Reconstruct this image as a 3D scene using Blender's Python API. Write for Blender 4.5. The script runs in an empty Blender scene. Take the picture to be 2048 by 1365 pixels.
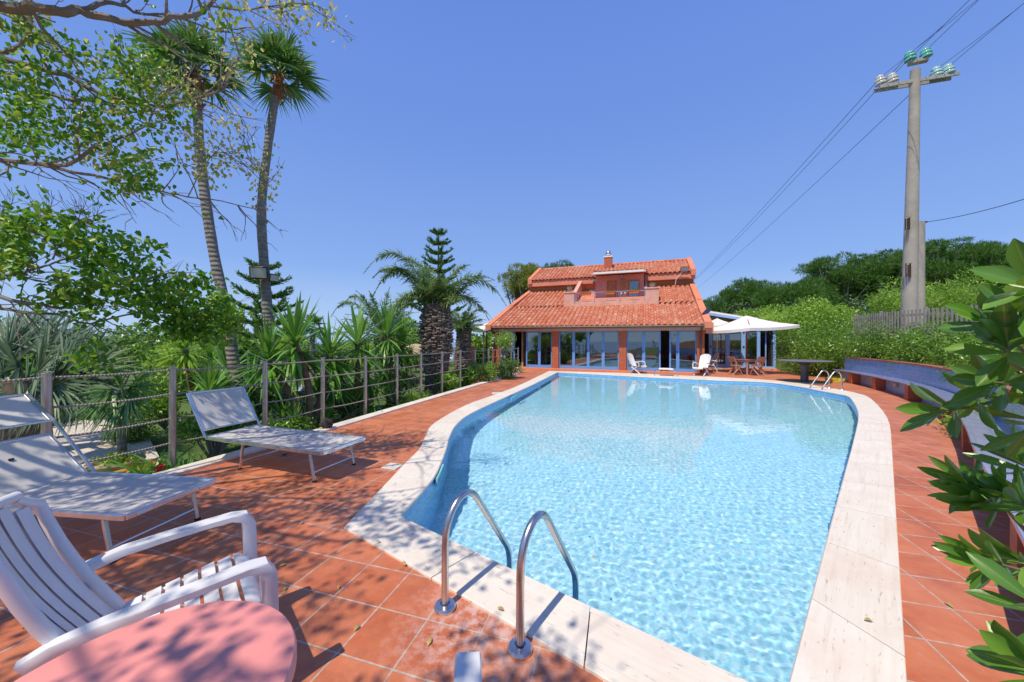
import bpy, math, random
import numpy as np
from mathutils import Vector, Matrix
C = bpy.context.scene.collection
PI = math.pi
F, CX, CY, HC, ROLL = 720.0, 1024.0, 682.5, 1.6, 0.003
CR = Vector((math.cos(ROLL), 0, math.sin(ROLL))); CU = Vector((-math.sin(ROLL), 0, math.cos(ROLL)))
EYE = Vector((0, 0, HC))

def ray(px, py):
    return CR * ((px - CX) / F) - CU * ((py - CY) / F) + Vector((0, 1, 0))
def G(px, py, z=0.0):            # photo pixel -> point on the level plane z
    d = ray(px, py); return EYE + d * ((z - HC) / d.z)
def D(px, py, y):                # photo pixel -> point at distance y
    d = ray(px, py); return EYE + d * y

# ------------------------------------------------------------------ mesh building
class MB:
    def __init__(s): s.v = []; s.f = []; s.m = []; s.g = []
    def add(s, vs, fs, mi=0):
        o = len(s.v); s.v.extend([tuple(p) for p in vs]); s.g.append((o, len(s.f)))
        for f in fs: s.f.append(tuple(i + o for i in f)); s.m.append(mi)
    def box(s, c, size, rz=0, mi=0, M=None, bev=0):
        hx, hy, hz = size[0] / 2, size[1] / 2, size[2] / 2
        if bev:
            b = min(bev, hx * .9, hy * .9, hz * .9); vs = []
            for z, e in ((-hz, b), (-hz + b, 0), (hz - b, 0), (hz, b)):
                for x, y in ((-hx + b, -hy), (hx - b, -hy), (hx, -hy + b), (hx, hy - b), (hx - b, hy), (-hx + b, hy), (-hx, hy - b), (-hx, -hy + b)):
                    vs.append((x - math.copysign(min(e, abs(x)), x) , y - math.copysign(min(e, abs(y)), y), z))
            fs = [tuple(range(7, -1, -1)), tuple(range(24, 32))]
            for r in range(3):
                for k in range(8): fs.append((r * 8 + k, r * 8 + (k + 1) % 8, r * 8 + 8 + (k + 1) % 8, r * 8 + 8 + k))
        else:
            vs = [(x, y, z) for z in (-hz, hz) for x, y in ((-hx, -hy), (hx, -hy), (hx, hy), (-hx, hy))]
            fs = [(3, 2, 1, 0), (4, 5, 6, 7), (0, 1, 5, 4), (1, 2, 6, 5), (2, 3, 7, 6), (3, 0, 4, 7)]
        T = Matrix.Translation(Vector(c)) @ (M.to_4x4() if M is not None else Matrix.Rotation(rz, 4, 'Z'))
        s.add([T @ Vector(p) for p in vs], fs, mi)
    def bar(s, a, b, w, h, up=(0, 0, 1), mi=0, bev=0):
        a = Vector(a); b = Vector(b); d = b - a; L = d.length; x = d.normalized()
        y = Vector(up).cross(x)
        if y.length < 1e-4: y = Vector((0, 1, 0)).cross(x)
        y.normalize(); z = x.cross(y)
        s.box((a + b) / 2, (L, w, h), M=Matrix((x, y, z)).transposed(), mi=mi, bev=bev)
    def tube(s, pts, r, n=8, mi=0, caps=True, closed=False):
        pts = [Vector(p) for p in pts]; k = len(pts)
        R = [r] * k if not isinstance(r, (list, tuple)) else list(r)
        vs = []; prev = None
        for i in range(k):
            if closed: t = pts[(i + 1) % k] - pts[i - 1]
            else: t = pts[min(i + 1, k - 1)] - pts[max(i - 1, 0)]
            if t.length < 1e-9: t = Vector((0, 0, 1))
            t.normalize()
            if prev is None:
                a = Vector((0, 0, 1)) if abs(t.z) < .9 else Vector((1, 0, 0))
                u = a.cross(t).normalized()
            else:
                u = prev - t * prev.dot(t)
                u = u.normalized() if u.length > 1e-6 else Vector((1, 0, 0)).cross(t).normalized()
            prev = u; w = t.cross(u)
            for j in range(n):
                an = 2 * PI * j / n
                vs.append(pts[i] + (u * math.cos(an) + w * math.sin(an)) * R[i])
        fs = []
        for i in range(k if closed else k - 1):
            i2 = (i + 1) % k
            for j in range(n):
                j2 = (j + 1) % n; fs.append((i * n + j, i * n + j2, i2 * n + j2, i2 * n + j))
        if caps and not closed: fs += [tuple(range(n - 1, -1, -1)), tuple((k - 1) * n + j for j in range(n))]
        s.add(vs, fs, mi)
    def lathe(s, prof, c=(0, 0, 0), n=24, mi=0, M=None):
        c = Vector(c); vs = []
        for r, z in prof:
            for j in range(n):
                p = Vector((r * math.cos(2 * PI * j / n), r * math.sin(2 * PI * j / n), z))
                vs.append(c + (M @ p if M is not None else p))
        fs = []
        for i in range(len(prof) - 1):
            for j in range(n):
                j2 = (j + 1) % n; fs.append((i * n + j, i * n + j2, (i + 1) * n + j2, (i + 1) * n + j))
        if prof[0][0] > 1e-6: fs.append(tuple(range(n - 1, -1, -1)))
        if prof[-1][0] > 1e-6: fs.append(tuple((len(prof) - 1) * n + j for j in range(n)))
        s.add(vs, fs, mi)
    def prism(s, outline, z0, z1, mi=0):
        n = len(outline)
        a = sum(outline[i][0] * outline[(i + 1) % n][1] - outline[(i + 1) % n][0] * outline[i][1] for i in range(n))
        if a < 0: outline = outline[::-1]
        vs = [(p[0], p[1], z0) for p in outline] + [(p[0], p[1], z1) for p in outline]
        s.add(vs, [tuple(range(n - 1, -1, -1)), tuple(range(n, 2 * n))] + [(i, (i + 1) % n, n + (i + 1) % n, n + i) for i in range(n)], mi)
    def slab(s, outline, nrm, th, mi=0):     # 3-D polygon thickened along a vector
        n = len(outline); nv = Vector(nrm) * th
        vs = [Vector(p) for p in outline] + [Vector(p) + nv for p in outline]
        s.add(vs, [tuple(range(n - 1, -1, -1)), tuple(range(n, 2 * n))] + [(i, (i + 1) % n, n + (i + 1) % n, n + i) for i in range(n)], mi)
    def sheet(s, rows, mi=0):                # grid of points
        n = len(rows[0]); vs = [p for r in rows for p in r]
        s.add(vs, [(i * n + j, i * n + j + 1, (i + 1) * n + j + 1, (i + 1) * n + j) for i in range(len(rows) - 1) for j in range(n - 1)], mi)
    def each(s, name, mats, parent=None, smooth=False, angle=40):
        """every added piece becomes an object of its own"""
        g = s.g + [(len(s.v), len(s.f))]; res = []
        for (a, fa), (b, fb) in zip(g, g[1:]):
            q = MB(); q.v = s.v[a:b]; q.f = [tuple(i - a for i in f) for f in s.f[fa:fb]]; q.m = s.m[fa:fb]
            res.append(q.build(name, mats, parent, smooth, angle))
        return res
    def build(s, name, mats, parent=None, smooth=False, angle=40):
        off = Vector(parent['_w']) if parent is not None and '_w' in parent else Vector((0, 0, 0))
        if parent is None: off = Vector((0, 0, 0))
        V = np.array(s.v, dtype=np.float32).reshape(-1, 3) - np.array(off, dtype=np.float32)
        me = bpy.data.meshes.new(name); me.from_pydata(V.tolist(), [], s.f)
        if not isinstance(mats, (list, tuple)): mats = [mats]
        for m in mats: me.materials.append(m)
        if len(mats) > 1: me.polygons.foreach_set('material_index', s.m)
        if smooth:
            me.polygons.foreach_set('use_smooth', [True] * len(me.polygons))
            if angle < 180:
                try: me.set_sharp_from_angle(angle=math.radians(angle))
                except Exception: pass
        me.update()
        o = bpy.data.objects.new(name, me); C.objects.link(o)
        if parent is not None: o.parent = parent; o['_w'] = tuple(off)
        return o

def np_mesh(name, V, Fq, mats, parent=None, smooth=False, k=None, mi=None):
    """fast mesh: V (n,3); Fq (m,k) indices"""
    off = np.array(parent['_w'] if parent is not None else (0, 0, 0), dtype=np.float32)
    V = np.asarray(V, dtype=np.float32) - off; Fq = np.asarray(Fq, dtype=np.int32); k = Fq.shape[1]
    me = bpy.data.meshes.new(name)
    me.vertices.add(len(V)); me.vertices.foreach_set('co', V.ravel())
    me.loops.add(Fq.size); me.loops.foreach_set('vertex_index', Fq.ravel())
    me.polygons.add(len(Fq)); me.polygons.foreach_set('loop_start', np.arange(0, Fq.size, k, dtype=np.int32))
    try: me.polygons.foreach_set('loop_total', np.full(len(Fq), k, dtype=np.int32))
    except Exception: pass
    if not isinstance(mats, (list, tuple)): mats = [mats]
    for m in mats: me.materials.append(m)
    if mi is not None: me.polygons.foreach_set('material_index', np.asarray(mi, dtype=np.int32))
    if smooth: me.polygons.foreach_set('use_smooth', np.ones(len(Fq), dtype=bool))
    me.update(calc_edges=True); me.validate()
    o = bpy.data.objects.new(name, me); C.objects.link(o)
    if parent is not None: o.parent = parent; o['_w'] = tuple(float(x) for x in off)
    return o

def tag(o, label=None, cat=None, group=None, kind=None):
    if label: o['label'] = label
    if cat: o['category'] = cat
    if group: o['group'] = group
    if kind: o['kind'] = kind
    return o
def thing(name, label, cat, loc=(0, 0, 0), group=None):
    o = bpy.data.objects.new(name, None); C.objects.link(o); o.empty_display_size = .1
    o.location = loc; o['_w'] = tuple(float(x) for x in loc)
    return tag(o, label, cat, group)
def copy_tree(o, label=None, loc=None, rz=None, group=None):
    def cp(a, par):
        c = a.copy(); C.objects.link(c); c.parent = par
        for ch in a.children: cp(ch, c)
        return c
    r = cp(o, None)
    if label: r['label'] = label
    if group: r['group'] = group
    if loc is not None: r.location = loc
    if rz is not None: r.rotation_euler = (0, 0, rz)
    return r

# ------------------------------------------------------------------ materials
def mat(name):
    m = bpy.data.materials.new(name); m.use_nodes = True; nt = m.node_tree; nt.nodes.clear()
    return m, nt
def N(nt, t, **kw):
    n = nt.nodes.new(t)
    for k, v in kw.items():
        if k.startswith('i_'): n.inputs[k[2:].replace('_', ' ')].default_value = v
        else: setattr(n, k, v)
    return n
def ramp(nt, fac, stops, interp='LINEAR'):
    r = nt.nodes.new('ShaderNodeValToRGB'); r.color_ramp.interpolation = interp
    e = r.color_ramp.elements
    while len(e) > 1: e.remove(e[-1])
    e[0].position = stops[0][0]; e[0].color = (*stops[0][1], 1) if len(stops[0][1]) == 3 else stops[0][1]
    for p, c in stops[1:]:
        q = e.new(p); q.color = (*c, 1) if len(c) == 3 else c
    nt.links.new(fac, r.inputs[0]); return r.outputs[0]
def noise(nt, scale, detail=4, rough=.55, vec=None, dist=0):
    n = N(nt, 'ShaderNodeTexNoise'); n.inputs['Scale'].default_value = scale; n.inputs['Detail'].default_value = detail
    n.inputs['Roughness'].default_value = rough; n.inputs['Distortion'].default_value = dist
    if vec is not None: nt.links.new(vec, n.inputs['Vector'])
    return n.outputs['Fac']
def objco(nt, scale=(1, 1, 1), rot=(0, 0, 0), gen='Object'):
    tc = N(nt, 'ShaderNodeTexCoord'); mp = N(nt, 'ShaderNodeMapping')
    mp.inputs['Scale'].default_value = scale; mp.inputs['Rotation'].default_value = rot
    nt.links.new(tc.outputs[gen], mp.inputs['Vector']); return mp.outputs[0]
def mix(nt, fac, a, b, mode='MIX'):
    m = N(nt, 'ShaderNodeMix', data_type='RGBA', blend_type=mode)
    for sock, v in ((m.inputs[0], fac), (m.inputs[6], a), (m.inputs[7], b)):
        if hasattr(v, 'links') or hasattr(v, 'is_linked'): nt.links.new(v, sock)
        elif isinstance(v, (int, float)): sock.default_value = v
        else: sock.default_value = (*v, 1) if len(v) == 3 else v
    return m.outputs[2]
def math_(nt, op, a, b=None, c=None, clamp=False):
    m = N(nt, 'ShaderNodeMath', operation=op); m.use_clamp = clamp
    for i, v in enumerate((a, b, c)):
        if v is None: continue
        if isinstance(v, (int, float)): m.inputs[i].default_value = v
        else: nt.links.new(v, m.inputs[i])
    return m.outputs[0]
def bump(nt, h, strength=.3, dist=.01):
    b = N(nt, 'ShaderNodeBump'); b.inputs['Strength'].default_value = strength; b.inputs['Distance'].default_value = dist
    nt.links.new(h, b.inputs['Height']); return b.outputs[0]
def out(nt, shader, m=None):
    o = N(nt, 'ShaderNodeOutputMaterial'); nt.links.new(shader, o.inputs[0]); return m
def principled(nt, col, rough=.6, metal=0, normal=None, spec=.5, trans=0, coat=0):
    p = N(nt, 'ShaderNodeBsdfPrincipled')
    for s, v in ((p.inputs['Base Color'], col), (p.inputs['Roughness'], rough), (p.inputs['Metallic'], metal)):
        if isinstance(v, (int, float)): s.default_value = v
        elif isinstance(v, tuple): s.default_value = (*v, 1) if len(v) == 3 else v
        else: nt.links.new(v, s)
    p.inputs['Specular IOR Level'].default_value = spec
    p.inputs['Coat Weight'].default_value = coat
    p.inputs['Transmission Weight'].default_value = trans
    if normal is not None: nt.links.new(normal, p.inputs['Normal'])
    return p.outputs[0]
_mc = {}
def simple(name, col, rough=.6, metal=0, var=.12, scale=6, bmp=0, bscale=60, spec=.5, dirt=0):
    """a plain surface with uneven tone, optional grain and dirt"""
    if name in _mc: return _mc[name]
    m, nt = mat(name); co = objco(nt)
    n = noise(nt, scale, 5, .6, co)
    d = tuple(max(0, c * (1 - var)) for c in col); l = tuple(min(1, c * (1 + var)) for c in col)
    c = ramp(nt, n, [(.3, d), (.7, l)])
    if dirt:
        n2 = noise(nt, scale * .35, 8, .7, co)
        c = mix(nt, ramp(nt, n2, [(.52, (0, 0, 0)), (.72, (dirt,) * 3)]), c, tuple(x * .45 for x in col))
    nb = bump(nt, noise(nt, bscale, 4, .6, co), bmp, .01) if bmp else None
    r = math_(nt, 'ADD', math_(nt, 'MULTIPLY', n, .15), rough - .07)
    out(nt, principled(nt, c, r, metal, nb, spec)); _mc[name] = m; return m
# ------------------------------------------------------------------ camera, light
scene = bpy.context.scene
cd = bpy.data.cameras.new('camera'); cam = bpy.data.objects.new('camera', cd); C.objects.link(cam)
cd.sensor_width = 36; cd.lens = F / 2048 * 36; cd.clip_end = 60000; cd.clip_start = .02
Mc = Matrix((CR, CU, -Vector((0, 1, 0)))).transposed().to_4x4(); Mc.translation = EYE
cam.matrix_world = Mc; scene.camera = cam
SUN_EL, SUN_AZ = math.radians(61), math.radians(34)       # shadows fall ahead and 25 deg to the right
sl = bpy.data.lights.new('sun', 'SUN'); sun = bpy.data.objects.new('sun', sl); C.objects.link(sun)
sl.energy = 4.45; sl.angle = math.radians(.55); sl.color = (1, .885, .72)
LD = Vector((math.sin(SUN_AZ) * math.cos(SUN_EL), math.cos(SUN_AZ) * math.cos(SUN_EL), -math.sin(SUN_EL)))
sun.rotation_euler = LD.to_track_quat('-Z', 'Y').to_euler()
w = bpy.data.worlds.new('World'); scene.world = w; w.use_nodes = True; wn = w.node_tree
bg = wn.nodes['Background']; sky = wn.nodes.new('ShaderNodeTexSky'); sky.sky_type = 'NISHITA'; sky.sun_disc = False
sky.sun_elevation = SUN_EL; sky.sun_rotation = math.atan2(-LD.x, -LD.y)
sky.air_density = 1.0; sky.dust_density = .15; sky.ozone_density = 4.0; sky.altitude = 100
# the photograph's sky: Nishita toned by a clear-day gradient over elevation
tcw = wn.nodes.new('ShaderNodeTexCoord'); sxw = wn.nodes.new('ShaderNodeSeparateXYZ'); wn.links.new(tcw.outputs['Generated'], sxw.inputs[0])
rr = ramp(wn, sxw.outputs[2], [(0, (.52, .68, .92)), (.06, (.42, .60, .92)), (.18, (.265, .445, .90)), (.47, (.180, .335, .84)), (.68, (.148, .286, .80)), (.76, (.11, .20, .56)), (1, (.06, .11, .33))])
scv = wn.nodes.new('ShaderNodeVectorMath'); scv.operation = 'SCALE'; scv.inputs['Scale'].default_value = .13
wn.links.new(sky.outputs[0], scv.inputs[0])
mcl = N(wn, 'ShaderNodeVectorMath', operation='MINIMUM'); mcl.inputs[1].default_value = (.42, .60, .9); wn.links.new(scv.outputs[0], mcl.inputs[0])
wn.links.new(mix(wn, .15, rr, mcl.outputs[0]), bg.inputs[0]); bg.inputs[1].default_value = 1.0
scene.view_settings.view_transform = 'Standard'; scene.view_settings.look = 'None'
scene.view_settings.exposure = 0; scene.view_settings.gamma = 1
scene.render.film_transparent = False
cy = scene.cycles; cy.max_bounces = 8; cy.diffuse_bounces = 3; cy.glossy_bounces = 4; cy.transmission_bounces = 6; cy.transparent_max_bounces = 16
cy.sample_clamp_indirect = 4; cy.use_denoising = True
# ------------------------------------------------------------------ pool, deck
TH, TS, TX, TY = -.2916, .2056 * 1.6, -1.0295 * 1.6, 1.7236 * 1.6   # deck tile grid fitted to the joints
inner_px = [(797, 1036), (863, 961), (880.5, 927), (890.7, 900), (899, 872), (914, 848), (944, 827), (1005, 798), (1065.5, 770), (1115.3, 745.2),
            (1240, 752), (1318, 756), (1439, 761.5), (1513, 764), (1557, 767.9), (1601, 774.5), (1630.4, 780.3), (1674.4, 788.4), (1694, 793), (1705, 802), (1718.8, 831), (1704.7, 900), (1574, 1410)]
outer_px = [(688, 1058), (781.4, 960), (809, 930), (838.5, 900), (850.6, 875.4), (868.7, 848), (932, 812), (990, 790.6), (1042, 770), (1098, 743),
            (1240, 746.8), (1318, 750), (1440, 755.5), (1513, 759.5), (1572, 764.2), (1610, 769.5), (1638, 773.7), (1689, 782.5), (1712, 787.5), (1740, 797.6), (1774.5, 837), (1784, 900), (1814.5, 1410)]
inn = [G(*p) for p in inner_px]; outr = [G(*p) for p in outer_px]
outr[-1] = Vector((1.16, 1.1, 0)); outr[-1] = G(1814.5, 1410) + (G(1814.5, 1410) - G(1784, 900)) * .12
# near-left edge: continue outer line to meet the right outer line
a0 = G(700, 1066.9); a1 = G(1194, 1356)
def isect(p, q, r, s_):
    d1 = q - p; d2 = s_ - r; den = d1.x * d2.y - d1.y * d2.x
    t = ((r.x - p.x) * d2.y - (r.y - p.y) * d2.x) / den; return p + d1 * t
outr[-1] = isect(a0, a1, G(1784, 900), G(1813.3, 1365))
def catmull(P, i0, i1, sub):
    """smooth the run of points i0..i1, keep the others as corners"""
    o = []
    n = len(P)
    for i in range(n):
        o.append(P[i])
        if i0 <= i < i1:
            p0 = P[i - 1] if i > i0 else P[i]; p1 = P[i]; p2 = P[i + 1]; p3 = P[i + 2] if i + 2 <= i1 else P[i + 1]
            for k in range(1, sub):
                t = k / sub
                o.append(.5 * ((2 * p1) + (p2 - p0) * t + (2 * p0 - 5 * p1 + 4 * p2 - p3) * t * t + (3 * p1 - p0 - 3 * p2 + p3) * t ** 3))
    return o
def smooth2(P): 
    # two smooth runs: left S curve (1..8) and right far curve (9..20)
    A = catmull(P[:10], 0, 9, 4); B = catmull(P[9:], 1, 12, 4)
    return A + B[1:]
inn = smooth2(inn); outr = smooth2(outr)
NPOOL = len(inn)
WATER_Z, FLOOR_Z = -.085, -1.1

def resample_pairs(A, B, step):
    """pair points along two matching polylines (closed), about step apart"""
    res = []
    n = len(A)
    for i in range(n):
        j = (i + 1) % n
        L = ((A[j] - A[i]).length + (B[j] - B[i]).length) / 2
        k = max(1, round(L / step)) if L > step * 1.4 else 1
        for q in range(k): res.append((A[i].lerp(A[j], q / k), B[i].lerp(B[j], q / k), L / k))
    return res

# coping: travertine slabs with fine joints
m_trav, nt = mat('travertine')
uv = N(nt, 'ShaderNodeUVMap'); mp = N(nt, 'ShaderNodeMapping'); mp.inputs['Scale'].default_value = (1.2, 22, 1); nt.links.new(uv.outputs[0], mp.inputs[0])
st = noise(nt, 1.0, 6, .65, mp.outputs[0], .4)
co = objco(nt)
n1 = noise(nt, 2.2, 6, .6, co); n2 = noise(nt, 38, 4, .6, co)
mp2 = N(nt, 'ShaderNodeMapping'); mp2.inputs['Scale'].default_value = (9, 42, 1); nt.links.new(uv.outputs[0], mp2.inputs[0])
pit = noise(nt, 1.0, 3, .6, mp2.outputs[0], .2)
c = ramp(nt, st, [(.25, (.55, .46, .34)), (.42, (.72, .66, .55)), (.7, (.80, .76, .67))])
c = mix(nt, ramp(nt, n1, [(.46, (0, 0, 0)), (.72, (.65,) * 3)]), c, (.64, .46, .35)); nK = noise(nt, 3.3, 8, .75, co, .5); c = mix(nt, ramp(nt, nK, [(.60, (0, 0, 0)), (.74, (.5,) * 3)]), c, (.36, .28, .20))
pm = ramp(nt, pit, [(.31, (1, 1, 1)), (.36, (0, 0, 0))])
c = mix(nt, math_(nt, 'MULTIPLY', pm, .75), c, (.22, .18, .14))
isl = N(nt, 'ShaderNodeNewGeometry')
c = mix(nt, .35, c, ramp(nt, isl.outputs['Random Per Island'], [(0, (.70, .66, .58)), (1, (.86, .83, .78))]))
out(nt, principled(nt, c, .62, 0, bump(nt, math_(nt, 'SUBTRACT', math_(nt, 'MULTIPLY', n2, .3), pm), .35, .004)))

pairs = resample_pairs(inn, outr, 1.0)
# merge the fine segments of curves into ~1 m slabs
slabs = []; cur = [pairs[0][:2]]; acc = 0
for i, (a, b, L) in enumerate(pairs):
    nx = pairs[(i + 1) % len(pairs)]; cur.append(nx[:2]); acc += L
    last = i == len(pairs) - 1
    corner = (nx[0] - inn[0]).length < 1e-4
    if acc > .85 or last:
        slabs.append(cur); cur = [nx[:2]]; acc = 0
mb = MB(); uvs = []
CT = .018
ul = 0
for sl_ in slabs:
    k = len(sl_); tot = sum((sl_[i + 1][1] - sl_[i][1]).length for i in range(k - 1))
    g = .0042 / max(tot, .1)
    pts = []
    for i, (a, b) in enumerate(sl_):
        a = a.copy(); b = b.copy()
        if i == 0: a = a.lerp(sl_[1][0], g); b = b.lerp(sl_[1][1], g)
        if i == k - 1: a = a.lerp(sl_[-2][0], g); b = b.lerp(sl_[-2][1], g)
        w = (b - a).normalized(); a2 = a - w * .012
        # cross-section: nose underside, nose, rounded top edge, top, outer edge
        pts.append([Vector((a2.x, a2.y, CT - .035)), Vector((a2.x - w.x * .004, a2.y - w.y * .004, CT - .012)), Vector((a2.x + w.x * .006, a2.y + w.y * .006, CT)), Vector((b.x - w.x * .004, b.y - w.y * .004, CT)), Vector((b.x, b.y, CT - .004)), Vector((b.x, b.y, -.01))])
    o0 = len(mb.v)
    mb.sheet(pts)
    u = ul
    for i in range(k):
        if i: u += (sl_[i][1] - sl_[i - 1][1]).length
        for vv in (0, .01, .03, .5, .51, .52): uvs.append((u, vv))
    # slab ends
    mb.f.append(tuple(o0 + q for q in range(6))); mb.m.append(0)
    mb.f.append(tuple(o0 + (k - 1) * 6 + q for q in range(5, -1, -1))); mb.m.append(0)
    ul = u + 3.7
cop = mb.build('pool_coping', m_trav); tag(cop, kind='structure')
uvl = cop.data.uv_layers.new(name='UVMap')
for l in cop.data.loops: uvl.data[l.index].uv = uvs[l.vertex_index]

# mosaic pool shell
m_mos, nt = mat('pool_mosaic')
co = objco(nt)
def mosaic(nt, co, size):
    v = N(nt, 'ShaderNodeVectorMath', operation='SCALE'); v.inputs['Scale'].default_value = 1 / size; nt.links.new(co, v.inputs[0])
    fl = N(nt, 'ShaderNodeVectorMath', operation='FLOOR'); nt.links.new(v.outputs[0], fl.inputs[0])
    wn_ = N(nt, 'ShaderNodeTexWhiteNoise', noise_dimensions='3D'); nt.links.new(fl.outputs[0], wn_.inputs[0])
    return wn_.outputs['Value'], v.outputs[0]
off = N(nt, 'ShaderNodeVectorMath', operation='ADD'); off.inputs[1].default_value = (.0131, .0077, .0093); nt.links.new(co, off.inputs[0])
rv, _ = mosaic(nt, off.outputs[0], .025)
rv2, _ = mosaic(nt, off.outputs[0], .30)
c = ramp(nt, rv, [(0, (.30, .68, .82)), (.5, (.48, .84, .93)), (.9, (.68, .95, .98)), (1, (.20, .55, .80))])
c = mix(nt, .12, c, ramp(nt, rv2, [(0, (.34, .70, .86)), (1, (.52, .86, .92))]))
out(nt, principled(nt, c, .35, 0, None))
mb = MB()
NP = len(inn)
top = [Vector((p.x, p.y, -.012)) for p in inn]; bot = [Vector((p.x, p.y, FLOOR_Z)) for p in inn]
mb.sheet([top + [top[0]], bot + [bot[0]]])
m_mosw, ntw = mat('shade_tinted_wall_mosaic'); ow = N(ntw, 'ShaderNodeVectorMath', operation='ADD'); ow.inputs[1].default_value = (.0131, .0077, .0093); ntw.links.new(objco(ntw), ow.inputs[0])
rw, _ = mosaic(ntw, ow.outputs[0], .025); out(ntw, principled(ntw, ramp(ntw, rw, [(0, (.13, .40, .80)), (.6, (.20, .52, .88)), (1, (.34, .66, .92))]), .3, 0, None))  # mosaic recoloured deeper blue, painting the shade of the walls into the tiles
walls = mb.build('pool_walls', m_mosw); tag(walls, kind='structure')
mb = MB(); mb.add(bot, [tuple(range(NP))])
shell = mb.build('pool_floor', m_mos); tag(shell, kind='structure')

# water: a rippled sheet
def inside(x, y, P):
    c_ = False; n = len(P); j = n - 1
    for i in range(n):
        if (P[i].y > y) != (P[j].y > y) and x < (P[j].x - P[i].x) * (y - P[i].y) / (P[j].y - P[i].y) + P[i].x: c_ = not c_
        j = i
    return c_
m_wat, nt = mat('pool_water')
gl = N(nt, 'ShaderNodeBsdfGlass'); gl.inputs['IOR'].default_value = 1.333; gl.inputs['Roughness'].default_value = 0
gl.inputs['Color'].default_value = (.97, .993, 1, 1)
out(nt, gl.outputs[0])
x0, x1 = min(p.x for p in inn), max(p.x for p in inn); y0, y1 = min(p.y for p in inn), max(p.y for p in inn)
xs = [x0 - .1]; st_ = .05
# cell size grows with distance
ys = [y0 - .1]
while ys[-1] < y1 + .1: ys.append(ys[-1] + .015 + .005 * max(0, ys[-1] - 2))
while xs[-1] < x1 + .1: xs.append(xs[-1] + .018)
rng = np.random.default_rng(5)
X, Y = np.meshgrid(np.array(xs), np.array(ys))
Z = np.zeros_like(X)
for lam, amp, cnt in ((.33, .00024, 7), (.105, .00019, 14), (.06, .00008, 12)):
    for q in range(cnt):
        an = rng.uniform(0, 2 * np.pi); l = lam * rng.uniform(.8, 1.25); ph = rng.uniform(0, 6.28)
        Z += amp / np.sqrt(cnt) * 1.6 * np.sin((X * np.cos(an) + Y * np.sin(an)) * 2 * np.pi / l + ph + .8 * np.sin(X * 1.3 + q) * np.cos(Y * 1.1 + q * 2))
Z += WATER_Z
nx_, ny_ = len(xs), len(ys)
ins = np.zeros(X.shape, dtype=bool)
for i in range(NP):
    a, b = inn[i], inn[i - 1]
    if abs(b.y - a.y) < 1e-9: continue
    ins ^= ((a.y > Y) != (b.y > Y)) & (X < (b.x - a.x) * (Y - a.y) / (b.y - a.y) + a.x)
cell = ins[:-1, :-1] | ins[1:, :-1] | ins[:-1, 1:] | ins[1:, 1:]
jj, ii = np.nonzero(cell); q0 = jj * nx_ + ii
keep = np.stack([q0, q0 + 1, q0 + nx_ + 1, q0 + nx_], 1); used, invv = np.unique(keep, return_inverse=True)
V = np.stack([X.ravel(), Y.ravel(), Z.ravel()], 1)[used]
water = np_mesh('water', V, invv.reshape(keep.shape), m_wat, smooth=True); tag(water, kind='structure')
try:
    water.cycles.is_caustics_caster = True; shell.cycles.is_caustics_receiver = True; walls.cycles.is_caustics_receiver = True; sl.cycles.is_caustics_light = True
    cy.use_caustics = True if hasattr(cy,'use_caustics') else None
except Exception as e: print('caustics', e)

# deck of terracotta tiles
kerb_in_px = [(100, 1027), (359, 950.6), (520, 903), (656.8, 863), (853.6, 802.8), (974.7, 766.4), (1008, 757), (1030, 751), (1040, 747), (1041, 744.5), (1036, 742.5), (1015, 741.6)]
kerb_in = [G(*p) for p in kerb_in_px]
kerb_in[0] = kerb_in[1] + (kerb_in[1] - kerb_in[2]).normalized() * 9
def grid_deck(nt, co):
    mp = N(nt, 'ShaderNodeMapping', vector_type='TEXTURE'); mp.inputs['Location'].default_value = (TX, TY, 0); mp.inputs['Rotation'].default_value = (0, 0, TH); mp.inputs['Scale'].default_value = (TS, TS, TS)
    nt.links.new(co, mp.inputs[0]); return mp.outputs[0]
m_deck, nt = mat('terracotta_tiles')
co = objco(nt); g = grid_deck(nt, co)
wob = N(nt, 'ShaderNodeTexNoise'); wob.inputs['Scale'].default_value = 14; nt.links.new(co, wob.inputs['Vector'])
sx = N(nt, 'ShaderNodeSeparateXYZ'); nt.links.new(g, sx.inputs[0])
ds = []
for ax in (0, 1):
    fr = math_(nt, 'FRACT', sx.outputs[ax]); ds.append(math_(nt, 'MINIMUM', fr, math_(nt, 'SUBTRACT', 1.0, fr)))
dm = math_(nt, 'MINIMUM', ds[0], ds[1])
dm = math_(nt, 'ADD', dm, math_(nt, 'MULTIPLY', math_(nt, 'SUBTRACT', wob.outputs['Fac'], .5), .014))
fl = N(nt, 'ShaderNodeVectorMath', operation='FLOOR'); nt.links.new(g, fl.inputs[0])
sfl = N(nt, 'ShaderNodeVectorMath', operation='MULTIPLY'); sfl.inputs[1].default_value = (1, 1, 0); nt.links.new(fl.outputs[0], sfl.inputs[0])
wt = N(nt, 'ShaderNodeTexWhiteNoise', noise_dimensions='3D'); nt.links.new(sfl.outputs[0], wt.inputs[0])
nA = noise(nt, 3.0, 7, .62, co, .3); nB = noise(nt, 16, 6, .65, co); nC = noise(nt, .7, 4, .6, co)
base = ramp(nt, wt.outputs['Value'], [(0, (.50, .145, .055)), (.5, (.57, .185, .078)), (1, (.65, .235, .11))])
base = mix(nt, ramp(nt, nA, [(.42, (0, 0, 0)), (.7, (.6,) * 3)]), base, (.42, .085, .025))
base = mix(nt, ramp(nt, nB, [(.5, (0, 0, 0)), (.75, (.35,) * 3)]), base, (.66, .29, .17))
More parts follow.
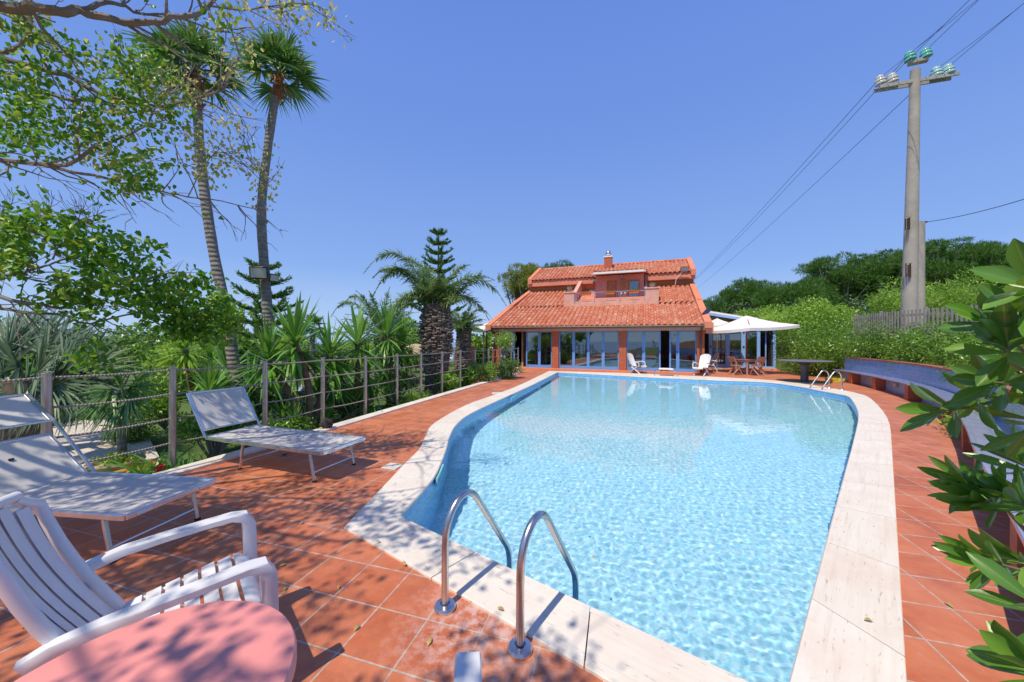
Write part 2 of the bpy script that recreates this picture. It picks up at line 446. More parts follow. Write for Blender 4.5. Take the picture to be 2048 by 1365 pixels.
# worn, dusty pinkish bloom in broad random patches
base = mix(nt, ramp(nt, nC, [(.45, (.05,) * 3), (.75, (.5,) * 3)]), base, (.64, .25, .15))
nS = noise(nt, 1.6, 8, .72, co, .6); base = mix(nt, ramp(nt, nS, [(.50, (0, 0, 0)), (.62, (.45,) * 3), (.75, (.15,) * 3)]), base, (.30, .075, .035))
nW = noise(nt, 5.5, 8, .75, co, .8); base = mix(nt, ramp(nt, nW, [(.62, (0, 0, 0)), (.72, (.55,) * 3)]), base, (.66, .36, .26))
# limescale round the ladder feet
gd = N(nt, 'ShaderNodeVectorMath', operation='DISTANCE'); gd.inputs[1].default_value = (-.12, 2.0, 0); nt.links.new(co, gd.inputs[0])
lm = math_(nt, 'MULTIPLY', ramp(nt, math_(nt, 'ADD', gd.outputs['Value'], math_(nt, 'MULTIPLY', nW, .35)), [(.35, (1, 1, 1)), (.78, (0, 0, 0))]), ramp(nt, nB, [(.42, (0, 0, 0)), (.60, (.75,) * 3)]))
base = mix(nt, lm, base, (.66, .46, .42))
fine = noise(nt, 60, 3, .7, co)
base = mix(nt, ramp(nt, fine, [(.66, (0, 0, 0)), (.74, (.5,) * 3)]), base, (.62, .42, .32))
gm = ramp(nt, dm, [(.011, (1, 1, 1)), (.019, (0, 0, 0))])
grc = ramp(nt, nB, [(.35, (.36, .29, .24)), (.65, (.58, .50, .43))])
colr = mix(nt, gm, base, grc)
hgt = math_(nt, 'SUBTRACT', math_(nt, 'MULTIPLY', nB, .25), math_(nt, 'MULTIPLY', gm, .8))
rgh = math_(nt, 'ADD', math_(nt, 'MULTIPLY', nA, .25), .36)
out(nt, principled(nt, colr, rgh, 0, bump(nt, hgt, .5, .004), .45))

# deck outline with a hole for the pool: bridge outer coping line to the deck border
bench_ctrl = [(13.6, 15.3), (13.0, 13.9), (12.2, 12.2), (10.9, 10.0), (8.93, 7.52), (6.7, 5.4), (5.05, 3.97), (3.3, 2.41), (1.9, 1.15), (.6, -.4)]
bench_front = catmull([Vector((x, y, 0)) for x, y in bench_ctrl], 0, len(bench_ctrl) - 1, 5)
deck_out = [p for p in kerb_in] + [Vector((.5, 24, 0)), Vector((17, 24, 0)), Vector((17, 17, 0)), Vector((14.9, 16.4, 0))] + [Vector((p.x + .8, p.y - .55, 0)) for p in bench_front] + [Vector((-1, -4, 0)), Vector((-9, -4, 0))]
import bmesh
def fill_ring(name, outer, hole, z, material):
    bm = bmesh.new()
    def loop(P):
        vs = [bm.verts.new((p.x, p.y, z)) for p in P]; return [bm.edges.new((vs[i], vs[(i + 1) % len(vs)])) for i in range(len(vs))]
    es = loop(outer)
    if hole: es += loop(hole)
    bmesh.ops.triangle_fill(bm, use_beauty=True, use_dissolve=False, edges=es, normal=(0, 0, 1))
    bmesh.ops.recalc_face_normals(bm, faces=bm.faces)
    for f in bm.faces:
        if f.normal.z < 0: f.normal_flip()
    me = bpy.data.meshes.new(name); bm.to_mesh(me); bm.free(); me.materials.append(material)
    o = bpy.data.objects.new(name, me); C.objects.link(o); return o
hole = [p + (q - p).normalized() * (-.1) for p, q in zip(outr, inn)]
hole = [q.lerp(p, .12) for p, q in zip(inn, outr)]
deck = fill_ring('pool_deck', deck_out, hole, 0.0, m_deck); tag(deck, kind='structure')
# ------------------------------------------------------------------ the villa
HA = Vector((9.39, 17.6, 0)); HU = Vector((-.937, .3496, 0)); HV = Vector((.3496, .937, 0))
HRZ = math.atan2(HU.y, HU.x)
def W(t, s, z=0): return HA + HU * t + HV * s + Vector((0, 0, z))
def HT(px, py, s=0):
    d = ray(px, py); n2 = HV; k = (s + HA.dot(n2)) / d.dot(n2); p = EYE + d * k
    q = p - HA; return q.dot(HU), p.z
class HB(MB):           # boxes in house coordinates
    def hb(s, t0, t1, s0, s1, z0, z1, mi=0):
        P = [(t0, s0), (t1, s0), (t1, s1), (t0, s1)]
        vs = [W(a, b, z0) for a, b in P] + [W(a, b, z1) for a, b in P]
        s.add(vs, [(0, 1, 2, 3), (7, 6, 5, 4), (0, 4, 5, 1), (1, 5, 6, 2), (2, 6, 7, 3), (3, 7, 4, 0)], mi)
    def hp(s, pts, vec, mi=0):     # polygon of (t,s,z) thickened along (dt,ds,dz)
        a = [W(*p) for p in pts]; b = [W(p[0] + vec[0], p[1] + vec[1], p[2] + vec[2]) for p in pts]; n = len(pts)
        s.add(a + b, [tuple(range(n)), tuple(range(2 * n - 1, n - 1, -1))] + [(i, n + i, n + (i + 1) % n, (i + 1) % n) for i in range(n)], mi)

def brick_mat(name, c1, c2, mortar, bw=.25, bh=.065, ms=.012):
    m, nt = mat(name); tc = N(nt, 'ShaderNodeTexCoord')
    rot = N(nt, 'ShaderNodeMapping'); rot.inputs['Rotation'].default_value = (0, 0, -HRZ); nt.links.new(tc.outputs['Object'], rot.inputs[0])
    sp = N(nt, 'ShaderNodeSeparateXYZ'); nt.links.new(rot.outputs[0], sp.inputs[0])
    cb = N(nt, 'ShaderNodeCombineXYZ'); nt.links.new(math_(nt, 'ADD', sp.outputs[0], sp.outputs[1]), cb.inputs[0]); nt.links.new(sp.outputs[2], cb.inputs[1])
    b = N(nt, 'ShaderNodeTexBrick'); nt.links.new(cb.outputs[0], b.inputs['Vector'])
    b.inputs['Scale'].default_value = 1; b.inputs['Brick Width'].default_value = bw; b.inputs['Row Height'].default_value = bh; b.inputs['Mortar Size'].default_value = ms
    b.inputs['Color1'].default_value = (*c1, 1); b.inputs['Color2'].default_value = (*c2, 1); b.inputs['Mortar'].default_value = (*mortar, 1)
    n = noise(nt, 7, 5, .6, tc.outputs['Object'])
    c = mix(nt, math_(nt, 'MULTIPLY', n, .5), b.outputs['Color'], tuple(x * .55 for x in c1))
    out(nt, principled(nt, c, .8, 0, bump(nt, b.outputs['Fac'], -.5, .01))); return m
m_brick = brick_mat('facing_brick', (.50, .10, .035), (.62, .16, .06), (.34, .15, .10))
m_tan = brick_mat('tan_block', (.40, .20, .085), (.46, .25, .11), (.26, .15, .08), .5, .2, .012)
m_pink = simple('salmon_render', (.66, .25, .17), .85, 0, .10, 3, .2, 90, dirt=.35)
m_pinkl = simple('pale_pink_render', (.68, .38, .30), .85, 0, .12, 3, .2, 90, dirt=.5)
m_cotta = simple('terracotta_trim', (.66, .24, .13), .75, 0, .14, 4, .2, 60, dirt=.4)
m_blue = simple('blue_paint', (.13, .31, .68), .38, 0, .08, 2)
m_blue2 = simple('light_blue_paint', (.25, .45, .82), .4, 0, .08, 2)
m_white = simple('white_paint', (.80, .79, .76), .5, 0, .05, 2, dirt=.25)
m_gutter = simple('brown_metal', (.10, .065, .05), .45, .3, .2, 3)
m_wood = simple('varnished_wood', (.36, .13, .045), .5, 0, .3, 5)
m_steel = simple('brushed_steel', (.62, .62, .63), .28, 1, .08, 12)
m_dark = simple('dark_interior', (.06, .045, .035), .8, 0, .3, 1)
m_black = simple('black_plastic', (.02, .02, .022), .5, 0, .3, 4)

m_glass, nt = mat('window_glass')
fr = N(nt, 'ShaderNodeFresnel'); fr.inputs['IOR'].default_value = 1.55
tr = N(nt, 'ShaderNodeBsdfTransparent'); tr.inputs[0].default_value = (.50, .56, .56, 1)
gs = N(nt, 'ShaderNodeBsdfGlossy'); gs.inputs['Roughness'].default_value = .0; gs.inputs[0].default_value = (.95, 1, 1, 1)
ms = N(nt, 'ShaderNodeMixShader'); nt.links.new(math_(nt, 'ADD', math_(nt, 'MULTIPLY', fr.outputs[0], 1.6), .12, clamp=True), ms.inputs[0]); nt.links.new(tr.outputs[0], ms.inputs[1]); nt.links.new(gs.outputs[0], ms.inputs[2])
out(nt, ms.outputs[0])

m_tile, nt = mat('roof_tiles')
co = objco(nt); gi = N(nt, 'ShaderNodeNewGeometry')
c = ramp(nt, gi.outputs['Random Per Island'], [(0, (.46, .13, .065)), (.35, (.57, .19, .105)), (.7, (.63, .25, .15)), (.93, (.58, .29, .19)), (1, (.70, .42, .28))])
n1 = noise(nt, 1.1, 5, .6, co); n2 = noise(nt, 22, 4, .6, co)
c = mix(nt, ramp(nt, n1, [(.4, (0, 0, 0)), (.7, (.5,) * 3)]), c, (.55, .14, .06))
c = mix(nt, ramp(nt, n2, [(.5, (0, 0, 0)), (.68, (.55,) * 3)]), c, (.26, .10, .07)); n4 = noise(nt, .6, 7, .7, co); c = mix(nt, ramp(nt, n4, [(.5, (0, 0, 0)), (.7, (.5,) * 3)]), c, (.62, .34, .24))
out(nt, principled(nt, c, .8, 0, bump(nt, n2, .25, .01)))

villa = thing('villa', 'two-storey villa with red pantile roofs, brick pillars and blue glass doors at the pool end', 'house', tuple(HA))

def tile_roof(mb, t0, t1, s0, z0, s1, z1, rows, cw=.27, h=.088, skip=None):
    """rows of barrel tiles; skip(t,s) leaves out tiles under the balcony"""
    nc = max(1, round((t1 - t0) / cw)); cw = (t1 - t0) / nc; rnd = random.Random(4)
    for r in range(rows):
        a, b = r / rows, (r + 1) / rows + .12 / rows
        sa, za = s0 + (s1 - s0) * a, z0 + (z1 - z0) * a; sb, zb = s0 + (s1 - s0) * b, z0 + (z1 - z0) * b
        for c_ in range(nc):
            tc_ = t0 + (c_ + .5) * cw
            if skip and skip(tc_, (sa + sb) / 2): continue
            j = rnd.uniform(-.006, .006); js = rnd.uniform(-.015, .015); K = 6; lo = []; hi = []; lip = []
            for k in range(K + 1):
                an = PI * k / K; dt = -math.cos(an) * cw * .36; dz = math.sin(an) * h
                lo.append(W(tc_ + dt * 1.12 + j, sa + js, za + dz * 1.1 + .024)); hi.append(W(tc_ + dt * .9 + j, sb, zb + dz * .8))
                lip.append(W(tc_ + dt * .95 + j, sa + js, za + dz * .62 + .0))
            mb.sheet([lo, hi]); mb.sheet([lip, lo])
            # the pan between two barrels
            p = [W(tc_ + cw * x, sa, za + y) for x, y in ((.26, .022), (.38, .004), (.5, 0), (.62, .004), (.74, .022))]
            q = [W(tc_ + cw * x, sb, zb + y - .02) for x, y in ((.26, .022), (.38, .004), (.5, 0), (.62, .004), (.74, .022))]
            mb.sheet([p, q])

# walls and structure of the ground floor
mb = HB()
for t0, t1 in ((0, .31), (3.62, 4.0), (7.25, 7.63), (10.82, 11.3)): mb.hb(t0, t1, 0, .38, -.05, 2.2)
mb.each('brick_pillar', m_brick, villa)
mb = HB()
mb.hb(-.02, .0, .0, 9.6, -.05, 2.3); mb.hb(11.28, 11.3, .38, 9.6, -.05, 2.3); mb.hb(0, 11.3, 9.58, 9.6, -.05, 5)
mb.each('side_wall', m_brick, villa)
mb = HB()
mb.hb(-.05, 11.35, -.42, .0, 2.15, 2.33)                              # beam over the doors
mb.hb(-.05, 11.35, 0.0, 9.5, 2.2, 2.33)
mb.each('lintel_beam', simple('dusty_pink_plaster', (.60, .30, .20), .8, 0, .1, 3), villa)
mb = HB(); mb.hb(-.2, 11.4, -.42, 9.5, -.08, .075); mb.build('floor_slab', m_cotta, villa)
# room behind the glass
mb = HB(); mb.hb(.1, 11.2, 5.2, 5.3, .07, 2.2); mb.hb(3.75, 3.9, 1.8, 5.2, .07, 2.2); mb.hb(9.5, 9.6, .5, 5.2, .07, 2.2)
mb.each('inner_wall', simple('inner_plaster', (.42, .30, .19), .9, 0, .15, 2), villa)
mb = HB()
mb.hb(8.0, 9.3, 1.6, 2.5, .08, .45); mb.hb(8.0, 9.3, 2.3, 2.5, .45, .85); mb.hb(7.95, 8.15, 1.6, 2.5, .45, .65); mb.hb(9.15, 9.35, 1.6, 2.5, .45, .65)
mb.build('sofa', simple('teal_cloth', (.04, .30, .27), .9, 0, .1, 5), villa)
mb = HB(); mb.hb(1.0, 2.6, 2.6, 3.6, .70, .74)
for a in (1.05, 2.5):
    for b in (2.65, 3.5): mb.hb(a, a + .05, b, b + .05, .08, .7)
for a, b in ((.9, 2.2), (2.0, 2.2), (1.4, 3.9)): mb.hb(a, a + .42, b, b + .42, .45, .49); mb.hb(a, a + .42, b - .03, b, .49, .95); mb.hb(a, a + .04, b, b + .04, .08, .45); mb.hb(a + .38, a + .42, b, b + .04, .08, .45)
mb.build('dining_set', m_wood, villa)

# glazed doors: (px edges of frames); each leaf is a part with its pane
def tx(px): return HT(px, 700)[0]
def leaf(px0, px1, fw0=.075, fw1=.075, s=.14, name='glass_door'):
    t1, t0 = tx(px0), tx(px1)
    mb = HB(); z0, z1 = .08, 2.17
    mb.hb(t1 - fw0, t1, s, s + .06, z0, z1); mb.hb(t0, t0 + fw1, s, s + .06, z0, z1)
    mb.hb(t0 + fw1, t1 - fw0, s + .002, s + .058, z0, z0 + .16); mb.hb(t0 + fw1, t1 - fw0, s + .002, s + .058, z1 - .08, z1)
    fr_ = mb.build(name, m_blue, villa)
    g = HB(); g.hb(t0 + fw1 - .01, t1 - fw0 + .01, s + .026, s + .034, z0 + .15, z1 - .07); g.build('pane', m_glass, fr_)
    h = HB(); h.hb(t0 + .02, t0 + .05, s - .05, s, 1.0, 1.12); h.build('handle', m_black, fr_)
for a, b in ((1253, 1287.3), (1287.3, 1321.5), (1339, 1356), (1356, 1394.5), (1116.7, 1146.2), (1146.2, 1175.6), (1175.6, 1205.7), (1205.7, 1238), (1050.5, 1077.3), (1077.3, 1103.3), (998.6, 1028)):
    leaf(a, b)
leaf(1362, 1391, s=.24)      # a sliding leaf parked behind

# gutter and down pipes
mb = HB(); mb.tube([W(-.12, -.52, 2.36), W(11.45, -.52, 2.36)], .062, 8); mb.build('gutter', m_gutter, villa, smooth=True)
for t in (.16, 11.1):
    mb = HB(); mb.tube([W(t, -.5, 2.33), W(t, -.45, 2.2), W(t, -.1, 2.05), W(t, -.07, 1.9), W(t, -.07, .0)], .045, 8); mb.build('down_pipe', m_gutter, villa, smooth=True)

# roofs
SL = (5.08 - 2.42) / 6.3
def zr(s): return 2.42 + (s + .5) * SL
mb = HB()
mb.hp([(-.1, -.48, 2.36), (11.35, -.48, 2.36), (10.75, 6.0, zr(6.0) - .06), (.0, 6.0, zr(6.0) - .06)], (0, 0, .05))
mb.build('roof_deck', m_cotta, villa)
skipb = lambda t, s: 1.9 < t < 7.5 and s > 2.45
mb = HB(); tile_roof(mb, .02, 11.2, -.55, zr(-.55), 2.8, zr(2.8), 8, skip=None)
mb.build('lower_roof_tiles', m_tile, villa, smooth=True)
mb = HB(); tile_roof(mb, .05, 2.0, 2.62, zr(2.62) + .07, 6.0, zr(6.0) + .07, 8); mb.build('middle_roof_tiles', m_tile, villa, smooth=True)
mb = HB(); tile_roof(mb, 7.45, 10.75, 2.62, zr(2.62) + .07, 6.0, zr(6.0) + .07, 8)
mb.build('middle_roof_tiles', m_tile, villa, smooth=True)
mb = HB()
for ta, tb, ta2, tb2, sa, sb, lift in ((-.26, .06, -.26, .06, -.62, 2.72, .16), (-.26, .06, -.26, .06, 2.725, 6.05, .22), (11.12, 11.46, 10.98, 11.32, -.62, 2.72, .16), (10.95, 11.25, 10.66, 10.96, 2.725, 6.05, .22)):
    P = [(ta, sa, zr(sa) - .12), (tb, sa, zr(sa) - .12), (tb2, sb, zr(sb) - .12), (ta2, sb, zr(sb) - .12)]
    mb.hp(P, (0, 0, .12 + lift))
mb.each('gable_coping', m_cotta, villa)
mb = HB(); mb.hb(-.34, -.03, -.45, .0, 2.0, 2.5); mb.hp([(11.46, .2, 2.3), (11.75, .2, 2.3), (11.5, 3.5, 3.75), (11.3, 3.5, 3.75)], (0, 0, .18)); mb.each('eave_corner', m_pink, villa)
# gable end walls
for t in (-.18, 10.9):
    mb = HB(); mb.hp([(t, -.3, 2.3), (t, 9.6, 2.3), (t, 9.6, 5.0), (t, 5.8, zr(5.8) - .1)], (.15, 0, 0)); mb.build('gable_wall', m_pink, villa)

# upper storey
mb = HB(); mb.hb(-.2, 2.72, 6.0, 6.2, 4.7, 5.75); mb.hb(6.95, 10.83, 6.0, 6.2, 4.7, 5.75); mb.hb(-.2, -.05, 6.2, 9.6, 2.2, 5.75); mb.hb(10.7, 10.83, 6.2, 9.6, 2.2, 5.75)
mb.each('upper_wall', m_tan, villa)
mb = HB(); mb.hb(-.25, 2.75, 5.6, 6.0, 5.62, 6.0); mb.hb(5.82, 10.88, 5.6, 6.0, 5.62, 6.0); mb.hb(2.75, 5.82, 6.0, 6.05, 5.62, 6.0); mb.each('upper_fascia', m_pink, villa)
S2 = (7.33 - 6.05) / (8.3 - 5.55)
mb = HB(); tile_roof(mb, .0, 10.6, 5.5, 6.04, 8.3, 6.04 + 2.8 * S2, 7, skip=lambda t, s: 2.9 < t < 5.75 and s < 6.3)
mb.build('upper_roof_tiles', m_tile, villa, smooth=True)
mb = HB()
mb.hp([(-.1, 5.58, 5.98), (10.7, 5.58, 5.98), (10.7, 8.3, 5.98 + 2.72 * S2), (-.1, 8.3, 5.98 + 2.72 * S2)], (0, 0, .05))
mb.hp([(-.1, 11, 5.98), (10.7, 11, 5.98), (10.7, 8.3, 5.98 + 2.72 * S2), (-.1, 8.3, 5.98 + 2.72 * S2)], (0, 0, .12))
mb.build('upper_roof_deck', m_cotta, villa)
mb = HB()
for ta in (-.28, 10.55):
    mb.hp([(ta, 5.5, 5.8), (ta + .3, 5.5, 5.8), (ta + .3, 8.35, 7.15), (ta, 8.35, 7.15)], (0, 0, .38))
mb.each('upper_gable_coping', m_cotta, villa)
for ta in (-.2, 10.7):
    mb = HB(); mb.hp([(ta, 5.7, 5.7), (ta, 10.9, 5.7), (ta, 8.3, 7.2)], (.12, 0, 0)); mb.build('upper_gable_wall', m_pink, villa)
mb = HB()
for k in range(26):
    ta = 10.45 - k * .405; mb.tube([W(ta, 8.3, 7.39), W(ta - .44, 8.3, 7.365)], [.085, .10], 10)
mb.build('ridge_tiles', m_tile, villa, smooth=True)

# dormer with balcony
mb = HB()
mb.hb(2.79, 5.8, 4.4, 4.5, 4.0, 5.9); mb.hb(2.79, 2.9, 4.5, 6.0, 4.0, 5.9); mb.hb(5.7, 5.8, 4.5, 6.0, 4.0, 5.9)
mb.each('dormer_wall', simple('rose_render', (.64, .27, .21), .85, 0, .1, 3, dirt=.3), villa)
mb = HB(); mb.hb(5.8, 6.95, 6.0, 6.1, 4.0, 5.65); mb.build('alcove_wall', m_pink, villa)
mb = HB(); mb.hb(2.66, 5.95, 3.52, 3.62, 5.86, 5.99); mb.build('canopy_fascia', m_white, villa)
mb = HB(); mb.hp([(2.66, 3.62, 5.84), (5.95, 3.62, 5.84), (5.95, 6.2, 6.22), (2.66, 6.2, 6.22)], (0, 0, .08)); mb.hp([(2.62, 3.5, 5.95), (2.8, 3.5, 5.95), (2.8, 6.4, 6.5), (2.62, 6.4, 6.5)], (0, 0, .17)); mb.hp([(5.82, 3.5, 5.95), (6.0, 3.5, 5.95), (6.0, 6.4, 6.5), (5.82, 6.4, 6.5)], (0, 0, .17))
mb.build('canopy_deck', m_cotta, villa)
mb = HB(); tile_roof(mb, 2.8, 5.82, 3.58, 6.0, 6.3, 6.5, 6); mb.build('canopy_tiles', m_tile, villa, smooth=True)
mb = HB(); mb.hb(2.7, 6.9, 2.62, 6.0, 3.7, 3.98); mb.hb(2.2, 7.2, 2.56, 2.62, 3.66, 3.94); mb.hb(2.71, 6.86, 2.62, 2.74, 3.98, 4.08)
mb.build('balcony_floor', m_pinkl, villa)
bal = HB(); bal.hb(6.86, 7.49, 2.55, 3.3, 3.55, 4.6); bal.hb(6.82, 7.53, 2.51, 3.34, 4.6, 4.66); bal.hb(1.98, 2.71, 2.55, 3.3, 3.55, 4.66); bal.hb(1.94, 2.75, 2.51, 3.34, 4.66, 4.74)
bal.hp([(6.9, 3.3, 4.0), (6.9, 6.0, 4.0), (6.9, 6.0, 5.7), (6.9, 5.5, 5.75), (6.9, 3.3, 4.66)], (.14, 0, 0)); bal.hp([(6.86, 3.3, 4.66), (7.1, 3.3, 4.66), (7.1, 5.55, 5.76), (6.86, 5.55, 5.76)], (0, 0, .06))
bal.hp([(2.6, 3.3, 4.0), (2.6, 5.9, 4.0), (2.6, 5.9, 5.6), (2.6, 5.5, 5.6), (2.6, 3.3, 4.7)], (.12, 0, 0))
bal.hb(2.6, 6.95, 3.0, 6.0, 3.7, 3.97)
bal.each('balcony_parapet', m_pinkl, villa)
mb = HB(); mb.hb(2.72, 6.85, 2.6, 2.64, 4.57, 4.61); mb.hb(2.72, 6.85, 2.61, 2.63, 4.14, 4.16)
k = 2.76
while k < 6.85: mb.hb(k, k + .012, 2.614, 2.626, 4.05, 4.575); k += .12
for t in (2.74, 4.1, 5.6, 6.8): mb.hb(t, t + .035, 2.6, 2.635, 4.0, 4.575)
for cx_ in (4.02, 3.82):
    for rr_ in (.05, .10): mb.tube([W(cx_ + rr_ * math.cos(a), 2.6, 4.36 + rr_ * 1.3 * math.sin(a)) for a in [q * PI / 8 for q in range(16)]], .008, 4, closed=True)
rail_ = mb.build('balcony_railing', m_steel, villa)
# dormer openings
def opening(t0, t1, z0, z1, s, shut, name):
    mb = HB(); w_ = .07
    mb.hb(t0, t0 + w_, s - .05, s + .02, z0, z1); mb.hb(t1 - w_, t1, s - .05, s + .02, z0, z1); mb.hb(t0 + w_, t1 - w_, s - .048, s + .018, z1 - w_, z1)
    o = mb.build(name, m_wood, villa)
    m2 = HB(); m2.hb(t0 + w_, t1 - w_, s - .02, s - .004, z0, z1 - w_)
    if shut:
        for k in range(int((z1 - z0) / .06)): m2.hb(t0 + w_ + .02, t1 - w_ - .02, s - .032, s - .021, z0 + .02 + k * .06, z0 + .055 + k * .06)
        m2.build('shutter', simple('orange_wood', (.46, .17, .06), .55, 0, .25, 6), o)
    else: m2.build('pane', m_glass, o)
t1_, _ = HT(1214, 575, 4.4); t0_, _ = HT(1233.5, 575, 4.4); opening(t0_, t1_, 4.0, 5.52, 4.4, True, 'window')
t1_, _ = HT(1257, 575, 4.4); t0_, _ = HT(1279, 575, 4.4); opening(t0_, t1_, 4.0, 5.5, 4.4, False, 'balcony_door')
t1_, _ = HT(1177, 575, 6.0); t0_, _ = HT(1194, 575, 6.0); opening(t0_, t1_, 4.0, 5.3, 6.0, False, 'alcove_door')
mb = HB(); ta, _ = HT(1240, 575, 4.35); tb, _ = HT(1257, 575, 4.35); mb.hb(tb, ta, 4.30, 4.34, 4.05, 5.48)
for k in range(20): mb.hb(tb + .05, ta - .05, 4.288, 4.30, 4.12 + k * .065, 4.16 + k * .065)
mb.build('open_shutter', simple('orange_wood', (.46, .17, .06), .55), villa)
mb = HB(); ta, _ = HT(1161, 575, 5.9); tb, _ = HT(1176, 575, 5.9); mb.hb(tb, ta, 5.90, 5.94, 4.05, 5.3); mb.build('open_shutter', m_wood, villa)
# chimney
mb = HB(); mb.hb(5.01, 5.55, 7.2, 7.75, 6.5, 7.72); ch = mb.build('chimney', m_brick, villa)
mb = HB(); mb.hb(4.97, 5.59, 7.16, 7.79, 7.72, 7.80); mb.build('chimney_cap', m_white, ch)
mb = HB(); c0 = W(5.28, 7.47, 0); mb.lathe([(.07, 7.8), (.07, 7.9), (.09, 7.92), (.17, 7.98), (.20, 8.06), (.18, 8.16), (.10, 8.23), (0, 8.25)], (c0.x, c0.y, 0), 16); mb.build('chimney_cowl', m_steel, ch, smooth=True)

# things fixed to or standing on the villa
def flower_box(pxa, pxb, label):
    ta, _ = HT(pxa, 586, 2.55); tb, _ = HT(pxb, 586, 2.55); c0 = W((ta + tb) / 2, 2.5, 4.42)
    b = thing('flower_box', label, 'flower box', tuple(c0), 'terracotta flower boxes hung on the balcony railing')
    mb = HB(); mb.hp([(tb, 2.42, 4.42), (ta, 2.42, 4.42), (ta, 2.58, 4.42), (tb, 2.58, 4.42)], (0, 0, .16)); mb.hb(tb - .02, ta + .02, 2.40, 2.595, 4.55, 4.59); mb.build('trough', simple('terracotta_pot', (.50, .14, .05), .7), b)
    rng_ = random.Random(int(pxa)); m2 = MB()
    for k in range(150):
        p = W(rng_.uniform(tb, ta), rng_.uniform(2.42, 2.58), 4.59 + rng_.uniform(0, .07)); d = Vector((rng_.uniform(-1, 1), rng_.uniform(-1, 1), rng_.uniform(.1, 1))).normalized() * .05; e = d.cross(Vector((rng_.random(), rng_.random(), .2))).normalized() * .015
        m2.add([p, p + d * .5 + e, p + d, p + d * .5 - e], [(0, 1, 2, 3)])
    m2.build('flowers', simple('dry_green', (.16, .20, .05), .7, 0, .4, 20), b)
flower_box(1162, 1182, 'terracotta flower box on the balcony railing, nearest the left parapet')
flower_box(1211, 1229.5, 'terracotta flower box on the balcony railing, below the closed orange shutters')
flower_box(1258, 1278, 'terracotta flower box on the balcony railing, in front of the blue glass door')
def urn(px, py, label):
    t, z = HT(px, py, 2.9); c0 = W(t, 2.9, z); o = thing('stone_urn', label, 'urn', tuple(c0), 'stone urns on the balcony parapets')
    mb = MB(); mb.lathe([(.11, 0), (.11, .03), (.05, .05), (.045, .09), (.12, .15), (.16, .22), (.17, .28), (.19, .30), (.16, .31), (.14, .28)], tuple(c0), 16); mb.build('bowl', simple('grey_stone', (.38, .35, .30), .85, 0, .2, 8), o, smooth=True)
    m2 = MB(); rg = random.Random(int(px))
    for k in range(90):
        p = c0 + Vector((rg.gauss(0, .07), rg.gauss(0, .07), .30 + rg.random() * .08)); d = Vector((rg.gauss(0, 1), rg.gauss(0, 1), .6)).normalized() * .07; e = d.cross(Vector((0, 0, 1))).normalized() * .02
        m2.add([p, p + d * .5 + e, p + d, p + d * .5 - e], [(0, 1, 2, 3)])
    m2.build('succulent', simple('grey_green', (.22, .26, .16), .7, 0, .3, 20), o)
urn(1139, 585.6, 'grey stone urn with a plant on the left balcony parapet')
urn(1304.5, 579, 'grey stone urn with a plant on the right balcony parapet')
def wall_lamp(px, py, s, label):
    t, z = HT(px, py, s); c0 = W(t, s, z); o = thing('wall_lantern', label, 'lantern', tuple(c0), 'wall lanterns of the balcony')
    mb = MB(); mb.lathe([(.0, .17), (.035, .15), (.10, .09), (.10, .075)], tuple(c0), 6); mb.lathe([(.06, -.16), (.065, -.15), (.03, -.19), (0, -.21)], tuple(c0), 6)
    mb.tube([c0 + Vector((0, 0, .17)), c0 + HV * .1 + Vector((0, 0, .22)), c0 + HV * .18], .012, 5)
    mb.build('frame', m_black, o); m2 = MB(); m2.lathe([(.055, -.15), (.085, .075)], tuple(c0), 6); m2.build('glass_pane', simple('milky_glass', (.30, .33, .30), .3), o)
wall_lamp(1187, 560, 5.45, 'small black lantern under the eaves at the left corner of the pink dormer')
wall_lamp(1243.5, 552.5, 4.22, 'small black lantern under the white dormer fascia between window and door')
# floodlight on a bent pole
c0 = W(.95, 5.75, 5.12); fl = thing('floodlight', 'grey floodlight on a thin white pole standing on the right of the lower roof', 'floodlight', tuple(c0))
t, z = HT(1369, 539, 5.3); hd = W(t, 5.3, z); mb = MB(); mb.tube([c0 - Vector((0, 0, .1)), W(.85, 5.6, 5.6), W(t + .15, 5.45, z - .15)], .022, 6); mb.build('pole', m_white, fl, smooth=True)
mb = MB(); Mx = Matrix.Rotation(HRZ + PI, 3, 'Z') @ Matrix.Rotation(math.radians(28), 3, 'X'); mb.box(hd, (.46, .10, .32), M=Mx, bev=.02); mb.build('housing', m_black, fl)
mb = MB(); mb.box(hd + Mx @ Vector((0, -.058, 0)), (.40, .008, .26), M=Mx); mb.build('lens', simple('lamp_glass', (.42, .46, .48), .2, 0, .1), fl)
c0 = W(-.35, .6, 2.75); sp_ = thing('solar_panel', 'small dark tilted panel at the right end of the lower eave', 'solar panel', tuple(c0))
mb = MB(); a_ = D(1407, 631, 17.9); b_ = D(1420, 617, 18.2); mb.bar(a_, b_, .22, .04, up=(0, -1, .3)); mb.build('panel', simple('panel_blue', (.03, .04, .07), .25), sp_)
mb = MB(); mb.tube([c0 - Vector((0, 0, .2)), (a_ + b_) / 2], .02, 6); mb.build('bracket', m_black, sp_)
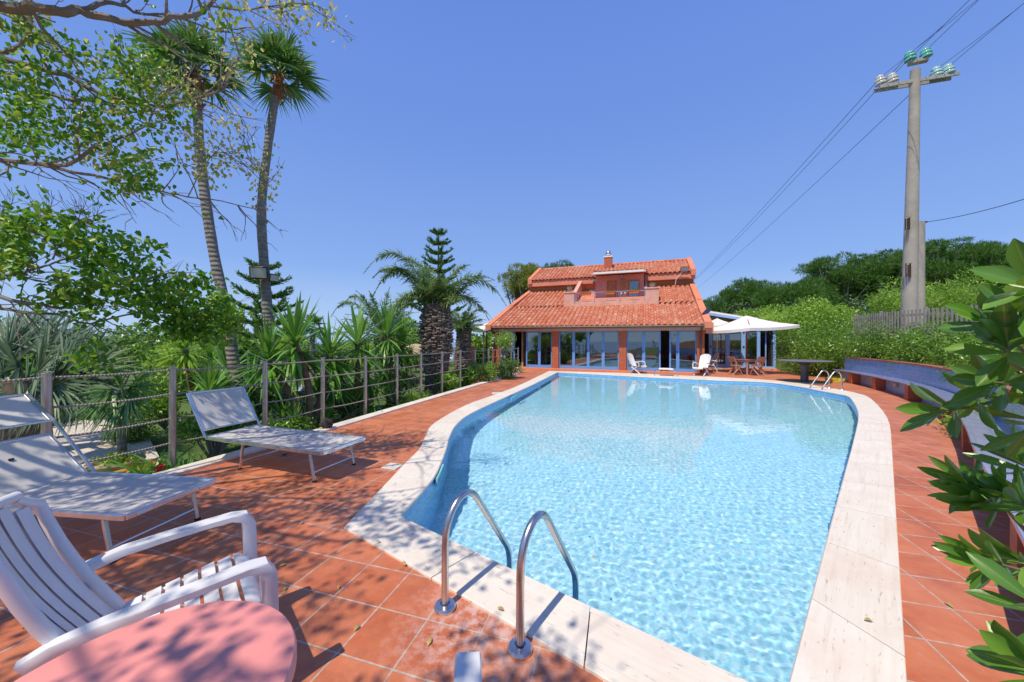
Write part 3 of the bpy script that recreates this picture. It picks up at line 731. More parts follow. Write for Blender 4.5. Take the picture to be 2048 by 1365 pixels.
# ------------------------------------------------------------------ kerb, rope fence
m_kerb = simple('pale_stone', (.72, .68, .60), .7, 0, .12, 3, .25, 50, dirt=.5)
def offset_line(P, d):
    o = []
    for i in range(len(P)):
        t = (P[min(i + 1, len(P) - 1)] - P[max(i - 1, 0)]); t.z = 0; t.normalize(); o.append(P[i] + Vector((-t.y, t.x, 0)) * d)
    return o
ko = offset_line(kerb_in, .24)
mb = MB()
mb.sheet([[p + Vector((0, 0, z)) for p in kerb_in] for z in (-.02, .028)] + [[p.lerp(q, .04) + Vector((0, 0, .036)) for p, q in zip(kerb_in, ko)], [p.lerp(q, .96) + Vector((0, 0, .036)) for p, q in zip(kerb_in, ko)], [q + Vector((0, 0, .028)) for q in ko], [q + Vector((0, 0, -1.2)) for q in ko]])
tag(mb.build('kerb', m_kerb), kind='structure')

m_rail = simple('weathered_steel', (.50, .46, .42), .34, .85, .15, 5, .1, 120)
m_rope, nt = mat('rope')
uvn = N(nt, 'ShaderNodeUVMap'); sp = N(nt, 'ShaderNodeSeparateXYZ'); nt.links.new(uvn.outputs[0], sp.inputs[0])
ph = math_(nt, 'SINE', math_(nt, 'ADD', math_(nt, 'MULTIPLY', sp.outputs[0], 2 * PI / .03), math_(nt, 'MULTIPLY', sp.outputs[1], 2 * PI)))
n = noise(nt, 90, 3, .6, objco(nt))
c = ramp(nt, math_(nt, 'ADD', math_(nt, 'MULTIPLY', ph, .35), math_(nt, 'MULTIPLY', n, .5)), [(0, (.24, .21, .18)), (.4, (.38, .34, .30)), (.8, (.50, .46, .41))])
out(nt, principled(nt, c, .9, 0, bump(nt, ph, .6, .004)))
post_px = [(93, 1010), (345, 941), (529.6, 889), (645.3, 854), (730.4, 833), (793.6, 813.4), (841.5, 798.5), (883.9, 786.5), (920.5, 776), (949.9, 767.8), (977, 760.5), (1001.3, 754), (1022.5, 748.6), (1036, 745.5)]
fence = thing('rope_fence', 'steel post fence with four slack ropes along the white kerb left of the pool', 'fence', tuple(G(645, 854)))
posts = [G(*p, -.1) for p in post_px]
for p in posts: p.z = 0
p0 = posts[0] + (posts[0] - posts[1]).normalized() * 1.9; posts = [p0 + (posts[0] - posts[1]).normalized() * 1.9, p0] + posts
FH = 1.26
for p in posts:
    mb = MB(); mb.lathe([(.038, -.3), (.038, FH - .03), (.035, FH - .028), (.035, FH - .022), (.038, FH - .02), (.038, FH - .006), (.030, FH), (0, FH)], (p.x, p.y, .0), 14)
    mb.build('post', m_rail, fence, smooth=True)
def rope(pts, r, parent, name='rope', n=8):
    mb = MB(); mb.tube(pts, r, n); o = mb.build(name, m_rope, parent, smooth=True)
    L = [0]
    for a, b in zip(pts, pts[1:]): L.append(L[-1] + (b - a).length)
    uvl = o.data.uv_layers.new(name='UVMap'); nv = len(pts) * n
    for pl in o.data.polygons:
        js = [o.data.loops[l].vertex_index % n for l in pl.loop_indices]
        for l in pl.loop_indices:
            vi = o.data.loops[l].vertex_index
            j = vi % n
            if 0 in js and (n - 1) in js and j == 0: j = n
            uvl.data[l].uv = (L[vi // n], j / n)
    return o
for hz, sg in ((1.21, .035), (.90, .05), (.58, .05), (.26, .045)):
    pts = []
    for i in range(len(posts) - 1):
        a, b = posts[i], posts[i + 1]; d = (b - a).normalized(); sgi = sg * random.Random(i * 7 + int(hz * 10)).uniform(.25, .8) * min(1, (b - a).length / 1.8)
        for k in range(8):
            t = k / 8; pts.append(a.lerp(b, t) + Vector((0, 0, hz - 4 * sgi * t * (1 - t))))
    pts.append(posts[-1] + Vector((0, 0, hz)))
    rope(pts, .012, fence)

# ------------------------------------------------------------------ pool ladders, diving platform
def ladder(F1, F2, d, label, run=.655, name='pool_ladder'):
    o = thing(name, label, 'pool ladder', tuple((F1 + F2) / 2), 'steel pool ladders')
    prof = [(0, 0), (0, .2), (0, .42), (.02, .50), (.055, .565), (.105, .61), (.17, .632), (.235, .612), (.28, .57), (.32, .51), (.45, .33), (.58, .145), (.62, .09), (.645, .03), (.655, -.05), (.655, -.95)]
    for Fp in (F1, F2):
        mb = MB(); pts = [Fp + d * (a * run / .655) + Vector((0, 0, b)) for a, b in prof]
        # smooth once
        q = [pts[0]]
        for a, b in zip(pts, pts[1:]): q += [a.lerp(b, .25), a.lerp(b, .75)]
        q.append(pts[-1]); mb.tube(q, .0215, 16); mb.build('rail', m_steel, o, smooth=True)
        mb = MB(); mb.lathe([(.064, .0), (.066, .012), (.058, .024), (.036, .030), (.030, .030), (.027, .018), (.024, .018)], (Fp.x, Fp.y, .002), 24); mb.build('flange', m_steel, o, smooth=True)
    for z in (-.25, -.5, -.75):
        mb = MB(); c = (F1 + F2) / 2 + d * run; mb.bar(F1 + d * run + Vector((0, 0, z)), F2 + d * run + Vector((0, 0, z)), .09, .025, bev=.008); mb.build('tread', m_steel, o)
    return o
F1, F2 = G(890, 1217), G(1040, 1301)
dd = Vector((.585, .81, 0)).normalized()
ladder(F1, F2, dd, 'steel pool ladder with round flanges at the near edge of the pool')
ladder(G(1658.3, 777.6), G(1683.2, 781), Vector((-1, -.03, 0)).normalized(), 'small steel pool ladder at the far right bend of the pool', run=.68)

pc = G(1332, 753); pl = thing('diving_platform', 'white diving platform on two bent steel legs at the far pool edge', 'diving platform', tuple(pc))
hx = -HU; hv = HV
mb = MB(); Mx = Matrix((hx, hv, Vector((0, 0, 1)))).transposed(); mb.box(pc + hv * .12 + Vector((0, 0, .33)), (.62, .55, .055), M=Mx, bev=.02); mb.build('board', m_white, pl)
for sx_ in (-1, 1):
    for dy in (-.1, .3):
        mb = MB(); b = pc + hv * dy; mb.tube([b + hx * (.5 * sx_) + Vector((0, 0, 0)), b + hx * (.475 * sx_) + Vector((0, 0, .15)), b + hx * (.40 * sx_) + Vector((0, 0, .25)), b + hx * (.27 * sx_) + Vector((0, 0, .305))], .02, 8); mb.build('leg', m_steel, pl, smooth=True)

# white drain covers
def cover(px, py, sx_, rz, label):
    p = G(px, py); o = thing('drain_cover', label, 'drain cover', tuple(p), 'pale drain covers in the tiled deck'); mb = MB()
    mb.box((p.x, p.y, .004), (sx_, sx_, .012), rz=rz, bev=.003); mb.build('plate', simple('old_plastic', (.62, .62, .58), .6, 0, .12, 20, dirt=.5), o)
    mb = MB(); mb.lathe([(.012, .0105), (.012, .0115), (0, .0118)], (p.x, p.y, 0), 10); mb.build('plug', m_black, o)
cover(785, 933.5, .20, TH, 'square drain cover beside the coping, near the lounger')
cover(995, 787, .34, TH + .4, 'pale drain cover further along the left deck, near the far skimmer')
# skimmer mouths in the left wall
for a, b, lb in (((869, 955), (883, 925), 'pale skimmer frame in the shaded left pool wall, near the curve'), ((1018, 795.5), (1035, 787.5), 'pale skimmer frame in the left pool wall, near the far corner')):
    A_, B_ = G(*a), G(*b); t = (B_ - A_).normalized(); nrm = Vector((t.y, -t.x, 0))
    o = thing('skimmer', lb, 'skimmer', tuple(A_), 'pool skimmers'); mb = MB(); c = (A_ + B_) / 2 + nrm * .022
    L = min((B_ - A_).length, .5)
    mb.bar(c - t * L / 2 + Vector((0, 0, -.03)), c + t * L / 2 + Vector((0, 0, -.03)), .02, .02); mb.bar(c - t * L / 2 + Vector((0, 0, -.15)), c + t * L / 2 + Vector((0, 0, -.15)), .02, .02)
    for s_ in (-1, 1): mb.bar(c + t * s_ * L / 2 + Vector((0, 0, -.16)), c + t * s_ * L / 2 + Vector((0, 0, -.02)), .02, .02)
    mb.build('frame', simple('aqua_plastic', (.30, .66, .72), .5), o); mb = MB(); mb.bar(c - nrm * .008 - t * (L / 2 - .01) + Vector((0, 0, -.09)), c - nrm * .008 + t * (L / 2 - .01) + Vector((0, 0, -.09)), .012, .11); mb.build('flap', simple('aqua_plastic', (.30, .66, .72), .5), o)

# ------------------------------------------------------------------ loungers
m_alu = simple('aluminium', (.70, .72, .75), .25, .9, .06, 4)
m_mesh, nt = mat('white_mesh_fabric')
co = objco(nt); wv = N(nt, 'ShaderNodeTexWave'); wv.inputs['Scale'].default_value = 120; nt.links.new(co, wv.inputs[0])
wv2 = N(nt, 'ShaderNodeTexWave', bands_direction='Y'); wv2.inputs['Scale'].default_value = 120; nt.links.new(co, wv2.inputs[0])
n = noise(nt, 3, 5, .6, co); n2 = noise(nt, 40, 3, .6, co)
c = ramp(nt, n, [(.3, (.62, .61, .58)), (.7, (.74, .73, .71))])
c = mix(nt, ramp(nt, n2, [(.66, (0, 0, 0)), (.74, (.4,) * 3)]), c, (.42, .38, .30))
d_ = N(nt, 'ShaderNodeBsdfTranslucent'); nt.links.new(c, d_.inputs[0])
pr = principled(nt, c, .75, 0, bump(nt, math_(nt, 'ADD', wv.outputs['Fac'], wv2.outputs['Fac']), .25, .002))
ms = N(nt, 'ShaderNodeMixShader'); ms.inputs[0].default_value = .18; nt.links.new(pr, ms.inputs[1]); nt.links.new(d_.outputs[0], ms.inputs[2]); out(nt, ms.outputs[0])
def lounger(O, L, label, back, length, hood, width=.66):
    """O: front corner nearest the camera; L: direction from the foot end to the head end"""
    L = Vector((L[0], L[1], 0)).normalized(); Wd = Vector((-L.y, L.x, 0)) * -1
    o = thing('sun_lounger', label, 'sun lounger', tuple(O), 'white sun loungers with aluminium frames')
    z0 = .345
    def P(a, b, z): return O + L * a + Wd * b + Vector((0, 0, z))
    sm = 1.30 if back else length
    # bed
    def fabric(name, A, B, sag=.02, par=o):
        K, Jn = 8, 8; rows = []
        for i in range(K + 1):
            r = []
            for j in range(Jn + 1):
                u, v = i / K, j / Jn; p = P(A[0] + (B[0] - A[0]) * u, .012 + (width - .024) * v, A[1] + (B[1] - A[1]) * u)
                r.append(p - Vector((0, 0, sag * math.sin(PI * v) * math.sin(PI * min(1, max(0, u))) ** .5)))
            rows.append(r)
        mb = MB(); mb.sheet(rows); return mb.build(name, m_mesh, par, smooth=True)
    fabric('bed', (.0, z0 + .018), (sm, z0 + .018))
    def rails(name, A, B, h=.045, w=.028, cross=True):
        mb = MB()
        for b in (0, width): mb.bar(P(A[0], b, A[1]), P(B[0], b, B[1]), w, h, bev=.006)
        if cross:
            mb.bar(P(A[0], 0, A[1]), P(A[0], width, A[1]), w, h, bev=.006); mb.bar(P(B[0], 0, B[1]), P(B[0], width, B[1]), w, h, bev=.006)
        return mb.build(name, m_alu, o)
    rails('bed_frame', (0, z0), (sm, z0))
    if back:
        bz = .60, .33 + .04
        A, B = (sm, z0), (sm + .44, z0 + .36)
        fabric('backrest', (A[0] + .02, A[1] + .02), (B[0], B[1] + .018), .03)
        mb = MB()
        for b in (.03, width - .03): mb.bar(P(A[0], b, A[1]), P(B[0], b, B[1]), .022, .03, bev=.005)
        mb.bar(P(B[0], .0, B[1]), P(B[0], width, B[1]), .03, .03, bev=.008); mb.build('backrest_frame', m_alu, o)
        rails('rear_frame', (sm, z0 - .02), (sm + .62, z0 - .02), cross=False)
        mb = MB(); mb.bar(P(B[0] - .15, width / 2, B[1] - .12), P(B[0] - .05, width / 2, z0 - .02), .03, .015); mb.build('backrest_prop', m_black, o)
    # hood: rails rising from the head end, then a fabric panel
    h0, h1, h2 = hood
    mb = MB()
    for b in (-.022, width + .022):
        mb.tube([P(h0[0], b, h0[1]), P(h1[0], b, h1[1]), P(h2[0], b, h2[1])], .014, 8)
    mb.each('hood_rail', m_alu, o, smooth=True)
    hd = fabric('hood', h1, h2, .03)
    mb = MB()
    for h in (h1, h2): mb.bar(P(h[0], -.01, h[1]), P(h[0], width + .01, h[1]), .022, .022, bev=.005)
    for b in (0, width): mb.bar(P(h1[0], b, h1[1]), P(h2[0], b, h2[1]), .022, .022, bev=.005)
    mb.build('hood_frame', m_alu, hd)
    # legs: two U frames
    lx = (.22, sm - .10 if back else 1.30)
    for k, a in enumerate(lx):
        for b in (.03, width - .03):
            mb = MB(); mb.bar(P(a, b, z0 - .02), P(a + (-.07 if k == 0 else .05), b, .012), .032, .022, bev=.005); mb.build('leg', m_alu, o)
            mb = MB(); mb.box(P(a + (-.072 if k == 0 else .052), b, .01), (.04, .04, .02), rz=math.atan2(L.y, L.x), bev=.006); mb.build('foot', m_black, o.children[-1])
        mb = MB(); aa = a + (-.05 if k == 0 else .03); mb.tube([P(aa, .03, .10), P(aa, width - .03, .10)], .011, 8); mb.build('stretcher', m_alu, o, smooth=True)
    mb = MB()
    for b in (.06, width - .16): mb.box(P(-.0165, b + .05, z0 + .002), (.004, .10, .022), rz=math.atan2(L.y, L.x)); 
    mb.each('rail_plate', m_white, o)
    return o
O1 = G(250.5, 1032, .36); O1.z = 0
lounger(O1, (-.992, .12), 'white sun lounger with raised backrest and hood, nearest the plastic armchair', True, 1.95, ((1.30, .36), (1.76, .83), (2.06, 1.07)), .68)
O2 = G(645, 905, .36); O2.z = 0
lounger(O2, (-.945, .327), 'white sun lounger lying flat with its hood up, beside the drain cover', False, 1.94, ((1.91, .36), (1.97, .44), (2.27, .90)), .66)

# ------------------------------------------------------------------ plastic armchairs
m_plas = simple('white_resin', (.74, .75, .76), .33, 0, .04, 4, dirt=.25)
def armchair(label, rec=.45, legs=True, name='plastic_armchair'):
    """built at the origin facing +Y; low slatted resin armchair"""
    o = thing(name, label, 'armchair', (0, 0, 0), 'white plastic armchairs round the pool')
    sw = .25; tn = rec
    # seat slats
    mb = MB()
    for k in range(7):
        y = -.20 + k * .066; z = .355 + .012 * k + (.0 if k < 6 else -.006)
        a = [Vector((x, y, z + .012 * (x / sw) ** 2)) for x in (-sw, -sw * .5, 0, sw * .5, sw)]; b = [p + Vector((0, .052, .010)) for p in a]
        c_ = [p + Vector((0, .052, -.008)) for p in a]; d_ = [p + Vector((0, 0, -.018)) for p in a]
        mb.sheet([d_, a, b, c_])
    mb.build('seat', m_plas, o, smooth=True)
    mb = MB(); rows = []
    for k, (dy, dz) in enumerate(((.262, .44), (.285, .436), (.312, .42), (.335, .39), (.345, .345), (.342, .29), (.335, .27))):
        rows.append([Vector((x, dy, dz)) for x in (-sw - .01, -.12, 0, .12, sw + .01)])
    mb.sheet(rows); mb.build('seat_front', m_plas, o, smooth=True)
    # frame under seat
    mb = MB()
    for sx_ in (-1, 1): mb.bar((sx_ * sw, -.22, .335), (sx_ * sw, .30, .405), .02, .05, bev=.006)
    mb.build('seat_frame', m_plas, o)
    # backrest: curved vertical slats
    def bk(u, x): # u 0..1 height
        y = -.20 - u * tn * .62 - .03 * math.sin(u * PI) + .06 * (x / .25) ** 2
        z = .36 + u * .62
        return Vector((x, y, z))
    n = 7; mb = MB()
    for k in range(n):
        xw = .215 / n; xc = -.215 + (2 * k + 1) * .215 / n
        tp = 1 - .10 * (abs(k - 3) / 3) ** 2; rows = []
        for q in range(9):
            u = .03 + (tp - .03) * q / 8; wd = (xw * .80) * (1 + .12 * u)
            xs_ = xc * (1 + .14 * u)
            rows.append([bk(u, xs_ - wd), bk(u, xs_) + Vector((0, .005, 0)), bk(u, xs_ + wd)])
        mb.sheet(rows); mb.sheet([[p + Vector((0, -.012, 0)) for p in r][::-1] for r in rows])
    mb.build('backrest', m_plas, o, smooth=True)
    mb = MB()
    for sx_ in (-1, 1):
        pts = [bk(u, sx_ * (.235 + .04 * u)) for u in (0, .15, .3, .45, .6, .75, .88)] + [bk(.97, sx_ * .20)]
        mb.tube(pts, [.024, .024, .024, .023, .022, .021, .02, .018], 12)
    pts = [bk(.97 + .03 * math.cos(x * 5) , x) for x in [-.21 + .07 * i for i in range(7)]]
    mb.tube(pts, .02, 12)
    mb.each('back_frame', m_plas, o, smooth=True)
    mb = MB()
    for z_ in (.25, .55): mb.sheet([[bk(z_ - .03, x) + Vector((0, -.016, 0)) for x in (-.23, -.1, 0, .1, .23)], [bk(z_ + .03, x) + Vector((0, -.016, 0)) for x in (-.23, -.1, 0, .1, .23)]])
    mb.each('back_rib', m_plas, o, smooth=True)
    # arms: a flat flowing rest that turns down into the front leg
    for sx_ in (-1, 1):
        path = [(-.33, .535, .27), (-.26, .575, .29), (-.15, .60, .305), (0, .612, .31), (.15, .62, .31), (.26, .625, .305), (.315, .612, .30), (.335, .57, .297), (.34, .45, .293), (.345, .30, .29), (.36, .12, .29), (.375, .0, .29)]
        wd = [.020, .026, .032, .036, .038, .040, .040, .038, .032, .027, .024, .023]; th = [.024, .021, .018, .016, .015, .016, .024, .030, .030, .028, .026, .024]
        rings = []
        for i, (y, z, x) in enumerate(path):
            p = Vector((sx_ * x, y, z)); a = Vector(path[max(i - 1, 0)][:2]); b = Vector(path[min(i + 1, len(path) - 1)][:2]); t = (b - a).normalized()
            nrm = Vector((0, -t.y, t.x)); ex = Vector((1, 0, 0))
            ring = []
            for cu_, cv_ in ((-1, -.86), (-.92, -1), (.92, -1), (1, -.86), (1, .72), (.88, 1), (-.88, 1), (-1, .72)): ring.append(p + ex * cu_ * wd[i] + nrm * cv_ * th[i])
            rings.append(ring + [ring[0]])
        mb = MB(); mb.sheet(rings); mb.add(rings[0][:8], [tuple(range(8))]); mb.add(rings[-1][:8], [tuple(range(7, -1, -1))])
        mb.build('arm', m_plas, o, smooth=True, angle=38)
        mb = MB(); mb.bar((sx_ * .25, -.18, .36), (sx_ * .265, -.36, .0), .035, .045, up=(1, 0, 0), bev=.01); mb.bar((sx_ * .25, .30, .39), (sx_ * .288, .345, .36), .04, .05, bev=.01)
        mb.build('rear_leg', m_plas, o, smooth=False)
    return o
fwd = math.atan2(.68, .73) - PI / 2
ch0 = armchair('large white plastic armchair with slatted back in the near left corner, behind the pink table')
ch0.location = (-1.525, 1.585, 0); ch0.rotation_euler = (0, 0, fwd)
c2 = copy_tree(ch0, 'white plastic armchair below the near ladder, only its armrest tip showing', (-.42, .78, 0), .04)

# high-backed garden recliners at the far end
def recliner(label):
    o = thing('garden_recliner', label, 'garden chair', (0, 0, 0), 'white high-backed plastic chairs at the far pool edge')
    def bk(u, x):
        return Vector((x, -.18 - u * .30 - .05 * math.sin(u * PI * .9) + .05 * (x / .25) ** 2, .34 + u * .66))
    mb = MB(); K = 12; rows = []
    for q in range(K + 1):
        u = q / K; w_ = .20 + .05 * math.sin(min(1, u * 1.3) * PI / 2) ; 
        if u > .8: w_ *= math.sqrt(max(.05, 1 - ((u - .8) / .2) ** 2 * .85))
        rows.append([bk(u, w_ * (j / 4 - 1)) for j in range(9)])
    mb.sheet(rows); mb.sheet([[p + Vector((0, -.02, 0)) for p in r][::-1] for r in rows]); mb.build('backrest', m_plas, o, smooth=True)
    mb = MB(); rows = [[Vector((x, y, z + .02 * (x / .24) ** 2)) for x in (-.24, -.12, 0, .12, .24)] for y, z in ((-.2, .34), (0, .345), (.18, .37), (.30, .385), (.37, .37), (.385, .33))]
    mb.sheet(rows); mb.sheet([[p + Vector((0, 0, -.025)) for p in r][::-1] for r in rows]); mb.build('seat', m_plas, o, smooth=True)
    for sx_ in (-1, 1):
        mb = MB(); mb.tube([(sx_ * .27, .27, .36), (sx_ * .285, .26, .50), (sx_ * .29, .22, .575), (sx_ * .29, .10, .60), (sx_ * .285, -.08, .575), (sx_ * .27, -.22, .52), (sx_ * .26, -.30, .47)], [.022, .02, .02, .022, .022, .02, .018], 8); mb.build('arm', m_plas, o, smooth=True)
        mb = MB(); mb.bar((sx_ * .22, -.2, .34), (sx_ * .23, .30, .01), .03, .05, up=(1, 0, 0), bev=.01); mb.bar((sx_ * .24, .12, .34), (sx_ * .25, -.30, .01), .03, .05, up=(1, 0, 0), bev=.01); mb.build('leg_frame', m_plas, o)
    mb = MB(); mb.bar((-.24, -.27, .05), (.24, -.27, .05), .03, .03); mb.build('stretcher', m_plas, o)
    return o
rc = recliner('white high-backed plastic chair at the far pool edge, left of the diving platform, turned right')
g_ = G(1276, 747.5); rc.location = g_ + Vector((0.0, .1, 0)); rc.rotation_euler = (0, 0, -math.radians(100))
rc.rotation_euler = (0, 0, -math.radians(142))
copy_tree(rc, 'white high-backed plastic chair at the far pool edge, right of the diving platform, turned left', G(1403, 751.5) + Vector((0.05, .1, 0)), math.radians(128))
c3 = copy_tree(ch0, 'white plastic armchair in the shade at the corner of the villa, behind the right recliner', G(1421, 744) + Vector((0, .2, 0)), math.radians(80))

# ------------------------------------------------------------------ pink side table
tb = thing('side_table', 'small round salmon pink table in the near left corner', 'table', (-.94, .872, 0))
m_pt = simple('pink_lacquer', (.84, .31, .28), .42, 0, .05, 5, .05, 200)
mb = MB(); r_ = .362; mb.lathe([(0, .655), (r_ - .03, .655), (r_ - .006, .662), (r_, .675), (r_, .70), (r_ - .006, .712), (r_ - .02, .716), (0, .717)], (-.94, .872, 0), 96); mb.build('top', m_pt, tb, smooth=True, angle=35)
for k in range(3):
    a = k * 2.094 + .4; mb = MB(); mb.tube([(-.94 + .12 * math.cos(a), .872 + .12 * math.sin(a), .66), (-.94 + .3 * math.cos(a), .872 + .3 * math.sin(a), .0)], .018, 10); mb.build('leg', m_pt, tb, smooth=True)
# ------------------------------------------------------------------ tiled bench wall on the right
def tilemat(name, c1, c2, grout, size, rough=.15, along=True):
    m, nt = mat(name); uvn = N(nt, 'ShaderNodeUVMap'); b = N(nt, 'ShaderNodeTexBrick'); nt.links.new(uvn.outputs[0], b.inputs['Vector'])
    b.offset = 0; b.inputs['Scale'].default_value = 1; b.inputs['Brick Width'].default_value = size; b.inputs['Row Height'].default_value = size; b.inputs['Mortar Size'].default_value = .0035
    b.inputs['Color1'].default_value = (*c1, 1); b.inputs['Color2'].default_value = (*c2, 1); b.inputs['Mortar'].default_value = (*grout, 1)
    n = noise(nt, 5, 5, .6, objco(nt)); c = mix(nt, math_(nt, 'MULTIPLY', n, .4), b.outputs['Color'], tuple((x + .35) / 2 for x in c1))
    out(nt, principled(nt, c, rough, 0, bump(nt, b.outputs['Fac'], -.4, .003))); return m
m_bt = tilemat('blue_glazed_tiles', (.16, .30, .62), (.24, .40, .70), (.55, .58, .66), .10)
m_st = tilemat('lilac_glazed_tiles', (.25, .27, .44), (.33, .34, .52), (.20, .24, .40), .155, .14)
m_lt = tilemat('pale_blue_tiles', (.30, .40, .58), (.38, .46, .62), (.50, .54, .62), .10, .3)
BF = bench_front; BN = []
for i in range(len(BF)):
    t = BF[min(i + 1, len(BF) - 1)] - BF[max(i - 1, 0)]; t.normalize(); BN.append(Vector((-t.y, t.x, 0)))   # away from the pool
if (BN[10] - Vector((.7, -.7, 0))).length > 1: BN = [-n for n in BN]
BL = [0]
for a, b in zip(BF, BF[1:]): BL.append(BL[-1] + (b - a).length)
bench = thing('tiled_bench', 'long curved bench wall in blue glazed tiles with brick piers right of the pool', 'bench', (12.2, 12.2, 0))
def strip(name, prof, material):
    """sweep a profile (offset, z) along the bench, UV = length along, length round"""
    rows = [[BF[i] + BN[i] * o + Vector((0, 0, z)) for i in range(len(BF))] for o, z in prof]
    mb = MB(); mb.sheet(rows)
    for e in (0, -1): mb.add([r[e] for r in rows], [tuple(range(len(rows)))])
    ob = mb.build(name, material, bench); vl = [0]
    for (a, b), (c, d) in zip(prof, prof[1:]): vl.append(vl[-1] + math.hypot(c - a, d - b))
    uvl = ob.data.uv_layers.new(name='UVMap'); n = len(BF)
    for l in ob.data.loops:
        vi = l.vertex_index
        uvl.data[l.index].uv = (BL[vi % n], vl[vi // n]) if vi < n * len(prof) else (0, 0)
    return ob
strip('seat', [(.42, .415), (.03, .415), (.026, .42), (.026, .445), (.03, .45), (.42, .45)], m_st)
strip('backrest', [(.42, .44), (.42, .93), (.60, .93), (.60, .2)], m_bt)
strip('lower_wall', [(.30, -.02), (.30, .41), (.6, .41), (.6, -.3)], m_lt)
strip('brick_coping', [(.40, .932), (.40, .975), (.66, .975), (.66, .80)], m_brick)
for k, (x, y) in enumerate([(12.2, 12.2), (10.9, 10.0), (8.93, 7.52), (6.7, 5.4), (5.05, 3.97), (3.3, 2.41), (13.05, 14.0)]):
    i = min(range(len(BF)), key=lambda q: (BF[q].x - x) ** 2 + (BF[q].y - y) ** 2); c = BF[i] + BN[i] * .165
    mb = MB(); mb.box((c.x, c.y, .205), (.26, .27, .41), rz=math.atan2(BN[i].y, BN[i].x)); mb.build('brick_pier', m_brick, bench)
for k, (x, y) in enumerate([(11.7, 11.3), (10.2, 9.05)]):
    i = min(range(len(BF)), key=lambda q: (BF[q].x - x) ** 2 + (BF[q].y - y) ** 2); c = BF[i] + BN[i] * .27
    o = thing('step_light', ['small grey box light under the bench, between the first two far piers', 'small grey box light under the bench, nearer the camera'][k], 'light', (c.x, c.y, .26), 'box lights under the tiled bench')
    mb = MB(); mb.box((c.x, c.y, .27), (.07, .2, .13), rz=math.atan2(BN[i].y, BN[i].x), bev=.01); mb.build('housing', simple('pale_grey_plastic', (.42, .42, .44), .5), o)
    mb = MB(); q = c - BN[i] * .038; mb.box((q.x, q.y, .27), (.006, .15, .08), rz=math.atan2(BN[i].y, BN[i].x)); mb.build('lens', simple('lamp_glass', (.42, .46, .48), .2, 0, .1), o)
# planting bed behind the bench
m_soil = simple('brown_soil', (.16, .085, .045), .95, 0, .3, 4, .6, 30)
rows = [[BF[i] + BN[i] * o + Vector((0, 0, z)) for i in range(len(BF))] for o, z in ((.64, .86), (1.2, .95), (2.2, 1.25), (3.2, 1.6), (4.5, 1.75))]
mb = MB(); mb.sheet(rows); tag(mb.build('planting_bed', m_soil), kind='structure')

# yellow hose coil
p = G(1670, 765); o = thing('hose_coil', 'coil of yellow garden hose lying at the far end of the bench', 'hose', tuple(p))
pts = [Vector((p.x + (.30 + .02 * math.sin(k * 1.7)) * math.cos(k * .35) * 1.05, p.y + (.25 + .02 * math.cos(k)) * math.sin(k * .35), .02 + k * .0011 + .012 * math.sin(k * .9))) for k in range(120)]
mb = MB(); mb.tube(pts, .014, 6); mb.build('hose', simple('yellow_rubber', (.62, .50, .05), .5), o, smooth=True)

# round grey pedestal table
gp = G(1609, 765); gt = thing('pedestal_table', 'large round dark grey pedestal table near the far ladder', 'table', tuple(gp))
m_gt = simple('anthracite_paint', (.085, .09, .105), .4, .2, .12, 4)
mb = MB(); mb.lathe([(.0, .80), (.5, .81), (.86, .835), (.90, .85), (.90, .865), (.88, .872), (0, .872)], tuple(gp), 48); mb.build('top', simple('grey_slate', (.16, .17, .19), .35, 0, .15, 3), gt, smooth=True, angle=30)
mb = MB(); mb.lathe([(.15, .03), (.13, .08), (.125, .5), (.15, .66), (.24, .76), (.40, .815)], tuple(gp), 28); mb.build('column', m_gt, gt, smooth=True)
mb = MB(); mb.lathe([(.78, 0), (.78, .012), (.72, .022), (.16, .035)], tuple(gp), 40); mb.build('base', m_gt, gt, smooth=True, angle=30)

# ------------------------------------------------------------------ dining set and parasol
m_teak = simple('pinkish_teak', (.46, .27, .20), .65, 0, .18, 8, .1, 50)
dt = G(1502, 750) ; dt = Vector((11.5, 17.55, 0)); tbl = thing('dining_table', 'wooden dining table under the big white parasol', 'table', tuple(dt))
AZ = .15
def dtM(v): c, s_ = math.cos(AZ), math.sin(AZ); return dt + Vector((v[0] * c - v[1] * s_, v[0] * s_ + v[1] * c, v[2]))
mb = MB()
for k in range(7): q = dtM((-.36 + k * .12, 0, .73)); mb.box(tuple(q), (.112, .84, .024), rz=AZ, bev=.004)
mb.build('table_top', m_teak, tbl)
for sx_ in (-.34, .34):
    for sy_ in (-.34, .34): mb = MB(); q = dtM((sx_, sy_, .36)); mb.box(tuple(q), (.06, .06, .71), rz=AZ, bev=.005); mb.build('leg', m_teak, tbl)
mb = MB()
for sx_, sy_, w_, d__ in ((0, -.36, .7, .025), (0, .36, .7, .025), (-.36, 0, .025, .7), (.36, 0, .025, .7)): mb.box(tuple(dtM((sx_, sy_, .67))), (w_, d__, .08), rz=AZ)
mb.each('apron', m_teak, tbl)
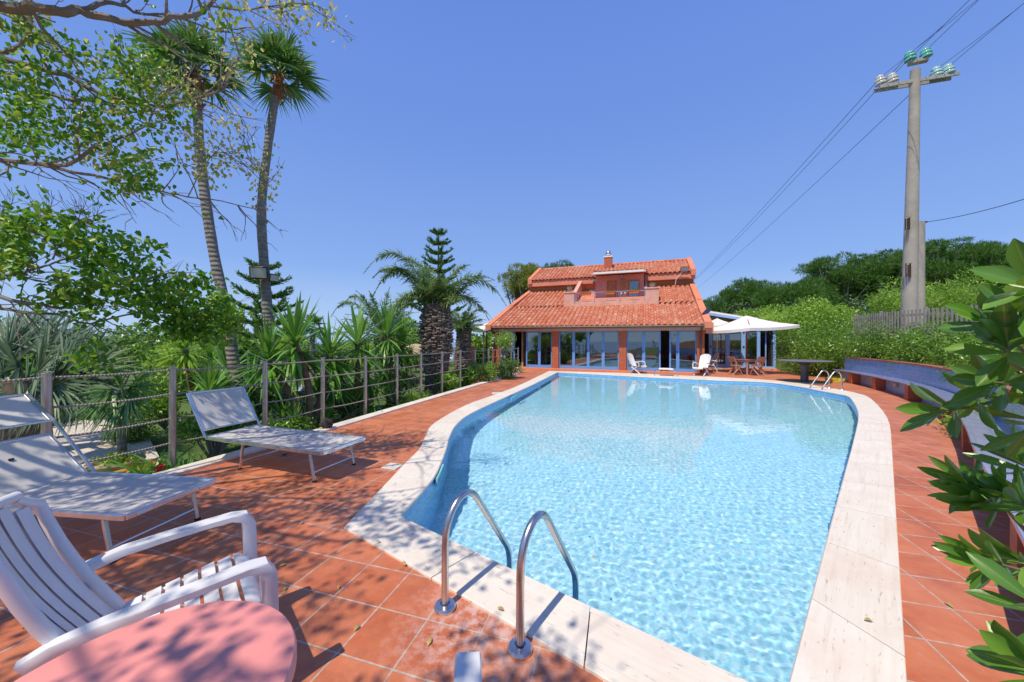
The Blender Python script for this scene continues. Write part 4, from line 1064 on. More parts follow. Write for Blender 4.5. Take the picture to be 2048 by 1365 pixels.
def folding(label, loc, rz, first=None):
    if first: return copy_tree(first, label, loc, rz)
    o = thing('folding_chair', label, 'chair', (0, 0, 0), 'wooden folding chairs round the dining table')
    for sx_ in (-.2, .2):
        mb = MB(); mb.bar((sx_, .20, .0), (sx_, -.26, .86), .03, .045, up=(1, 0, 0), bev=.005); mb.build('long_leg', m_teak, o)
        mb = MB(); mb.bar((sx_ * .88, -.30, .0), (sx_ * .88, .16, .44), .03, .045, up=(1, 0, 0), bev=.005); mb.build('short_leg', m_teak, o)
    mb = MB()
    for k in range(6): mb.box((0, -.14 + k * .066, .445), (.40, .055, .018), bev=.003)
    mb.build('seat', m_teak, o)
    mb = MB()
    for k in range(4): mb.bar((-.2, -.16 - k * .03, .66 + k * .058), (.2, -.16 - k * .03, .66 + k * .058), .012, .045, up=(0, -.5, 1))
    mb.build('backrest', m_teak, o)
    for y, z in ((.17, .06), (-.26, .04)): mb = MB(); mb.bar((-.19, y, z), (.19, y, z), .02, .045); mb.build('stretcher', m_teak, o)
    return o
f0 = folding('wooden folding chair on the left side of the dining table', None, None)
f0.location = dtM((-.66, .0, 0)); f0.rotation_euler = (0, 0, -PI / 2 + .1)
folding('wooden folding chair on the right side of the dining table', dtM((.62, .05, 0)), PI / 2 + .25, f0)
folding('wooden folding chair with its back to the pool, in front of the dining table', dtM((.02, -.52, 0)), AZ + .05, f0)
folding('wooden folding chair on the far side of the dining table, facing the pool', dtM((-.05, .66, 0)), PI + .1, f0)

m_canvas, nt = mat('white_canvas')
n = noise(nt, 2.5, 5, .6, objco(nt)); c = ramp(nt, n, [(.3, (.86, .855, .83)), (.7, (.91, .905, .89))]); t_ = N(nt, 'ShaderNodeBsdfTranslucent'); nt.links.new(c, t_.inputs[0])
ms = N(nt, 'ShaderNodeMixShader'); ms.inputs[0].default_value = .15; nt.links.new(principled(nt, c, .8), ms.inputs[1]); nt.links.new(t_.outputs[0], ms.inputs[2]); out(nt, ms.outputs[0])
m_redwood = simple('red_wood', (.30, .07, .03), .5, 0, .2, 5)
def parasol(label, c, corners, apex, tilt, polemat, posts=None, name='parasol', val=.14):
    o = thing(name, label, 'parasol', (c[0], c[1], 0), 'white square canvas parasols')
    A_ = Vector((c[0], c[1], apex)); Q = [Vector((c[0] + x, c[1] + y, z)) for x, y, z in corners]
    mb = MB(); K = 8
    for i in range(4):
        a, b = Q[i], Q[(i + 1) % 4]; rows = []
        for r in range(K + 1):
            u = r / K; row = []
            for j in range(K + 1):
                e = a.lerp(b, j / K) ; e.z -= .05 * math.sin(PI * j / K)
                p_ = A_.lerp(e, u); p_.z -= .07 * math.sin(PI * u) * (1 + .3 * math.sin(PI * j / K)); row.append(p_)
            rows.append(row)
        rows.append([p_ + Vector((0, 0, -val)) + (p_ - Vector((c[0], c[1], p_.z))).normalized() * -.02 * math.sin(k_ * 2.2) for k_, p_ in enumerate(rows[-1])])
        mb.sheet(rows)
    mb.build('canopy', m_canvas, o, smooth=True, angle=50)
    for q in Q: m2 = MB(); m2.bar(A_ - Vector((0, 0, .06)), q - Vector((0, 0, .07)), .03, .02); m2.build('rib', polemat, o)
    if posts is None:
        m2 = MB(); m2.lathe([(.028, .0), (.028, apex - .02), (0, apex + .04)], (c[0], c[1], 0), 10); m2.build('pole', polemat, o, smooth=True)
        m2 = MB(); m2.box((c[0], c[1], .04), (.5, .5, .08), bev=.01); m2.build('base', simple('concrete', (.4, .38, .35), .9, 0, .15, 5, .3), o)
    else:
        for x, y in posts: m2 = MB(); m2.box((x, y, 1.1), (.10, .10, 2.5)); m2.build('post', polemat, o)
    return o
pc_ = (11.83, 18.15)
parasol('large white square parasol on a red wooden pole over the dining table', pc_, [(-1.75, 1.15, 2.18), (1.1, 1.8, 2.4), (1.95, -.9, 2.42), (-.95, -1.75, 2.24)], 2.92, 0, m_redwood)
parasol('smaller grey-white parasol peeking out behind the large one, by the glass annex', (11.9, 20.9), [(-1.1, .8, 2.5), (.8, 1.1, 2.5), (1.1, -.8, 2.5), (-.8, -1.1, 2.5)], 2.95, 0, m_white)

# ------------------------------------------------------------------ glass annex
S0 = 4.65
annex = thing('glass_annex', 'light blue framed glass annex with sloping roof right of the villa', 'annex', tuple(W(-2.5, S0)))
def ta(px): return HT(px, 700, S0)[0]
fr = [(1410, 1418), (1418, 1425), (1451, 1459.6), (1482.6, 1491), (1514, 1520.5), (1546.5, 1552)]
for a, b in fr[1:]:
    mb = HB(); mb.hb(ta(b), ta(a), S0, S0 + .12, .08, 2.45); mb.build('post', m_blue2, annex)
mb = HB(); mb.hb(ta(1552), ta(1412), S0 - .02, S0 + .14, 2.45, 2.6); mb.hb(ta(1514) + .001, ta(1425), S0 + .02, S0 + .1, .08, .27); mb.hb(ta(1546.5), ta(1520.5), S0 + .02, S0 + .1, .08, .18)
mb.each('rail', m_blue2, annex)
for a, b in ((1425, 1451), (1459.6, 1482.6), (1491, 1514)):
    g = HB(); g.hb(ta(b), ta(a), S0 + .05, S0 + .06, .25, 2.46); g.build('pane', m_glass, annex)
mb = HB(); mb.hb(ta(1536), ta(1533.5), S0 + .3, S0 + .34, .1, 2.4); mb.build('open_door', m_blue2, annex)
mb = HB(); mb.hb(ta(1552), ta(1410), S0 - .5, S0 + 4.5, -.06, .075); mb.build('floor_slab', m_cotta, annex)
mb = HB(); mb.hp([(ta(1412), S0 - .25, 3.38), (ta(1552), S0 - .25, 2.62), (ta(1552), S0 + 4.5, 2.62), (ta(1412), S0 + 4.5, 3.38)], (0, 0, .05)); mb.build('roof', m_white, annex)
mb = HB(); mb.hp([(ta(1412), S0 - .27, 3.2), (ta(1552), S0 - .27, 2.5), (ta(1552), S0 - .27, 2.66), (ta(1412), S0 - .27, 3.36)], (0, .08, 0)); mb.build('roof_beam', m_blue2, annex)
mb = HB(); mb.hp([(ta(1412), S0 - .28, 3.34), (ta(1552), S0 - .28, 2.6), (ta(1552), S0 - .28, 2.72), (ta(1412), S0 - .28, 3.46)], (0, .03, 0)); mb.build('roof_trim', m_white, annex)
mb = HB(); mb.hb(ta(1552), ta(1545), S0 + .2, S0 + 4.4, .08, 2.5); mb.hb(ta(1552), ta(1410), S0 + 4.4, S0 + 4.5, .08, 2.5); mb.each('back_wall', simple('dark_panel', (.05, .06, .08), .6), annex)
for px in (1421, 1487):
    for z in (1.25, 2.1):
        mb = HB(); t = ta(px); mb.hb(t - .05, t + .03, S0 - .03, S0 - .001, z, z + .10); mb.build('hinge', m_black, annex)

# canvas shelter left of the villa
parasol('white canvas shelter on dark timber posts at the left corner of the villa', (-.95, 23.4), [(-2.0, .7, 2.32), (1.0, 2.2, 2.35), (2.0, -.4, 2.35), (-.6, -2.0, 2.33)], 3.15, 0, simple('grey_timber', (.12, .10, .09), .8, 0, .2, 4), posts=[(-2.68, 23.2), (-1.75, 22.2), (-1.7, 24.2), (-.4, 25.2)], name='canvas_shelter', val=.10)

# ------------------------------------------------------------------ picket fence on the bank
m_picket = simple('weathered_wood', (.27, .26, .23), .9, 0, .22, 6, .3, 60)
pf = thing('picket_fence', 'grey weathered picket fence above the hedge on the right', 'fence', (14.3, 12, 1.6))
FP = [Vector((14.8, 15.6, 0)), Vector((14.05, 13.2, 0)), Vector((14.0, 11.0, 0)), Vector((13.7, 9.6, 0)), Vector((12.6, 7.6, 0))]
FP = catmull(FP, 0, len(FP) - 1, 6)
L_ = 0; nxt = 0; k = 0
for a, b in zip(FP, FP[1:]):
    seg = (b - a).length; d = (b - a) / seg
    while nxt < L_ + seg:
        p = a + d * (nxt - L_); rg = random.Random(k)
        if k % 14 == 0: mb = MB(); mb.box((p.x + .05, p.y, 2.05), (.09, .09, 1.5), rz=math.atan2(d.y, d.x), bev=.01); mb.build('post', m_picket, pf)
        if k < 98:
            mb = MB(); hh = 2.74 + rg.uniform(-.015, .02); mb.box((p.x, p.y, (hh + 1.75) / 2), (.058, .022, hh - 1.75), rz=math.atan2(d.y, d.x) + rg.uniform(-.06, .06), bev=.003); mb.build('picket', m_picket, pf)
        k += 1; nxt += .125
    L_ += seg
mb = MB()
for z in (2.02, 2.52): mb.sheet([[p + Vector((.015, 0, z)) for p in FP], [p + Vector((.015, 0, z + .07)) for p in FP], [p + Vector((.045, 0, z + .07)) for p in FP], [p + Vector((.045, 0, z)) for p in FP]])
mb.each('rail', m_picket, pf)

# ------------------------------------------------------------------ utility poles and wires
m_conc, nt = mat('weathered_concrete')
co = objco(nt); n1 = noise(nt, 1.3, 6, .65, co); n2 = noise(nt, 30, 5, .7, co); n3 = noise(nt, 3.5, 6, .7, co)
c = ramp(nt, n1, [(.3, (.30, .28, .24)), (.7, (.44, .41, .36))]); c = mix(nt, ramp(nt, n2, [(.55, (0, 0, 0)), (.7, (.6,) * 3)]), c, (.16, .15, .13))
c = mix(nt, ramp(nt, n3, [(.58, (0, 0, 0)), (.7, (.5,) * 3)]), c, (.42, .26, .13)); out(nt, principled(nt, c, .92, 0, bump(nt, n2, .5, .01)))
PB, PT = D(1818, 640, 13.5), D(1830.5, 140, 13.5); dz = (PT - PB) / (PT.z - PB.z); P0 = PB + dz * (.9 - PB.z)
pole = thing('utility_pole', 'tall weathered concrete utility pole with crossarm and glass insulators', 'utility pole', tuple(P0))
mb = MB(); hs_ = [0, .25, .5, .75, 1]; mb.tube([P0.lerp(PT, h) for h in hs_], [.235, .215, .19, .165, .14], 20); body = mb.build('shaft', m_conc, pole, smooth=True)
def damage(px, py, w_, h_, lb):
    mb = MB(); c = D(px, py, 13.27); mb2 = MB(); n_ = 4
    rg = random.Random(int(py))
    for k in range(n_): x = (k - (n_ - 1) / 2) * w_ / n_; mb.box((c.x + x, c.y + .012 + abs(x) * .4, c.z + rg.uniform(-.03, .03)), (w_ / n_ * .55, .02, h_ * rg.uniform(.65, 1)))
    mb.build('exposed_core', simple('dark_hole', (.04, .038, .035), .9), body)
    for k in range(8): mb2.tube([(c.x - w_ / 2, c.y - .005 + .02, c.z - h_ / 2 + k * h_ / 7.5), (c.x, c.y - .012, c.z - h_ / 2 + k * h_ / 7.5 + .01), (c.x + w_ / 2, c.y + .02, c.z - h_ / 2 + k * h_ / 7.5)], .006, 4)
    mb2.build('rusty_bar', simple('rust', (.24, .13, .07), .9, .2), body)
damage(1817.5, 448, .20, .62, ''); damage(1819, 540, .22, .55, '')
XL, XR = D(1753, 178.5, 13.95), D(1911, 152, 13.1)
XM = (XL + XR) / 2
for off_ in (-.13, .13):
    mb = MB(); q = Vector((0, off_, 0)); mb.bar(XL + q, XR + q, .05, .13, bev=.008); mb.build('crossarm', simple('grey_beam', (.34, .33, .31), .8, .1, .15, 5, .2), pole)
TL, TR = D(1816, 128, 13.65), D(1857, 119, 13.35); mb = MB(); mb.bar(TL, TR, .22, .12, bev=.01); mb.build('top_arm', m_conc, pole)
def glassmat(name, col):
    m, nt = mat(name); p_ = N(nt, 'ShaderNodeBsdfPrincipled'); p_.inputs['Base Color'].default_value = (*col, 1); p_.inputs['Roughness'].default_value = .12; p_.inputs['Transmission Weight'].default_value = .45; p_.inputs['IOR'].default_value = 1.3
    out(nt, p_.outputs[0]); return m
mg1, mg2, mg3 = glassmat('teal_glass', (.25, .72, .62)), glassmat('pale_glass', (.80, .80, .74)), glassmat('aqua_glass', (.55, .85, .82))
INS = [(1762, 170, 13.9, mg2), (1786, 166, 13.78, mg2), (1821, 122, 13.6, mg1), (1853, 116, 13.38, mg1), (1874, 154, 13.3, mg3), (1898, 149, 13.15, mg3)]
tops = []
for px, py, y, mg in INS:
    b = D(px, py, y); mb = MB(); r = .175
    prof = [(.03, .05), (r * .55, .06), (r * .98, .02), (r, .06), (r * .8, .13), (r * .45, .165), (r * .55, .17), (r * .95, .135), (r * .95, .17), (r * .75, .24), (r * .4, .27), (r * .5, .28), (r * .78, .25), (r * .78, .28), (r * .55, .34), (.05, .37), (0, .375)]
    Mt = Matrix.Rotation(math.radians(-10), 3, 'Y'); mb.lathe(prof, tuple(b), 20, M=Mt); i_ = mb.build('insulator', mg, pole, smooth=True)
    mb = MB(); mb.tube([b - Vector((0, 0, .08)), b + Vector((0, 0, .12))], .022, 8); mb.build('pin', simple('cream_ceramic', (.62, .56, .45), .4), i_, smooth=True)
    tops.append(b + Vector((0, 0, .30)))
P2 = D(1838, 640, 15.2); P2.z = .9; T2 = D(1841, 444, 15.2)
p2 = thing('small_utility_pole', 'shorter grey concrete pole standing just behind the tall utility pole', 'utility pole', tuple(P2))
mb = MB(); mb.tube([P2, T2], [.18, .135], 16); mb.build('shaft', m_conc, p2, smooth=True)
mb = MB(); mb.tube([T2 - Vector((0, 0, .06)), T2 + Vector((.22, -.05, -.02))], .035, 6); mb.build('bracket', m_gutter, p2, smooth=True)
def wire(A_, B_, sag, label, r=.009):
    pts = [A_.lerp(B_, k / 24) - Vector((0, 0, 4 * sag * (k / 24) * (1 - k / 24))) for k in range(25)]
    mb = MB(); mb.tube(pts, r, 5, caps=False); return tag(mb.build('power_line', simple('wire_black', (.035, .04, .05), .6)), label, 'cable', 'overhead wires at the utility pole')
WD = Vector((23, 76.5, -.6)).normalized()
lb = ['wire from the far left insulator running down behind the villa', 'wire from the top of the pole running down behind the villa', 'wire from the right end of the crossarm running behind the pole towards the villa']
lb2 = ['wire leaving the left insulators towards the top of the frame', 'wire leaving the teal top insulators towards the top of the frame', 'wire leaving the right insulators towards the upper right corner']
for k, (ia, ib) in enumerate(((0, 1), (2, 3), (4, 5))):
    wire(tops[ia], tops[ia] + WD * 95 + Vector((0, 0, [.0, .6, -.4][k])), [1.6, 1.9, 1.5][k], lb[k], .011)
    wire(tops[ib], tops[ib] - WD * 26 + Vector((0, 0, .3)), .12, lb2[k], .008)
    wire(tops[ia] , tops[ib] - WD * 2.4 - Vector((0, 0, .02)), .02, ['short bridging wire on the left insulators', 'short bridging wire on the teal top insulators', 'short bridging wire on the right insulators'][k], .007)
wire(T2 + Vector((.22, -.05, -.02)), D(2130, 372, 9.5), .12, 'single cable from the shorter pole to the right edge', .012)
# ------------------------------------------------------------------ vegetation tools
def leafmat(name, cols, rough=.45, trans=.3, spec=.5, tcol=None, coat=0, vein=False):
    m, nt = mat(name); gi = N(nt, 'ShaderNodeNewGeometry'); k = len(cols)
    c = ramp(nt, gi.outputs['Random Per Island'], [(i / max(1, k - 1), c_) for i, c_ in enumerate(cols)])
    n = noise(nt, 1.7, 3, .6, objco(nt)); c = mix(nt, ramp(nt, n, [(.35, (.0,) * 3), (.7, (.35,) * 3)]), c, cols[-1])
    t_ = N(nt, 'ShaderNodeBsdfTranslucent')
    if tcol: nt.links.new(mix(nt, .6, c, tcol), t_.inputs[0])
    else:
        hs = N(nt, 'ShaderNodeHueSaturation'); hs.inputs['Value'].default_value = 1.5; hs.inputs['Hue'].default_value = .485; nt.links.new(c, hs.inputs['Color']); nt.links.new(hs.outputs[0], t_.inputs[0])
    ms = N(nt, 'ShaderNodeMixShader'); ms.inputs[0].default_value = trans
    nt.links.new(principled(nt, c, rough, 0, None, spec, coat=coat), ms.inputs[1]); nt.links.new(t_.outputs[0], ms.inputs[2]); return out(nt, ms.outputs[0], m)
def nrm(a): return a / np.maximum(np.linalg.norm(a, axis=-1, keepdims=True), 1e-9)
def rdir(rg, n): return nrm(rg.normal(size=(n, 3)))
def leaf_geo(P, Dv, L, Wd, rg, fold=.25, up=None):
    """diamond leaves of two triangles-pairs; returns V, quads"""
    n = len(P); Nn = rdir(rg, n) if up is None else nrm(up + rdir(rg, n) * .5)
    S = nrm(np.cross(Dv, Nn)); Up = np.cross(S, Dv)
    L = np.asarray(L).reshape(-1, 1) * np.ones((n, 1)); Wd = np.asarray(Wd).reshape(-1, 1) * np.ones((n, 1))
    m1 = P + Dv * L * .42
    V = np.stack([P, m1 + S * Wd * .5 + Up * Wd * fold, P + Dv * L - Up * L * .08, m1 - S * Wd * .5 + Up * Wd * fold], 1).reshape(-1, 3)
    return V, (np.arange(n * 4).reshape(n, 4))
def heart_geo(P, Dv, L, rg, k=7):
    """rounder hanging leaves, 6-sided, folded along the midrib: two quads each"""
    n = len(P); Nn = rdir(rg, n); S = nrm(np.cross(Dv, Nn)); Up = np.cross(S, Dv); L = np.asarray(L).reshape(-1, 1)
    f = .22
    pts = [P, P + Dv * L * .22 + S * L * .36 + Up * L * f * .8, P + Dv * L * .62 + S * L * .27 + Up * L * f * .6, P + Dv * L - Up * L * .1, P + Dv * L * .62 - S * L * .27 + Up * L * f * .6, P + Dv * L * .22 - S * L * .36 + Up * L * f * .8]
    V = np.stack(pts, 1).reshape(-1, 3); b = np.arange(n)[:, None] * 6
    F_ = np.concatenate([b + np.array([[0, 1, 2, 3]]), b + np.array([[0, 3, 4, 5]])], 0)
    return V, F_
class VG:
    def __init__(s): s.V = []; s.F = []; s.n = 0
    def add(s, V, Fq): s.V.append(V); s.F.append(Fq + s.n); s.n += len(V)
    def build(s, name, m, parent=None, smooth=False): return np_mesh(name, np.concatenate(s.V), np.concatenate(s.F), m, parent, smooth)
def blades(P, D0, L, Wd, droop, segs=3, taper=.0, side=None, fold=0, tipw=.12):
    """long narrow leaves: ribbons bending down; P,D0 (n,3)"""
    n = len(P); L = np.asarray(L).reshape(-1, 1) * np.ones((n, 1)); Wd = np.asarray(Wd).reshape(-1, 1) * np.ones((n, 1)); droop = np.asarray(droop).reshape(-1, 1) * np.ones((n, 1))
    Z = np.array([[0, 0, 1.0]]); S = nrm(np.cross(D0, Z)) if side is None else side
    rows = []
    for i in range(segs + 1):
        t = i / segs; c = P + D0 * L * t - Z * droop * L * t * t
        w = Wd * (.55 + 1.6 * t * (1 - t) if t < .5 else (1 - t) * 1.9 * (1 - tipw) + tipw) * .5
        if t == 0: w = Wd * .3
        rows += [c + S * w, c - S * w]
    V = np.stack(rows, 1).reshape(-1, 3); k = 2 * (segs + 1); b = np.arange(n)[:, None] * k
    F_ = np.concatenate([b + np.array([[2 * i, 2 * i + 1, 2 * i + 3, 2 * i + 2]]) for i in range(segs)], 0)
    return V, F_

m_bark = simple('grey_bark', (.24, .21, .18), .9, 0, .25, 6, .6, 40, dirt=.4)
m_bark2, nt = mat('palm_trunk')
co = objco(nt); wv = N(nt, 'ShaderNodeTexWave', bands_direction='Z'); wv.inputs['Scale'].default_value = 3.2; wv.inputs['Distortion'].default_value = 2.5; wv.inputs['Detail'].default_value = 3; nt.links.new(co, wv.inputs[0])
n1 = noise(nt, 9, 5, .65, co); c = ramp(nt, n1, [(.3, (.17, .15, .13)), (.7, (.34, .31, .28))]); c = mix(nt, math_(nt, 'MULTIPLY', wv.outputs['Fac'], .35), c, (.12, .10, .085))
out(nt, principled(nt, c, .9, 0, bump(nt, math_(nt, 'ADD', wv.outputs['Fac'], n1), .7, .02)))
mL_tree = leafmat('tree_leaves', [(.055, .19, .012), (.09, .27, .018), (.15, .35, .03), (.30, .42, .05), (.10, .28, .02)], .4, .42)
mL_yel = leafmat('yellowing_leaves', [(.26, .36, .06), (.46, .48, .14), (.60, .54, .24), (.40, .44, .12)], .45, .42)
mL_pit = leafmat('hedge_leaves', [(.06, .16, .016), (.10, .25, .025), (.16, .34, .035), (.28, .46, .07), (.13, .28, .03)], .35, .25, .5)
mL_pine = leafmat('pine_needles', [(.045, .12, .018), (.075, .19, .028), (.12, .26, .04), (.08, .19, .03)], .6, .3)
mL_lite = leafmat('bright_leaves', [(.14, .30, .03), (.22, .42, .045), (.36, .54, .08), (.22, .40, .045)], .45, .35)
mL_phx = leafmat('date_palm_leaves', [(.09, .18, .05), (.16, .28, .085), (.27, .38, .15), (.16, .27, .09)], .4, .25)
mL_blue = leafmat('blue_fan_leaves', [(.08, .15, .08), (.13, .22, .13), (.25, .33, .21), (.13, .21, .12)], .4, .15)
mL_yuc = leafmat('yucca_leaves', [(.06, .19, .025), (.11, .29, .04), (.22, .42, .09), (.12, .30, .04)], .33, .28, .55)
mL_dry = leafmat('dry_fronds', [(.16, .11, .06), (.26, .18, .10), (.34, .26, .16)], .85, .15)
mL_wash = leafmat('fan_palm_leaves', [(.05, .15, .025), (.09, .23, .04), (.19, .35, .09), (.08, .20, .04)], .36, .25, .6)

def blob_crown(rg, clumps, n, leaf, spread=1.0, hollow=.55):
    """leaf centres near the surfaces of many ellipsoidal clumps"""
    clumps = np.asarray(clumps, float); w = clumps[:, 3] * clumps[:, 4] ; idx = rg.choice(len(clumps), n, p=w / w.sum()); c = clumps[idx]
    d = rdir(rg, n); r = hollow + (1 - hollow) * rg.random((n, 1)) ** .6
    ext = np.stack([c[:, 3], c[:, 3], c[:, 4]], 1)
    P = c[:, :3] + d * ext * r * (1 + .10 * rg.normal(size=(n, 1))); Dv = nrm(d * .8 + rdir(rg, n) * .9)
    return P, Dv, d
def bush(name, label, cat, base, clumps, n, L, material, group=None, seed=1, stems=True, aspect=.5, pine=False, trunk=None, twigmat=None, barkm=None):
    rg = np.random.default_rng(seed); o = thing(name, label, cat, tuple(base), group)
    P, Dv, dn = blob_crown(rg, clumps, n, L)
    vg = VG(); Ls = L * rg.uniform(.7, 1.3, (n, 1))
    if pine:
        Dv = nrm(dn * .7 + rdir(rg, n) * .45 + np.array([[0, 0, .55]])); 
        for k in range(3): V, Fq = leaf_geo(P, nrm(Dv + rdir(rg, n) * .55), Ls, Ls * aspect, rg, 0); vg.add(V, Fq)
    else: V, Fq = leaf_geo(P, Dv, Ls, Ls * aspect, rg, .2, up=dn); vg.add(V, Fq)
    vg.build('crown' if trunk else 'foliage', material, o)
    if stems:
        mb = MB(); r3 = random.Random(seed); bp = Vector(base)
        for c in clumps:
            q = Vector(c[:3]); mid = bp.lerp(q, .5) + Vector((r3.uniform(-.1, .1), r3.uniform(-.1, .1), 0)) * (q - bp).length
            r0 = (trunk or .03); mb.tube([bp.lerp(mid, .02), bp.lerp(mid, .5), mid, mid.lerp(q, .6), q], [r0 * .6, r0 * .5, r0 * .4, r0 * .25, r0 * .1], 6)
        if trunk: mb.tube([bp, bp + (Vector(clumps[0][:3]) - bp) * .3], [trunk, trunk * .7], 10)
        mb.build('trunk' if trunk else 'stem', barkm or m_bark, o, smooth=True)
    return o
def clump_cloud(rg, c, R, Rz, k, r0, flat=.8):
    """k clumps spread through an ellipsoid"""
    res = []
    for i in range(k):
        d = rdir(rg, 1)[0]; u = rg.random() ** .45; rr = r0 * rg.uniform(.7, 1.3)
        res.append((c[0] + d[0] * R * u, c[1] + d[1] * R * u, c[2] + d[2] * Rz * u, rr, rr * flat))
    return res

# ------------------------------------------------------------------ ground, sea, far land
def seg_d(px, py, a, b):
    dx, dy = b.x - a.x, b.y - a.y; t = np.clip(((px - a.x) * dx + (py - a.y) * dy) / (dx * dx + dy * dy), 0, 1); return np.hypot(px - a.x - t * dx, py - a.y - t * dy)
def grow(a, n, big): return [a * i for i in range(n)] + [a * n * 1.35 ** k for k in range(1, big)]
gx = grow(.5, 60, 24); gx = sorted(set([-g for g in gx] + gx)); X, Y = np.meshgrid(np.array(gx), np.array(gx) + 8)
kl = [p for p in kerb_in[:8]]; kl = [kl[0] + (kl[0] - kl[1]).normalized() * 200] + kl + [Vector((-1.6, 19, 0)), Vector((-1.9, 22, 0)), Vector((-1.9, 60, 0)), Vector((-2, 300, 0))]
dk = np.full(X.shape, 1e9); 
for a, b in zip(kl, kl[1:]): dk = np.minimum(dk, seg_d(X, Y, a, b))
# side of the kerb: left if x < kerb x at that y
ky = np.array([p.y for p in kl]); kx = np.array([p.x for p in kl]); o_ = np.argsort(ky); kxi = np.interp(Y, ky[o_], kx[o_]); left = X < kxi
Zg = np.where(left, -.52 - .0 * dk, -2.0)
Zg = np.where(~left & (dk < .6), -1.3, Zg)
far = np.maximum(0, np.hypot(X, Y - 8) - 28)
Zg = np.where(left, Zg - far * .05 - np.minimum(far, 400) * .02, Zg)
db = np.full(X.shape, 1e9); bfx = [p + n * 1.3 for p, n in zip(BF, BN)]; bfx = [bfx[0] + Vector((1.5, 40, 0))] + bfx + [bfx[-1] + Vector((-5, -60, 0))]
for a, b in zip(bfx, bfx[1:]): db = np.minimum(db, seg_d(X, Y, a, b))
by = np.array([p.y for p in bfx]); bx = np.array([p.x for p in bfx]); o_ = np.argsort(by); right = X > np.interp(Y, by[o_], bx[o_])
Zr = .6 + np.minimum(db, 4) * .28 + np.maximum(0, np.minimum(db - 6, 60)) * .012
Zg = np.where(right, Zr, Zg); back = (~left) & (~right) & (Y > 27.5); Zg = np.where(back, -.1, Zg)
Zg = np.where((~left) & (~right) & (Y < -3.5), -.3, Zg)
Zg = np.where(left | right, Zg + .06 * np.sin(X * .9) * np.cos(Y * .7), Zg); Zg = np.maximum(Zg, -60 - np.minimum(far, 900) * .0)
m_grass, nt = mat('garden_ground')
co = objco(nt); n1 = noise(nt, .35, 6, .6, co); n2 = noise(nt, 9, 5, .7, co); n3 = noise(nt, 60, 3, .7, co)
c = ramp(nt, n1, [(.35, (.07, .14, .025)), (.55, (.10, .17, .035)), (.7, (.20, .16, .08))]); c = mix(nt, math_(nt, 'MULTIPLY', n2, .6), c, (.05, .09, .02)); c = mix(nt, math_(nt, 'MULTIPLY', n3, .4), c, (.16, .24, .05))
out(nt, principled(nt, c, .95, 0, bump(nt, n3, .6, .03)))
ny, nx = X.shape; q0 = (np.arange(ny - 1)[:, None] * nx + np.arange(nx - 1)[None, :]).ravel()
g_ = np_mesh('ground', np.stack([X.ravel(), Y.ravel(), Zg.ravel()], 1), np.stack([q0, q0 + 1, q0 + nx + 1, q0 + nx], 1), m_grass, smooth=True); tag(g_, kind='structure')
mb = MB(); Rr = 50000; mb.add([(-Rr, 700, -55), (Rr, 700, -55), (Rr, Rr, -55), (-Rr, Rr, -55)], [(0, 1, 2, 3)]); mb.add([(-Rr, -Rr, -56), (-700, -Rr, -56), (-700, Rr, -56), (-Rr, Rr, -56)], [(0, 1, 2, 3)])
m_sea, nt = mat('sea'); out(nt, principled(nt, (.16, .27, .42), .35, 0, bump(nt, noise(nt, .05, 4, .6, objco(nt)), .3, 2))); tag(mb.build('sea', m_sea), kind='structure')
m_hill = simple('haze_tinted_hills', (.30, .42, .62), 1, 0, .06, .0006)  # distance haze painted in: the bluish base colour replaces real air
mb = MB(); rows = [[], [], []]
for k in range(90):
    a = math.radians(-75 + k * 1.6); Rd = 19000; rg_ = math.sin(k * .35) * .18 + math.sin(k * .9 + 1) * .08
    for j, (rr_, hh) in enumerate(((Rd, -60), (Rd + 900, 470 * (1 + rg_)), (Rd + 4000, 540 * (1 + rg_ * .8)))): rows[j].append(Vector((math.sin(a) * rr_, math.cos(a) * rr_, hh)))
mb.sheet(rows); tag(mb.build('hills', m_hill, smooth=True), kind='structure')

# garden path of pale stone and a lawn strip
m_path, nt = mat('pale_paving'); co = objco(nt, rot=(0, 0, .5)); b = N(nt, 'ShaderNodeTexBrick'); nt.links.new(co, b.inputs['Vector']); b.inputs['Scale'].default_value = 1; b.inputs['Brick Width'].default_value = .14; b.inputs['Row Height'].default_value = .10; b.inputs['Mortar Size'].default_value = .008
b.inputs['Color1'].default_value = (.60, .54, .45, 1); b.inputs['Color2'].default_value = (.66, .60, .50, 1); b.inputs['Mortar'].default_value = (.50, .45, .37, 1); out(nt, principled(nt, b.outputs['Color'], .9, 0, bump(nt, b.outputs['Fac'], -.4, .006)))
def gsheet(name, pxs, z, m): 
    mb = MB(); P = [G(x, y, z) for x, y in pxs]; mb.add(P, [tuple(range(len(P)))]); o = mb.build(name, m); tag(o, kind='structure')
    if o.data.polygons[0].normal.z < 0: o.data.flip_normals()
gsheet('path', [(-60, 1010), (120, 960), (330, 935), (300, 880), (262, 848), (215, 838), (150, 842), (40, 870), (-60, 900)], -.42, m_path)
